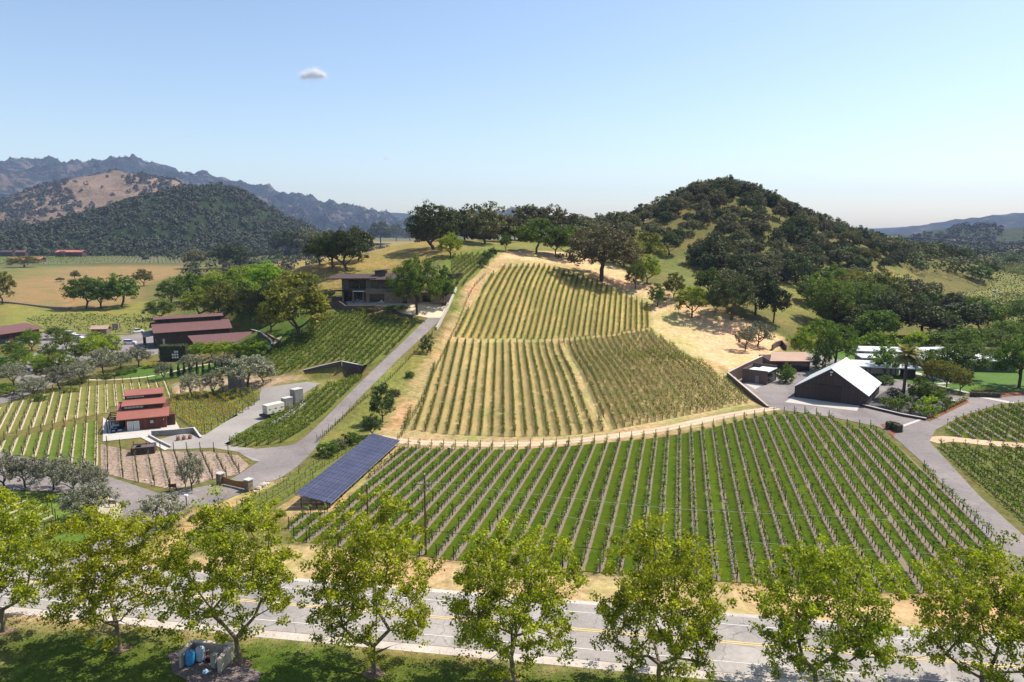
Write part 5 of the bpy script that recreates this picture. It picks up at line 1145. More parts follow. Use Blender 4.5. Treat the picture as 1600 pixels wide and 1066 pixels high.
# C. small flat garage, D. tan roofed shed
(o_, a_, L_) = frame_at((67.0, 200.7), (72.6, 196.3))
gh = empty('garage', (o_[0], o_[1], 0), a_); tag(gh, 'small brown flat-roofed garage with gridded glass side in the yard corner', 'garage')
boxo('wall', gh, (0,L_,0,.3,0,4.0), stucco_br); boxo('wall', gh, (0,.3,.302,8.2,0,4.0), stucco_br); boxo('wall', gh, (.302,L_,7.9,8.2,0,4.6), stucco_br); boxo('wall', gh, (L_-.3,L_,.302,7.898,3.2,3.7), stucco_br)
boxo('roof', gh, (3.2,L_+.35,.32,7.88,3.72,3.9), roof_pale); boxo('roof_light', gh, (.9,2.6,3,7,3.3,3.45), white_m); boxo('roof_deck', gh, (.31,3.19,.31,7.89,3.0,3.2), roof_tan)
window(gh, .5, 7.7, .15, 3.2, L_-.12, 'right', 6, 4); boxo('door', gh, (3.8,4.8,-.06,-.003,0,2.3), solid('grey_door', (0.2,0.18,0.17), 0.6))
(o_, a_, L_) = frame_at((81.0, 216.3), (93.2, 215.8))
sh = empty('shed', (o_[0], o_[1], 0), a_); tag(sh, 'low tan-roofed shed with dark glazed front set into the hillside', 'shed')
boxo('wall', sh, (0,L_,.6,12.5,0,3.1), wood_dark); slab('roof', sh, [(-.6,-.6,3.35),(L_+.6,-.6,3.35),(L_+3.4,13.5,3.9),(4.4,13.5,3.9)], 0.3, roof_tan)
window(sh, 6.2, L_-.2, .1, 2.8, .6, 'front', 6, 3, name='glazed_front'); boxo('door', sh, (2.2,3.6,.52,.597,0,2.3), steel_dark)
boxo('fascia', sh, (-.62,L_+.62,-.66,-.61,2.95,3.4), wood_red)
# E. retaining walls
def wall_along(name, pts, zt, zb, th, mat_, label, cap=None, cat='wall', capover=0.06, capth=0.12):
    "pts world xy; zt list of tops; zb list/number of bottoms"
    root = empty(name, (pts[0][0], pts[0][1], 0)); P = [Vector((p[0], p[1])) for p in pts]; n = len(P); O = P[0]
    nr = []
    for i in range(n):
        d = (P[min(i+1, n-1)]-P[max(i-1, 0)]).normalized(); nr.append(Vector((-d.y, d.x)))
    zb = zb if isinstance(zb, (list, tuple)) else [zb]*n
    def strip(nm, t, z0, z1, m_):
        vs_ = []
        for i in range(n):
            a = P[i]+nr[i]*t/2-O; b = P[i]-nr[i]*t/2-O; vs_ += [(a.x,a.y,z0[i]),(b.x,b.y,z0[i]),(b.x,b.y,z1[i]),(a.x,a.y,z1[i])]
        fs = []
        for i in range(n-1):
            k = 4*i; fs += [(k,k+4,k+5,k+1),(k+1,k+5,k+6,k+2),(k+2,k+6,k+7,k+3),(k+3,k+7,k+4,k)]
        fs += [(0,1,2,3),(4*n-1,4*n-2,4*n-3,4*n-4)]
        mb = MB(); mb.add(vs_, fs); return mb.build(nm, m_, root)
    strip('wall_body', th, zb, zt, mat_)
    if cap: strip('coping', th+2*capover, [z+.003 for z in zt], [z+capth for z in zt], cap)
    return tag(root, label, cat)
K_ = (61.8, 197.8)
wall_along('retaining_wall', [K_, (62.3,190), (63.0,180), (63.7,170.4)], [3.4,2.6,1.5,0.45], -.5, .45, stucco_br, 'brown retaining wall holding the hill vineyard above the paved yard', cap_m)
wall_along('retaining_wall', [(62.1,198.2), (70,207.5), (78.5,217.5)], [3.4,4.1,4.6], -.5, .45, stucco_br, 'brown retaining wall running up the slope behind the small garage', cap_m)
q = ats([(1206,548),(1212,543),(1221,540),(1228,548)]); wall_along('retaining_wall', [(p.x, p.y) for p in q], [p.z+2.0 for p in q], [p.z-.5 for p in q], .4, stucco_br, 'curved dark retaining wall behind the tan-roofed shed', None)
q = [pz(1348,636), pz(1411,651), pz(1447,657.5)]; wall_along('garden_wall', [p[:2] for p in q], [.55]*3, -.3, .4, wood_dark, 'low garden wall with pale top beside the paved yard', conc_w)
sheet('garden_gravel', W([(1352,632),(1411,647),(1445,654),(1492,634),(1482,622),(1430,612),(1392,606)]), mottled('dark_garden_gravel', (0.06,0.055,0.055), (0.11,0.10,0.10), 5, 0.95), 0.10, 2)
sheet('mulch_strip', W([(1447,657),(1452,659),(1514,629),(1510,624)]), mulch_m, 0.12, 1.5)
sheet('mulch_strip', W([(1376,664),(1392,661),(1400,676),(1396,684)]), mulch_m, 0.13, 1.5)
sheet('mulch_strip', W([(1560,616),(1600,612),(1600,618),(1562,621)]), mulch_m, 0.14, 1.5)
sheet('concrete_strip', W([(1406,666),(1438,655),(1441,657),(1408,669)]), concrete, 0.10, 1.5); sheet('concrete_strip', W([(1524,618),(1585,629),(1583,632),(1520,620)]), concrete, 0.10, 1.5)
sheet('concrete_strip', W([(1466,602),(1516,614),(1514,616),(1464,604)]), concrete, 0.12, 1.5); sheet('concrete_strip', W([(1479,624),(1500,627),(1499,629),(1478,626)]), concrete, 0.12, 1.5)
curved_row([pz(1450,655)[:2], pz(1480,641)[:2], pz(1509,627)[:2]], style(1.2, 60, .26, 1.3, [trunk_m, leaf_yel], 4, .25, .35, .04, 700), 'low hedge-like vine row edging the gravel garden', 3.0)
# leafy boxes: hedges
def hedge(name, x, y, rz, lx, ly, h, label, lk='hedge', z=None, ls=.2, dens=26, cat='hedge', group=None, round_=False):
    r = np.random.default_rng(int(abs(x*7+y*13))); n = int(dens*(2*(lx+ly)*h+lx*ly)); root = empty(name, (x, y, H(x, y) if z is None else z), rz)
    f = r.uniform(0, 1, n); A = np.array([lx*h, lx*h, ly*h, ly*h, lx*ly]); s = r.choice(5, n, p=A/A.sum()); u, v = r.uniform(-.5, .5, n), r.uniform(-.5, .5, n)
    C_ = np.where((s < 2)[:, None], np.stack([u*lx, np.where(s == 0, -.5, .5)*ly, (v+.5)*h], 1), np.where((s < 4)[:, None], np.stack([np.where(s == 2, -.5, .5)*lx, u*ly, (v+.5)*h], 1), np.stack([u*lx, v*ly, np.full(n, h)], 1)))
    if round_:
        t = C_[:, 2]/h; C_[:, 2] = h*np.sin(t*1.5)*np.sqrt(np.clip(1-(C_[:, 0]/lx*1.6)**2, .1, 1))
    C_ += r.normal(0, .05, C_.shape); v_, f_ = leaf_quads(C_, ls, r, .2); me = npmesh('foliage', v_, f_); a = me.attributes.new('tone', 'FLOAT', 'POINT'); a.data.foreach_set('value', np.repeat(r.uniform(0, 1, n), 4).astype(np.float32))
    link('foliage', me, LM[lk], root); mb = MB(); mb.box(-lx*.46, lx*.46, -ly*.44, ly*.44, 0, h*(.93 if not round_ else .5)); mb.build('inner_branches', bark, root)
    return tag(root, label, cat, group)
for i, (px, py, lb) in enumerate([(1390,671,'left of three clipped hedge cubes on red mulch'),(1397,672,'middle of three clipped hedge cubes on red mulch'),(1403,675,'right of three clipped hedge cubes on red mulch')]):
    p = pz(px, py); hedge('hedge', p[0], p[1], .2, 1.35, 1.35, 1.75, lb, group='clipped hedge cubes')
p0, p1 = pz(1517,620), pz(1561,621); hedge('hedge', (p0[0]+p1[0])/2, (p0[1]+p1[1])/2, math.atan2(p1[1]-p0[1], p1[0]-p0[0]), 7.6, 1.4, 1.3, 'long clipped box hedge at the lawn edge')
p = pz(1536,612); hedge('hedge', p[0], p[1], .1, 6, 2, 1.1, 'rounded yellow-green hedge behind the long box hedge', 'lime', round_=True)

# H. winery barn
(o_, a_, L_) = frame_at((-132.0, 257.4), (-109.4, 271.2))
wn = empty('winery_barn', (o_[0], o_[1], 0), a_); tag(wn, 'large dark winery barn with maroon roof and raised clerestory', 'barn'); WD = 17; E_ = 6.0; M_ = 8.8
wallpoly('wall', wn, [(1,0),(WD-1,0),(WD-1,E_-.3),(10.5,M_-.4),(6.5,M_-.4),(1,E_-.3)], 0.5, .8, wood_dark, 'y'); wallpoly('wall', wn, [(1,0),(WD-1,0),(WD-1,E_-.3),(10.5,M_-.4),(6.5,M_-.4),(1,E_-.3)], L_-.8, L_-.5, wood_dark, 'y')
boxo('wall', wn, (.8,L_-.8,1,1.3,0,E_-.2), wood_dark); boxo('wall', wn, (.8,L_-.8,WD-1.3,WD-1,0,E_-.2), wood_dark)
slab('roof', wn, [(-.6,-.3,E_),(L_+.6,-.3,E_),(L_+.6,6.6,M_),(-.6,6.6,M_)], .16, roof_maroon); slab('roof', wn, [(-.6,10.4,M_),(L_+.6,10.4,M_),(L_+.6,WD+.3,E_),(-.6,WD+.3,E_)], .16, roof_maroon)
cl = boxo('clerestory', wn, (1.0,L_-2.0,6.7,10.3,M_-.35,M_+1.55), wood_dark)
for i in range(9): x = 1.6+i*2.55; window(wn, x, x+2.1, M_+.25, M_+1.35, 6.7, 'front', 2, 1, name='clerestory_window')
slab('clerestory_roof', wn, [(.3,6.0,M_+1.5),(L_-1.4,6.0,M_+1.5),(L_-1.4,8.5,M_+2.35),(.3,8.5,M_+2.35)], .14, roof_maroon); slab('clerestory_roof', wn, [(.3,8.504,M_+2.35),(L_-1.4,8.504,M_+2.35),(L_-1.4,11,M_+1.5),(.3,11,M_+1.5)], .14, roof_maroon)
for y in (2.5, 6.5, 10.5, 14): boxo('porch_post', wn, (-3.2,-2.9,y,y+.3,0,4.3), steel_dark)
slab('porch_roof', wn, [(-3.6,1.6,4.5),(.48,1.6,5.1),(.48,15.4,5.1),(-3.6,15.4,4.5)], .15, steel_dark)
window(wn, 3, 7, .2, 4, .5, 'left', 3, 2, pale_glass, name='glazed_door'); window(wn, 9.5, 13.5, .2, 4, .5, 'left', 3, 2, name='glazed_door'); window(wn, 2.4, 3.3, .6, 3.6, 1.0, 'front', 1, 2, pale_glass)
(o2, a2, L2) = frame_at((-113.0, 247.7), (-94.6, 258.0))
an = empty('winery_annex', (o2[0], o2[1], 0), a2); tag(an, 'low annex with a single sloping maroon roof in front of the winery barn', 'building')
boxo('wall', an, (.6,L2-.6,.6,8.4,0,2.9), wood_dark); slab('roof', an, [(0,0,3.2),(L2,0,3.2),(L2,9.2,5.4),(-1.6,9.2,5.4)], .16, roof_maroon)
wallpoly('gable_wall', an, [(.6,2.9),(8.4,2.9),(8.4,4.95)], .6, .85, wood_dark, 'y'); window(an, 2, 6, .3, 2.5, .6, 'front', 3); window(an, 9, 13, .3, 2.5, .6, 'front', 3)
p = W([(392,521),(408,527),(424,540),(426,546)]); wall_along('retaining_wall', p, [H(*q)+1.7 for q in p], [H(*q)-.4 for q in p], .4, wood_dark, 'curved dark retaining wall right of the winery annex', cap_m)
p = W([(396,517),(415,522),(440,536),(437,543)]); wall_along('kerb_wall', p, [H(*q)+.5 for q in p], [H(*q)-.4 for q in p], .5, mottled('orange_brown_stone', (0.30,0.17,0.09), (0.42,0.26,0.15), 3, .9), 'low orange-brown stone kerb on the bank behind the winery', None)
# ivy gate
p = pz(272.5, 564); ig = hedge('ivy_gateway', p[0], p[1], .12, 9.0, 2.2, 5.6, 'tall dark ivy block with a small white lattice opening before the winery', 'hedge', ls=.35, dens=16)
w_ = MB()
for i in range(3):
    for j in range(3):
        if (i, j) != (0, 2): w_.box(-.2+i*.75, .32+i*.75, -1.32, -1.22, 1.1+j*.95, 1.72+j*.95)
w_.build('white_lattice', white_m, ig)
# I. long shed at the left edge
(o_, a_, L_) = frame_at((-203, 246), (-191.6, 284))
ls_ = empty('long_shed', (o_[0], o_[1], 0), a_); tag(ls_, 'long shed with maroon roof at the left edge by the parking lot', 'shed')
boxo('wall', ls_, (.5,L_-.5,.8,12.5,0,3.6), wood_red); slab('roof', ls_, [(-.5,-.3,4.0),(L_+.4,-.3,4.0),(L_-.6,7,6.2),(-.5,7,6.2)], .16, roof_maroon); slab('roof', ls_, [(-.5,7.004,6.2),(L_-.6,7.004,6.2),(L_+.4,14,4.0),(-.5,14,4.0)], .16, roof_maroon)
for x in (16, 22, 28): boxo('garage_door', ls_, (x,x+4.2,.72,.797,0,3.0), steel_dark)
boxo('garage_door', ls_, (33.5,37.5,.72,.797,0,3.0), mottled('tan_slatted_door', (0.20,0.15,0.10), (0.28,0.21,0.15), 3, .8)); window(ls_, 8, 12, .3, 2.8, .8, 'front', 3)

# J. red cottage with stepped clerestory roofs
(o_, a_, L_) = frame_at((-86.0, 148.8), (-76.9, 152.6))
ct = empty('red_cottage', (o_[0], o_[1], 0), a_); tag(ct, 'small red-brown cottage with three stepped rust-red roofs and pale terrace', 'cottage'); Lc = L_
boxo('wall', ct, (1.4,Lc-.35,.45,3.6,0,2.75), wood_red); boxo('wall', ct, (Lc-.345,Lc+1.3,2.0,3.6,0,2.6), wood_red)
slab('roof', ct, [(-.3,-.25,2.9),(Lc+.3,-.25,2.9),(Lc+.3,3.7,4.15),(-.3,3.7,4.15)], .13, roof_rust)
boxo('clerestory', ct, (.7,Lc-1.0,3.62,7.2,2.6,5.0), wood_dark); window(ct, 1.0, 4.9, 4.32, 4.9, 3.62, 'front', 5, 1, pale_glass, name='clerestory_window')
slab('roof', ct, [(.5,3.2,5.1),(Lc-.5,3.2,5.1),(Lc-.5,7.4,5.75),(.5,7.4,5.75)], .13, roof_rust); boxo('side_wing', ct, (-.2,.69,3.7,7.2,0,4.1), wood_red); slab('roof', ct, [(-.5,3.72,4.2),(.68,3.72,4.2),(.68,7.6,5.2),(-.5,7.6,5.2)], .12, roof_rust)
boxo('clerestory', ct, (.9,Lc-1.3,7.22,11,2.6,6.5), wood_dark); window(ct, 1.2, 4.9, 5.95, 6.4, 7.22, 'front', 5, 1, pale_glass, name='clerestory_window')
slab('roof', ct, [(.7,6.9,6.6),(Lc-1.1,6.9,6.6),(Lc-1.1,11.4,7.1),(.7,11.4,7.1)], .13, roof_rust); boxo('wall', ct, (Lc-.95,Lc-.2,3.62,10.8,0,4.2), wood_red)
window(ct, 1.75, 2.85, .1, 2.2, .45, 'front', 1, 1, pale_glass, white_m, 'glazed_door', .1); window(ct, 3.0, 4.1, .1, 2.2, .45, 'front', 1, 1, pale_glass, white_m, 'glazed_door', .1)
window(ct, 6.2, 7.0, 1.3, 2.1, .45, 'front', 1, 1, pale_glass, steel_dark); boxo('door', ct, (Lc+.1,Lc+.95,1.93,1.997,0,2.1), wood_dark)
boxo('side_light', ct, (8.9,9.05,.3,.44,1.9,2.15), white_m)
for x, y in ((-2.2,.2), (-2.2,3.6), (-2.2,7)): boxo('pergola_post', ct, (x,x+.16,y,y+.16,0,3.0), steel_dark)
for y in (.2, 1.9, 3.6, 5.3, 7): boxo('pergola_beam', ct, (-2.2,-.2,y,y+.12,3.0,3.16), steel_dark)
boxo('pergola_beam', ct, (-2.2,-2.04,.33,6.99,2.84,2.998), steel_dark)
boxo('porch_ceiling', ct, (-1.9,1.38,.0,3.5,2.6,2.7), wood_dark)
sheet('terrace', [pz(*p)[:2] for p in [(161,653),(160.6,690.6),(220,684.4),(257.5,704.4),(268,701),(233,683.5),(284,676),(269,648),(262,645),(250,660),(180,664)]], concrete, .12, 1.5)
def furniture(x, y, rz, label):
    s = empty('outdoor_sofa', (x, y, .12), rz); navy = solid('navy_canvas', (0.02,0.035,0.09), .9); boxo('seat', s, (-.9,.9,-.35,.35,.12,.42), navy); boxo('backrest', s, (-.9,.9,.36,.5,.12,.8), navy); boxo('cushion', s, (-.7,-.1,-.3,.3,.425,.52), solid('pale_cushion', (0.5,0.52,0.56), .9)); boxo('frame', s, (-.95,.95,-.4,.52,.03,.115), steel_dark); return tag(s, label, 'sofa', 'outdoor seating at the cottage')
ca_, sa_ = math.cos(a_), math.sin(a_); L2W = lambda x, y: (o_[0]+x*ca_-y*sa_, o_[1]+x*sa_+y*ca_)
q = L2W(-.3, 1.9); furniture(q[0], q[1], a_, 'navy outdoor sofa at the back of the cottage porch'); q = L2W(-.9, .4); furniture(q[0], q[1], a_+1.57, 'navy outdoor sofa at the left side of the cottage porch')
q = L2W(.3, .5); tb = empty('low_table', (q[0], q[1], .12), a_); tag(tb, 'low square table with pale top on the cottage porch', 'table'); boxo('table_top', tb, (-.4,.4,-.4,.4,.34,.4), white_m); [boxo('leg', tb, (x-.04,x+.04,y-.04,y+.04,0,.34), steel_dark) for x in (-.33,.33) for y in (-.33,.33)]
P_ = [pz(232.5,682.5)[:2], pz(250,692)[:2], pz(267.5,700.5)[:2]]; wall_along('terrace_wall', P_, [.45]*3, -.2, .22, conc_w, 'low pale concrete wall edging the cottage terrace toward the drive', conc_w)
P_ = [pz(237,682)[:2], pz(270,680)[:2], pz(303.5,676.5)[:2], pz(314,685)[:2]]; wall_along('retaining_wall', P_, [1.15,1.15,1.15,.25], -.2, .3, conc_g, 'grey concrete retaining wall behind the three flower pots', conc_w)
for i, (px, py, lb) in enumerate([(278.5,688.5,'left'),(287.5,687.5,'middle'),(297,686,'right')]):
    p = pz(px, py); f = empty('flower_pot', (p[0], p[1], .05)); m_ = MB(); m_.lathe([(.22,0),(.38,.15),(.42,.55),(.36,.6),(.36,.5),(.05,.5)], 0, 0, 14); m_.build('pot', solid('terracotta', (.32,.11,.06), .8), f)
    r = np.random.default_rng(i); C_ = r.normal(0, .2, (90, 3))*[1, 1, .8]+[0, 0, .8]; v_, f_ = leaf_quads(C_, .13, r); link('plant', npmesh('plant', v_, f_), leafmat('pot_plant', (.10,.14,.04), (.5,.35,.3), .2), f); tag(f, f'{lb} of three red flower pots before the grey wall', 'flower pot', 'flower pots by the cottage drive')
p = pz(206,711); q = pz(238,703); bx_ = empty('screen_enclosure', (p[0]+2.2, p[1], 0), .35); tag(bx_, 'open dark brown box enclosure below the cottage terrace', 'enclosure')
for b_ in ((-2.1,2.1,0,.12,0,1.5),(-2.1,2.1,2.9,3.02,0,1.5),(-2.1,-1.98,.122,2.898,0,1.5),(1.98,2.1,.122,2.898,0,1.5)): boxo('panel', bx_, b_, wood_dark)
boxo('equipment', bx_, (-1.2,-.4,1.0,1.8,0,1.7), steel_dark); boxo('lid', bx_, (-1.97,1.97,.13,2.89,1.3,1.34), mottled('brown_grey_lid', (.10,.075,.07), (.15,.12,.11), 3, .8))

# K. stone house above the drive
Hz = 18.2
hs_ = empty('stone_house', (-60.5, 244.5, Hz), R(-2)); tag(hs_, 'two-storey stone house with low dark roof on the hillside terrace', 'house')
boxo('ground_floor', hs_, (0,9,6,14,0,4.4), mottled('dark_render', (.10,.085,.075), (.16,.14,.12), 2, .9)); boxo('stone_block', hs_, (9.002,26,2.5,14,0,5.2), stone_m); boxo('stone_wing', hs_, (16,27.5,.5,2.49,0,4.2), stone_m)
boxo('upper_floor', hs_, (-.4,9,6.5,14,4.42,8.3), mottled('grey_render', (.12,.105,.09), (.18,.155,.135), 2, .9)); boxo('upper_floor', hs_, (9.002,27,3.4,14,5.22,8.3), mottled('grey_render', (.2,.18,.16), (.28,.25,.22)))
boxo('floor_slab', hs_, (-2.8,9,2.8,5.99,4.1,4.4), steel_dark); boxo('balcony', hs_, (4.6,8.9,1.9,2.79,4.15,4.4), white_m)
for x in (.5, 4.2, 7.8): boxo('column', hs_, (x,x+.5,3.0,3.5,0,4.08), stone_m)
bl = boxo('balcony_rail', hs_, (-2.8,9,2.82,2.88,5.2,5.28), steel_dark); [boxo('baluster', bl, (x,x+.05,2.83,2.87,4.4,5.2), steel_dark) for x in np.arange(-2.8, 9, .85)]
slab('roof', hs_, [(-4.6,1.6,8.7),(13,1.6,8.9),(13,15.5,9.6),(-3.5,15.5,9.5)], .3, roof_slate); slab('roof', hs_, [(11,.6,8.5),(30,.6,8.5),(31,15.5,9.9),(13.005,15.5,9.9)], .3, roof_slate)
tw = boxo('tower', hs_, (11.2,15,8,11.5,8.9,11.0), mottled('grey_render', (.2,.18,.16), (.28,.25,.22))); slab('tower_roof', hs_, [(10.6,7,11.1),(15.8,7,11.6),(15.8,12.2,11.6),(10.6,12.2,11.1)], .2, roof_slate)
window(hs_, .4, 4.6, .3, 3.6, 6, 'front', 3); window(hs_, 5.2, 8.6, .3, 3.6, 6, 'front', 3); window(hs_, 2.2, 5.6, 4.8, 7.9, 6.5, 'front', 2); window(hs_, 6.0, 8.8, 4.8, 7.9, 6.5, 'front', 2)
window(hs_, 11, 13.6, 5.5, 7.8, 3.4, 'front', 2); window(hs_, 15, 18.4, 5.5, 7.6, 3.4, 'front', 3); window(hs_, 19.6, 24, 5.5, 7.6, 3.4, 'front', 3); window(hs_, 10.4, 15.6, .1, 3.3, 2.5, 'front', 4, 1, name='glazed_opening'); window(hs_, 22.5, 24, .1, 2.6, .5, 'front', 1, name='door')
sw = empty('stone_gatehouse', (-32.5, 245, 18.5), R(-2)); tag(sw, 'low stone outbuilding with arched opening right of the large courtyard tree', 'building')
boxo('wall', sw, (0,1.2,0,.7,0,3.3), stone_m); boxo('wall', sw, (4.4,9,0,.7,0,3.3), stone_m); boxo('lintel', sw, (1.202,4.398,0,.7,2.6,3.3), stone_m); boxo('back_room', sw, (0,9,3.5,6.5,0,2.9), mottled('dark_render', (.1,.085,.075), (.16,.14,.12))); slab('roof', sw, [(-.5,-.5,3.5),(9.5,-.5,3.5),(9.5,7,3.9),(-.5,7,3.9)], .2, roof_slate)
p = W([(497,478),(512,480),(530,481),(541,489),(560,489),(585,488),(604,483),(628,494),(645,497)]); wall_along('terrace_wall', p, [H(*q)+(2.4 if i in (2,3,4,5) else 1.6 if i < 6 else .8) for i, q in enumerate(p)], [H(*q)-1 for q in p], .5, stucco_br, 'curved brown terrace wall below the stone house', None)
p = at(519, 471); pl_ = empty('swimming_pool', (p.x, p.y-1, p.z)); tag(pl_, 'raised narrow pool with pale blue water at the left of the stone house', 'pool')
boxo('pool_wall', pl_, (-4.2,4.2,-2,-1.6,-.5,1.9), stucco_br); boxo('pool_wall', pl_, (-4.2,4.2,1.6,2,-.5,1.9), stucco_br); boxo('water', pl_, (-4.2,4.2,-1.59,1.59,1.4,1.8), solid('pale_blue_water', (.22,.42,.48), .08, 0, .1, 1, .6))
sheet('house_terrace', [p for p in W([(540,470),(600,470),(640,474),(640,480),(600,481),(566,484),(545,483)])], mottled('terrace_paving', (.32,.27,.22), (.45,.39,.33), 2, .9), .12, 2)
for i, (px, py) in enumerate([(560,470),(566,472),(594,474),(600,474)]):
    p = at(px, py); lc = empty('lounge_chair', (p.x, p.y, p.z+.12), 1.2); tag(lc, ['white lounge chair furthest left on the house terrace','white lounge chair second from left on the house terrace','white lounge chair third from left by the dark opening','white lounge chair at the right end of the house terrace'][i], 'lounge chair', 'terrace lounge chairs'); boxo('seat', lc, (-.9,.5,-.35,.35,.25,.35), white_m); slab('backrest', lc, [(.52,-.35,.36),(1.2,-.35,.9),(1.2,.35,.9),(.52,.35,.36)], .08, white_m); [boxo('leg', lc, (x-.04,x+.04,y-.04,y+.04,0,.25), white_m) for x in (-.8,.4) for y in (-.3,.3)]
p = W([(713,453),(706,468),(698,486),(690,502),(682,516)]); wall_along('courtyard_wall', p, [H(*q)+1.0 for q in p], [H(*q)-.5 for q in p], .5, mottled('pale_stone_wall', (.42,.36,.30), (.58,.51,.44), 2, .9), 'long pale stone wall between courtyard and hillside track', None)
p = W([(699,436),(710,436),(722,435)]); wall_along('stone_wall', p, [H(*q)+2.0 for q in p], [H(*q)-.5 for q in p], .6, wood_dark, 'short dark wall in the bank above the stone house', None)
p = W([(704,452),(703,466),(695,478)]); wall_along('timber_gate_wall', p, [H(*q)+3.6 for q in p], [H(*q)-.5 for q in p], .4, wood_dark, 'tall dark timber wall at the right of the courtyard', None)
for i, (px, py, w_, h_, lb) in enumerate([(575,484,40,7,'yellow-green shrub bed along the house terrace'),(618,484,44,7,'yellow-green shrub bed left of the gravel courtyard'),(552,468,22,8,'leafy bed beside the pool'),(510,462,30,10,'dark shrub bed left of the pool')]): T(px, py, w_, h_, 'limebush' if i < 3 else 'darkbush', lb)

# L. cave portal cut into the vineyard slope
A, Cn, Bp = (-59.1, 192.3), (-47.6, 193.0), (-41.6, 193.6)
def top_at(px, py, y): return pt(px, py, y)[2]
wall_along('portal_wall', [A, (-53.4,192.7), Cn], [top_at(468,580,192.3), top_at(499,572,192.7), top_at(528,564.5,193)], 1, .5, mottled('portal_plaster_shaded', (.07,.058,.052), (.10,.085,.078), 2, .9), 'long plastered retaining wall of the cave entrance cut in the vineyard slope', conc_w)  # plaster colour lowered to paint in the shade on the wall face
pr = wall_along('portal_wall', [(-47.3,192.8), Bp], [top_at(529,564.7,193), top_at(562,571.5,193.6)], 1, .6, mottled('portal_plaster_shaded', (.07,.058,.052), (.10,.085,.078)), 'short end wall with dark arched cave door', conc_w)
dr_ = MB(); arc = [(-1.5,0),(1.5,0)]+[(1.5*math.cos(t), 1.8+1.2*math.sin(t)) for t in np.linspace(0, math.pi, 9)]
n_ = len(arc); dr_.add([(3.4+x, -.42, 3.2+z) for x, z in arc]+[(3.4+x, -.30, 3.2+z) for x, z in arc], [tuple(range(n_)), tuple(range(2*n_-1, n_-1, -1))]+[(i, n_+i, n_+(i+1)%n_, (i+1)%n_) for i in range(n_)])
dr_.build('arched_door', wood_dark, pr)
# ---------------------------------------------------------------- vehicles, equipment, poles, people
tyre_m = solid('tyre_rubber', (0.02,0.02,0.02), .9); rim_m = solid('wheel_rim', (.45,.45,.46), .35, .6)
def paint(name, c_): return solid('car_paint_'+name, c_, .3, 0.0, .03, 1, .6)
def car(x, y, rz, col, cname, label, kind='sedan', group='cars parked at the winery', z=None):
    o = empty('parked_car' if kind != 'pickup' else 'pickup_truck', (x, y, (H(x, y) if z is None else z)+.08), rz); L, W_ = (4.6, 1.82) if kind != 'pickup' else (5.6, 1.95); hb, hr = (.95, 1.45) if kind == 'sedan' else (1.08, 1.78)
    pm_ = paint(cname, col); mb = MB(); a, b = -L/2, L/2; w2 = W_/2
    mb.hexa([(a,-w2,.28),(b,-w2,.28),(b,w2,.28),(a,w2,.28)], [(a+.08,-w2+.06,hb),(b-.15,-w2+.1,hb-.14),(b-.15,w2-.1,hb-.14),(a+.08,w2-.06,hb)]); mb.build('body', pm_, o)
    if kind == 'sedan': c0, c1, t0, t1 = a+.5, b-1.25, a+1.15, b-2.1
    elif kind == 'suv': c0, c1, t0, t1 = a+.15, b-1.2, a+.45, b-1.9
    else: c0, c1, t0, t1 = a+2.0, b-1.45, a+2.25, b-2.1
    mb = MB(); mb.hexa([(c0,-w2+.1,hb-.01),(c1,-w2+.12,hb-.08),(c1,w2-.12,hb-.08),(c0,w2-.1,hb-.01)], [(t0,-w2+.28,hr-.05),(t1,-w2+.28,hr-.05),(t1,w2-.28,hr-.05),(t0,w2-.28,hr-.05)]); mb.build('windows', glass_m, o)
    mb = MB(); mb.box(t0-.03, t1+.03, -w2+.26, w2-.26, hr-.049, hr); mb.build('roof', pm_, o)
    if kind == 'pickup': boxo('cargo_bed', o, (a+.2, a+1.95, -w2+.18, w2-.18, hb-.06, hb+.02), steel_dark)
    for sx in (-1, 1):
        for sy in (-1, 1):
            m_ = MB(); cx, cy = sx*L*.31, sy*(w2-.08); m_.tube([(cx,cy-.11,.33),(cx,cy+.11,.33)], .34, 14); wv = m_.build('wheel', tyre_m, o); m_ = MB(); m_.tube([(cx,cy+sy*.112,.33),(cx,cy+sy*.125,.33)], .2, 10); m_.build('rim', rim_m, wv)
    for sy in (-1, 1):
        boxo('headlight', o, (b-.12, b-.02, sy*w2*.68-.16, sy*w2*.68+.16, .58, .74), solid('headlight_lens', (.75,.75,.72), .2)); boxo('tail_light', o, (a-.03, a+.05, sy*w2*.75-.12, sy*w2*.75+.12, .6, .85), solid('tail_light_lens', (.4,.02,.02), .3))
    return tag(o, label, 'car' if kind != 'pickup' else 'pickup truck', group)
WH, SI, BK, GR_ = (.80,.80,.80), (.42,.46,.52), (.03,.03,.035), (.16,.17,.18)
for px, py, rz, col, cn, kind, lb in [(203,538,.15,WH,'white','suv','white car parked alone in the open forecourt before the winery'),(214,520,.85,WH,'white','pickup','white pickup parked behind the corner of the winery barn'),(4,537,.3,WH,'white','sedan','white car in front of the long shed at the left edge'),(40,537,.3,SI,'silver_blue','sedan','silver-blue car in front of the shed garage doors'),
        (110,524,-.3,WH,'white','suv','white car furthest back in the parking lot'),(122,529,-.3,WH,'white','sedan','white car between another white car and a dark one'),(129,536,-.3,BK,'black','suv','black car in the back row of the parking lot'),(138,534,-.3,WH,'white','sedan','white car right of the black one'),(160,536,-.3,SI,'silver','sedan','silver car behind the bright tree in the parking lot'),
        (8,565,.3,WH,'white','sedan','white car half hidden under the left parking lot trees'),(36,580,.3,GR_,'grey','suv','grey car under the trees of the lower parking lot'),(64,566,.3,WH,'white','sedan','white car under the middle parking lot trees'),(118,586,.3,BK,'black','sedan','dark car right of the roundest parking lot tree')]:
    p = at(px, py); car(p.x, p.y, rz, col, cn, lb, kind)
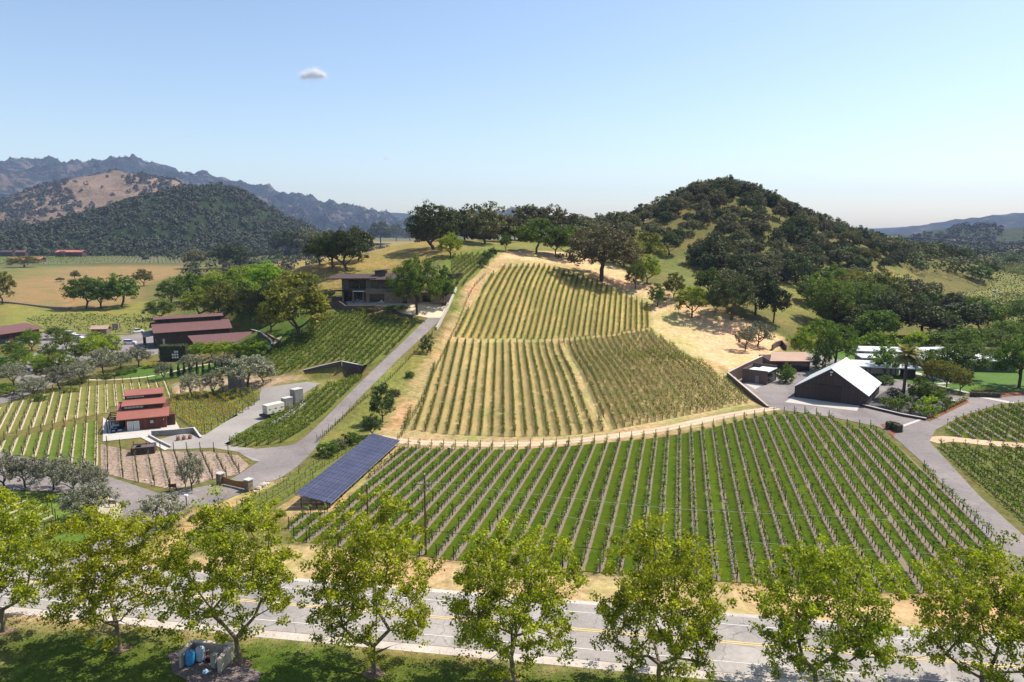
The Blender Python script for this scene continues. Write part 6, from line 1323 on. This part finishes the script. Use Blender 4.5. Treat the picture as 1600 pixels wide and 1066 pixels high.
p = at(1553, 459); car(p.x, p.y, .1, WH, 'white', 'white pickup alone at the edge of the flat valley vineyard', 'pickup', None)
# red mulch beds in the parking lot
for q in ([(66,556),(90,551),(92,556),(68,561)], [(8,553),(30,550),(30,554),(8,557)]): sheet('mulch_strip', W(q), mulch_m, .1, 2)

# solar array
def solar():
    A, B_, C_, D_ = pz(460,772,2.5), pz(517,787,1.0), pz(627,688,1.0), pz(580,678,2.5)
    A, B_, C_, D_ = map(Vector, (A, B_, C_, D_)); u = (B_-A); v = ((D_-A)+(C_-B_))/2
    ul = u.length; u2 = (u-v*(u.dot(v)/v.dot(v))); 
    root = empty('solar_array', (A.x, A.y, 0)); tag(root, 'long tilted dark blue solar array beside the bright green vineyard', 'solar array')
    nu, nv = 5, 19; g_ = .03; cell, nt, b = newmat('solar_cells'); tc = N(nt, 'ShaderNodeTexCoord')
    uv = N(nt, 'ShaderNodeUVMap'); sx = N(nt, 'ShaderNodeSeparateXYZ'); nt.links.new(uv.outputs[0], sx.inputs[0])
    fu = mth(nt, 'ABSOLUTE', mth(nt, 'SUBTRACT', mth(nt, 'FRACT', mth(nt, 'MULTIPLY', sx.outputs[0], 2.0)), .5)); ln = mth(nt, 'GREATER_THAN', fu, .475)
    f = noise(nt, tc.outputs['Object'], .35, 4, .6); base = ramp(nt, f, [(.3, (.035,.036,.07)), (.7, (.06,.06,.10))])
    nt.links.new(mixc(nt, mth(nt, 'MULTIPLY', ln, .35), base, (.3,.32,.42)), b.inputs['Base Color']); b.inputs['Roughness'].default_value = .32; b.inputs['Specular IOR Level'].default_value = .35
    fr = solid('aluminium_frame', (.55,.56,.6), .4, .3)
    n = u.cross(v).normalized(); n = n if n.z > 0 else -n
    P = lambda s, t: Vector((0, 0, A.z))+u*s+v*t
    for i in range(nu):
        for j in range(nv):
            s0, s1 = i/nu+.004, (i+1)/nu-.004; t0, t1 = j/nv+.0012, (j+1)/nv-.0012
            top = [P(s0,t0)+n*.045, P(s1,t0)+n*.045, P(s1,t1)+n*.045, P(s0,t1)+n*.045]; me = bpy.data.meshes.new('panel'); vs_ = [tuple(q-n*.045) for q in top]+[tuple(q) for q in top]
            me.from_pydata(vs_, [], [(3,2,1,0),(4,5,6,7),(0,1,5,4),(1,2,6,5),(2,3,7,6),(3,0,4,7)]); uvl = me.uv_layers.new(name='UVMap'); me.update()
            for k, c2 in zip(range(4, 8), ((0,0),(1,0),(1,1),(0,1))): uvl.data[k].uv = c2
            link('panel', me, cell, root)
    for t in np.linspace(0.0, 1, 11):
        m_ = MB(); a, b2 = P(.02, min(.999, t)), P(.98, min(.999, t)); m_.tube([a-n*.14, b2-n*.14], .05, 4); m_.build('beam', steel_dark, root)
    for k in (.01, .2, .4, .6, .8, .99): m_ = MB(); m_.tube([P(k, .002)-n*.06, P(k, .998)-n*.06], .05, 4); m_.build('rail', fr, root)
    for t in np.linspace(.02, .98, 8):
        for s in (.12, .55, .92): q = P(s, t); mm = MB(); mm.tube([(q.x, q.y, -.2), (q.x, q.y, q.z-.12)], .07, 6); mm.build('post', steel_dark, root)
solar()
# generator trailer and cabinets
p, q = pz(425,657), pz(446,647)
(o_, a_, L_) = frame_at((-57.2, 159.8), (-54.2, 163.6))
gt = empty('generator_trailer', (o_[0], o_[1], .25), a_); tag(gt, 'cream enclosed generator on a dark wheeled chassis beside the gravel drive', 'generator')
b_ = boxo('housing', gt, (0,4.6,-.1,1.9,.95,3.0), cream_m); [boxo('louvre', b_, (x,x+.5,-.13,-.102,1.9,2.1), steel_dark) for x in (.4, 2.0, 3.6)]; [boxo('louvre', b_, (x,x+.6,-.13,-.102,1.15,1.35), steel_dark) for x in (1.2, 3.0)]; boxo('door', b_, (-.03,-.002,.3,1.5,1.1,2.7), mottled('cream_door', (.5,.46,.36), (.58,.53,.42)))
boxo('chassis', gt, (-1.0,4.6,.0,1.8,.45,.94), steel_dark)
for x in (.9, 1.9, 3.6):
    for y in (-.02, 1.8): m_ = MB(); m_.tube([(x,y-.12,.4),(x,y+.12,.4)], .4, 14); wv = m_.build('wheel', tyre_m, gt); m_ = MB(); m_.tube([(x,y-.14,.4),(x,y-.125,.4)], .2, 10); m_.build('rim', rim_m, wv)
sheet('concrete_strip', W([(422,659),(446,648),(476,625),(480,629),(450,653),(426,663)]), concrete, .12, 1.5)
for px, py, w_, d_, h_, lb in [(449,638,2.2,1.6,2.6,'grey equipment cabinet next to the generator'),(464,629,2.4,2.0,3.4,'taller grey equipment cabinet with pale top at the strip end')]:
    p = at(px, py); cb = empty('equipment_cabinet', (p.x, p.y, p.z), a_); boxo('housing', cb, (-w_/2,w_/2,-d_/2,d_/2,0,h_), conc_g); boxo('lid', cb, (-w_/2-.06,w_/2+.06,-d_/2-.06,d_/2+.06,h_+.002,h_+.12), conc_w); boxo('door', cb, (-w_/2+.15,w_/2-.15,-d_/2-.04,-d_/2-.002,.2,h_-.3), stone_g); tag(cb, lb, 'cabinet')
# stone tank with open top frame
p = at(367, 606); tk = empty('stone_tank', (p.x, p.y, p.z), .08); tag(tk, 'square grey stone tank with pale open frame on top by the olives', 'tank')
for b_ in ((-1.7,1.7,0,.3,-.3,3.9),(-1.7,1.7,3.1,3.4,-.3,3.9),(-1.7,-1.4,.302,3.098,-.3,3.9),(1.4,1.7,.302,3.098,-.3,3.9)): boxo('wall', tk, b_, stone_g)
for b_ in ((-1.8,1.8,-.1,.2,3.91,4.05),(-1.8,1.8,3.2,3.5,3.91,4.05),(-1.8,-1.5,.202,3.198,3.91,4.05),(1.5,1.8,.202,3.198,3.91,4.05),(-.15,.15,.202,3.198,3.91,4.05)): boxo('rim', tk, b_, conc_w)
boxo('dark_cover', tk, (-1.39,1.39,.31,3.09,3.5,3.55), steel_dark)
# gate with stone pillars
p0, p1 = Vector(pz(345,757)), Vector(pz(389,767)); (o_, a_, L_) = frame_at(p0, p1)
for i, (x, lb) in enumerate([(0, 'left stone gate pillar with pale cap'), (L_, 'right stone gate pillar with pale cap')]):
    q = Vector((o_[0]+math.cos(a_)*x, o_[1]+math.sin(a_)*x)); pl = empty('gate_pillar', (q.x, q.y, 0), a_); boxo('shaft', pl, (-.5,.5,-.5,.5,-.2,1.95), stone_m); boxo('cap', pl, (-.62,.62,-.62,.62,1.953,2.12), conc_w); tag(pl, lb, 'gate pillar', 'gate pillars')
gp = empty('wooden_gate', (o_[0], o_[1], .1), a_); tag(gp, 'closed brown plank gate hung between two stone pillars', 'gate')
gw = mottled('gate_planks', (.20,.10,.035), (.30,.165,.06), 3, .7)
m_ = MB(); n_ = 14
for k in range(n_):
    x0 = .52+(L_-1.04)*k/n_; x1 = .52+(L_-1.04)*(k+1)/n_-.02; t = (k+.5)/n_; top = 1.55-.35*math.sin(math.pi*t); m_.box(x0, x1, -.04, .04, .12, top)
m_.build('planks', gw, gp); boxo('rail', gp, (.52,L_-.52,.042,.10,.3,.45), gw); boxo('rail', gp, (.52,L_-.52,.042,.10,.95,1.08), gw); boxo('hinge', gp, (.5,.6,-.08,-.042,.9,1.05), steel_dark)
def boulder(px, py, s, label, seed):
    import bmesh
    p = at(px, py); bm = bmesh.new(); bmesh.ops.create_icosphere(bm, subdivisions=2, radius=s)
    for v in bm.verts: v.co *= 1+.35*mnoise.noise(v.co*1.4/s+Vector((seed*3.3, 0, 0))); v.co.z *= .7
    me = bpy.data.meshes.new('boulder'); bm.to_mesh(me); bm.free(); o = link('boulder', me, cap_m); o.location = (p.x, p.y, p.z+s*.3); tag(o, label, 'rock', 'pale rocks near the gate')
for i, (px, py, s, lb) in enumerate([(404,764,.55,'pale rock right beside the right gate pillar'),(411,760,.7,'largest pale rock right of the gate'),(399,770,.4,'small pale rock below the right gate pillar'),(418,757,.45,'pale rock furthest from the gate along the drive'),(238,755,.35,'small pale rock at the edge of the stony plot'),(228,751,.3,'tiny pale rock left in the stony plot edge')]): boulder(px, py, s, lb, i)
# small signs and post light
def sign(px, py, rz, lb):
    p = at(px, py); s = empty('sign', (p.x, p.y, p.z), rz); boxo('post', s, (-.62,-.52,-.04,.04,-.2,1.3), post_m); boxo('post', s, (.52,.62,-.04,.04,-.2,1.3), post_m); boxo('board', s, (-.66,.66,-.10,-.042,.62,1.25), solid('brown_sign_board', (.13,.055,.035), .6)); tag(s, lb, 'sign', 'small brown signs')
sign(270, 767, .1, 'small brown board sign on two posts at the stony plot edge'); sign(176, 793, -.1, 'small brown board sign standing on the sand turnout')
for px, py, hh_, lb in [(292,794,2.0,'dark post with pale lamp head at the drive junction')]:
    p = at(px, py); s = empty('post_light', (p.x, p.y, p.z)); m_ = MB(); m_.tube([(0,0,-.2),(0,0,hh_)], .09, 8); m_.build('pole', steel_dark, s); boxo('lamp_head', s, (-.25,.25,-.25,.25,hh_+.002,hh_+.25), white_m); tag(s, lb, 'lamp')
# person on the gravel path
def person(px, py, rz, lb):
    p = at(px, py); J = [(0,0,.95),(0,0,1.15),(0,0,1.38),(0,.02,1.5),(0,.0,1.62),(0,-.01,1.72)]; Rr = [.15,.14,.16,.06,.095,.075]; E = [(i,i+1) for i in range(5)]
    def ch(start, pts, rr):
        k = start
        for q, r_ in zip(pts, rr): J.append(q); Rr.append(r_); E.append((k, len(J)-1)); k = len(J)-1
    ch(0, [(-.1,0,.88),(-.11,-.04,.48),(-.11,.02,.08),(-.11,-.13,.04)], [.11,.07,.05,.04]); ch(0, [(.1,0,.88),(.12,.06,.48),(.12,.08,.08),(.12,-.07,.04)], [.11,.07,.05,.04])
    ch(2, [(-.2,0,1.36),(-.26,-.02,1.1),(-.24,-.14,.9),(-.235,-.18,.82)], [.075,.05,.04,.035]); ch(2, [(.2,0,1.36),(.26,-.02,1.1),(.25,-.1,.87),(.25,-.13,.79)], [.075,.05,.04,.035])
    me = bpy.data.meshes.new('person'); me.from_pydata(J, E, []); root = empty('person', (p.x, p.y, p.z+.1), rz); o = link('body', me, solid('dark_clothing', (.05,.05,.06), .9), root)
    sk = o.modifiers.new('skin', 'SKIN'); 
    if not me.skin_vertices: me.attributes.new('skin', 'FLOAT', 'POINT')
    for i, v in enumerate(me.skin_vertices[0].data): v.radius = (Rr[i], Rr[i]); v.use_root = (i == 0)
    o.modifiers.new('sub', 'SUBSURF').levels = 1; o.modifiers['sub'].render_levels = 1
    m_ = MB(); m_.lathe([(.20,1.70),(.20,1.72),(.11,1.73),(.10,1.82),(.02,1.84)], 0, 0, 12); m_.build('hat', cap_m, root); tag(root, lb, 'person')
try: person(179, 594, .4, 'person in dark clothes and pale hat walking on the gravel path')
except Exception as e: print('person', e)
# utility poles, lines
def upole(px, pyb, pyt, D, lb, arms):
    q = pt(px, pyt, D); ht = q[2]; s = empty('utility_pole', (q[0], D, 0)); m_ = MB(); m_.tube([(0,0,-.5),(0,0,ht*.5),(0,0,ht)], [.17,.145,.11], 10); m_.build('pole', mottled('pole_wood', (.10,.055,.03), (.20,.11,.06), 4, .9), s)
    if arms:
        for z, w_ in ((ht-1.3, .9), (ht-2.1, .8)):
            m_ = MB(); m_.box(-w_, w_, -.16, -.06, z-.06, z+.06); ca2 = m_.build('crossarm', stone_g, s)
            for x in (-w_+.1, w_-.1, .35): m_ = MB(); m_.lathe([(.05,z+.062),(.09,z+.12),(.05,z+.2),(.09,z+.26),(.03,z+.34)], x, -.11, 8); m_.build('insulator', conc_w, ca2)
        m_ = MB(); m_.lathe([(.13,ht+.003),(.14,ht+.1),(.05,ht+.25)], 0, 0, 8); m_.build('cap', conc_w, s)
    else:
        m_ = MB(); m_.lathe([(.1,ht+.002),(.12,ht+.08),(.04,ht+.2)], 0, 0, 8); m_.build('cap', conc_w, s)
    tag(s, lb, 'utility pole'); return Vector((q[0], D, ht))
P1 = upole(663, 866, 742, 90.5, 'tall brown utility pole with grey crossarms standing in the green vineyard', True)
P2 = upole(573, 845, 757, 99, 'shorter dark pole left of the crossarm pole by the solar array', False)
def cable(pts, r_, mat_, lb, sag=.4):
    V_ = []
    for i in range(len(pts)-1):
        a, b2 = Vector(pts[i]), Vector(pts[i+1])
        for k in range(12): t = k/12; q = a.lerp(b2, t); q.z -= sag*4*t*(1-t)*((b2-a).length/40)**2; V_.append(q)
    V_.append(Vector(pts[-1])); m_ = MB(); m_.tube(V_, r_, 5); o = m_.build('overhead_cable', mat_); tag(o, lb, 'cable', 'overhead cables'); return o
cable([pt(-40,818,103), pt(324,822,98), pt(663,828,90.3), pt(1124,876,84), pt(1468,899,80), pt(1700,925,77)], .035, steel_dark, 'dark overhead cable crossing low in front of the green vineyard', .2)
cable([P1+Vector((.8,-.11,-.95)), pt(1041,794,86), pt(1315,808,84), pt(1700,828,80)], .018, solid('pale_wire', (.45,.46,.4), .5, .3), 'upper thin pale wire running right from the crossarm pole', .15)
cable([P1+Vector((.7,-.11,-1.75)), pt(1041,838,85.5), pt(1361,859,83), pt(1700,880,79)], .018, solid('pale_wire', (.45,.46,.4), .5, .3), 'lower thin pale wire running right from the crossarm pole', .15)
# barrel on a post at the vineyard edge
p = pz(702, 711); s = empty('water_barrel', (p[0], p[1], 0)); m_ = MB(); m_.tube([(0,0,-.2),(0,0,.8)], .06, 6); m_.build('stand', steel_dark, s); m_ = MB(); m_.lathe([(.3,.8),(.34,.95),(.34,1.35),(.3,1.5)], 0, 0, 14); m_.build('barrel', conc_g, s); m_ = MB(); m_.lathe([(.31,1.503),(.36,1.52),(.3,1.6)], 0, 0, 14); m_.build('lid', conc_w, s); tag(s, 'small grey barrel on a stand at the top edge of the green vineyard', 'barrel')
# pump enclosure on the verge
p = Vector(pz(318, 1042)); pe = empty('pump_enclosure', (p.x, p.y, 0), -.12); tag(pe, 'low three-sided pale block enclosure on the grass beside the plane tree', 'enclosure')
blk = mottled('pale_block', (.30,.26,.20), (.44,.39,.31), 4, .9)
for nm, b_ in (('wall', (-2.3,2.3,1.7,1.95,-.1,1.5)), ('wall', (-2.3,-2.05,-.5,1.698,-.1,1.45)), ('wall', (2.05,2.3,-.9,1.698,-.1,1.45))): boxo(nm, pe, b_, blk)
for b_ in ((-2.4,2.4,1.62,2.03,1.503,1.62), (-2.4,-1.97,-.6,1.6,1.453,1.57), (1.97,2.4,-1.0,1.6,1.453,1.57)): boxo('coping', pe, b_, cap_m)
boxo('notice', pe, (1.35,1.7,1.63,1.698,.8,1.25), white_m)
def tank(x, y, r_, h_, m, lb, nm='pressure_tank', z=.05):
    q = pe.matrix_basis @ Vector((x, y, 0)); s = empty(nm, (q.x, q.y, z)); m_ = MB(); m_.lathe([(r_*.6,.0),(r_*.6,.14),(r_*.95,.16),(r_,.3),(r_,h_-.3),(r_*.85,h_-.1),(r_*.5,h_)], 0, 0, 20); m_.build('vessel', m, s, True); m_ = MB(); m_.lathe([(.08,h_-.01),(.09,h_+.06),(.04,h_+.1)], 0, 0, 8); m_.build('valve', solid('red_valve', (.35,.05,.04), .5), s); tag(s, lb, 'tank')
pe_m = pe; bpy.context.view_layer.update()
tank(-1.45, .1, .46, 1.55, solid('blue_tank_paint', (.04,.26,.52), .35, 0, .05, 1, .5), 'blue cylindrical pressure tank in the pump enclosure')
tank(-.8, .85, .48, 1.55, solid('pale_blue_tank', (.38,.46,.55), .35, 0, .05, 1, .5), 'pale blue-grey pressure tank behind the blue one')
tank(.95, -1.25, .3, .55, solid('light_blue_tank', (.25,.42,.55), .4), 'small light blue tank at the front of the pump enclosure')
q = pe.matrix_basis @ Vector((1.25, .1, 0)); s = empty('control_cabinet', (q.x, q.y, .05), -.5); boxo('housing', s, (-.35,.35,-.3,.3,0,1.45), mottled('olive_grey_metal', (.22,.21,.17), (.32,.31,.26), 3, .6)); boxo('door', s, (-.3,.3,-.34,-.302,.15,1.35), mottled('olive_grey_door', (.26,.25,.2), (.34,.33,.28), 3, .6)); tag(s, 'tall olive-grey control cabinet in the pump enclosure', 'cabinet')
q = pe.matrix_basis @ Vector((.2, .9, 0)); s = empty('pump', (q.x, q.y, .05), -.12); m_ = MB(); m_.tube([(-.3,0,.45),(.4,0,.45)], .2, 12); m_.build('motor', solid('dark_red_motor', (.20,.04,.04), .5), s); boxo('base', s, (-.45,.5,-.25,.25,0,.24), steel_dark); m_ = MB(); m_.tube([(-.3,0,.45),(-.5,0,.45),(-.5,0,1.05),(-.2,.3,1.05)], .06, 8); m_.build('pipe', rim_m, s); m_ = MB(); m_.tube([(.4,0,.45),(.6,-.1,.5),(.6,-.5,.3)], .05, 8); m_.build('pipe', rim_m, s); tag(s, 'dark red pump with pipes at the back of the pump enclosure', 'pump')
sheet('gravel_pad', [pz(*a)[:2] for a in [(262,1022),(290,1014),(352,1030),(410,1052),(400,1072),(330,1085),(270,1052)]], mottled('dark_rubble', (.08,.06,.055), (.26,.20,.18), 5, .95, .2, .1, .6), .06, 1)
# dirt rings under the plane trees
for i, (px, py, *_r) in enumerate(FRONT):
    x, y, _ = pz(px, py); sheet('bare_soil', [(x+1.1*(1+.25*math.sin(3*t+i))*math.cos(t), y+.95*(1+.2*math.cos(2*t+i))*math.sin(t)) for t in np.linspace(0, 2*math.pi, 15)[:-1]], mottled('bare_soil_mix', (.09,.06,.04), (.26,.18,.12), 4, .95, .3, .2, .6), .05, .8)
# palm
def palm():
    x, y, _ = pz(1411, 622); dep = y*cp_+CAMH*sp_; ht = pt(1411, 556, y)[2]; s = empty('palm_tree', (x, y, 0)); r = random.Random(4)
    m_ = MB(); m_.tube([(0,0,-.3),(0,0,1),(.05,0,ht*.5),(0,0,ht)], [.6,.42,.38,.42], 10); m_.build('trunk', mottled('palm_trunk', (.05,.038,.03), (.10,.08,.065), 3, .95, .5, .1, .6), s)
    Vs, Fs = [], []; off = 0; tones = []
    for k in range(84):
        az = r.uniform(0, 6.28); el = r.uniform(-.55, 1.35); L = r.uniform(3.4, 4.4); tn = .9 if el > .5 else r.uniform(0, .4)
        P = []; p = Vector((0, 0, ht)); d = Vector((math.cos(az)*math.cos(el), math.sin(az)*math.cos(el), math.sin(el)))
        for j in range(9): P.append(p.copy()); p = p+d*(L/8); d = (d+Vector((0, 0, -.17))).normalized()
        for j in range(1, 9):
            a = P[j]; t = (P[j]-P[j-1]).normalized(); side = t.cross(Vector((0, 0, 1))).normalized(); w_ = .75*math.sin(math.pi*min(1, (j+.6)/9.5))+.1
            for sg in (-1, 1):
                for h2 in (0, .5):
                    q = P[j-1].lerp(a, h2+.2); tip = q+side*sg*w_+t*.32+Vector((0, 0, -.16)); Vs += [tuple(q), tuple(q+t*.24), tuple(tip), tuple(tip-t*.12)]; Fs.append((off, off+1, off+2, off+3)); off += 4; tones += [tn]*4
    me = npmesh('crown', Vs, Fs); a = me.attributes.new('tone', 'FLOAT', 'POINT'); a.data.foreach_set('value', np.array(tones, np.float32)); link('crown', me, leafmat('palm_fronds', (.04,.045,.015), (.30,.27,.08), .2, .02), s); tag(s, 'tall date palm rising behind the gabled barn roof', 'palm tree')
palm()
# ---------------------------------------------------------------- far houses and small far features
def far_house(px, py, wpx, D, rm, lb, h_=3.2, rot=0., z=None, dp=9):
    q = pt(px, py, D); w_ = wpx*D/FPX; zz = z if z is not None else q[2]; s = empty('distant_house', (q[0], D, zz), rot); boxo('wall', s, (-w_/2,w_/2,0,dp,-3,h_), wood_dark)
    slab('roof', s, [(-w_/2-1,-1.5,h_),(w_/2+1,-1.5,h_),(w_/2+1,dp/2,h_+3),(-w_/2-1,dp/2,h_+3)], .3, rm); slab('roof', s, [(-w_/2-1,dp/2+.01,h_+3),(w_/2+1,dp/2+.01,h_+3),(w_/2+1,dp+1.5,h_),(-w_/2-1,dp+1.5,h_)], .3, rm)
    for k in range(3): boxo('window', s, (-w_/2+w_*(.15+.28*k),-w_/2+w_*(.3+.28*k),-.06,-.003,1,2.4), glass_m)
    return tag(s, lb, 'house', 'distant houses')
far_house(28, 399, 26, 940, roof_red, 'distant house with bright orange-red roof at the far left edge', 4, .15, 0); far_house(52, 397, 22, 960, roof_red, 'second bright orange-red roofed house joined right of the first', 3.5, -.1, 0, 10)
far_house(106, 380, 40, 1120, roof_red, 'long dusty-red roofed house below the wooded hill', 4, 0, 4, 14); far_house(8, 382, 18, 1150, roof_slate, 'grey-brown roofed farmhouse at the far left', 4, 0, 3); far_house(30, 381, 14, 1150, roof_maroon, 'small maroon roofed farmhouse right of the grey-brown one', 4, .1, 3)
far_house(1462, 391, 14, 760, roof_tan, 'pale roofed house among the trees across the valley', 5, .1, 2); far_house(1440, 393, 10, 740, roof_tan, 'smaller pale roofed house left of the other across the valley', 5, -.1, 2)
p = [pz(*a)[:2] for a in [(-30,472),(20,476),(60,481),(90,484),(110,485)]]; wall_along('field_wall', p, [1.5]*5, -.3, 1.2, stone_m, 'dark dry-stone wall running along the bottom of the tan field', None)
p = ats([(176,516),(186,516)]); wall_along('stone_wall', [(q.x, q.y) for q in p], [3, 3], -.3, .6, mottled('pinkish_wall', (.28,.2,.17), (.36,.27,.23)), 'short pinkish wall beside the winery forecourt', None)
p = at(155, 524); s = empty('stone_hut', (p.x, p.y, 0), .1); boxo('wall', s, (-3,3,0,4,0,2.6), stone_m); slab('roof', s, [(-3.6,-.5,2.7),(3.6,-.5,2.7),(3.6,2,3.9),(-3.6,2,3.9)], .15, roof_tan); slab('roof', s, [(-3.6,2.01,3.9),(3.6,2.01,3.9),(3.6,4.5,2.7),(-3.6,4.5,2.7)], .15, roof_tan); boxo('door', s, (-.5,.5,-.06,-.003,0,2.1), wood_dark); tag(s, 'small hut with pinkish roof behind the parking lot trees', 'hut')
# fallen log and stumps on the tan slope, short fence stakes
for px, py, lb in [(1055,488,'left of two short dark stakes on the tan slope'),(1060,490,'right of two short dark stakes on the tan slope')]:
    p = at(px, py); s = link('fence_post', post_plain_me); s.location = p; tag(s, lb, 'post', 'stakes on the tan slope')
p = at(886, 432); m_ = MB(); m_.tube([(-3,0,.4),(-1,.3,.5),(1.5,0,.45),(3.2,.6,.35)], [.25,.3,.3,.18], 8); m_.tube([(-1,.3,.5),(-1.6,1.2,1.2),(-2.4,1.6,1.1)], [.15,.1,.05], 6); s = m_.build('fallen_log', bark); s.location = p; tag(s, 'fallen dark log lying left of the great oak', 'log')
# tufts on the verge and rough grass: uncountable ground cover
def tufts(name, poly, n, size, hgt, mat_, label, seed):
    r = np.random.default_rng(seed); xs = [p[0] for p in poly]; ys = [p[1] for p in poly]; x = r.uniform(min(xs), max(xs), n*3); y = r.uniform(min(ys), max(ys), n*3); k = in_poly(x, y, poly); x, y = x[k][:n], y[k][:n]
    z = height(x, y); n = len(x); s = size*r.uniform(.5, 1.4, n); h_ = hgt*r.uniform(.4, 1.5, n); a = r.uniform(0, 3.14, n); dx, dy = np.cos(a)*s/2, np.sin(a)*s/2; lx, ly = r.normal(0, .15, (2, n))*hgt*2
    V = np.stack([np.stack([x-dx, y-dy, z-.02], 1), np.stack([x+dx, y+dy, z-.02], 1), np.stack([x+dx*.7+lx, y+dy*.7+ly, z+h_], 1), np.stack([x-dx*.7+lx, y-dy*.7+ly, z+h_*.85], 1)], 1).reshape(-1, 3)
    o = link(name, npmesh(name, V, np.arange(len(V)).reshape(-1, 4)), mat_); tag(o, label, 'grass', None, 'stuff')
gm = leafmat('verge_grass', (.065,.095,.008), (.17,.21,.025), .3, .0); gd = leafmat('dry_grass', (.30,.21,.08), (.60,.46,.24), .2, .0)
tufts('grass', [(-75,52),(60,40),(60,56.5),(0,65.5),(-75,77)], 42000, .11, .07, gm, 'short green grass covering the verge under the plane trees', 1)
tufts('verge_weeds', [(-75,76.5),(0,65),(60,55.5),(60,58.3),(0,67),(-75,79.4)], 9000, .1, .08, leafmat('mixed_weeds', (.10,.12,.03), (.42,.24,.11), .2, .02), 'low mixed weeds along the near highway shoulder', 3)
tufts('meadow_grass', W([(430,402),(600,372),(690,376),(700,398),(640,410),(560,420),(500,430),(440,430)]), 12000, .25, .15, leafmat('gold_meadow_grass', (.26,.20,.05), (.50,.38,.12), .2, .0), 'golden dry grass of the meadow behind the stone house', 5)
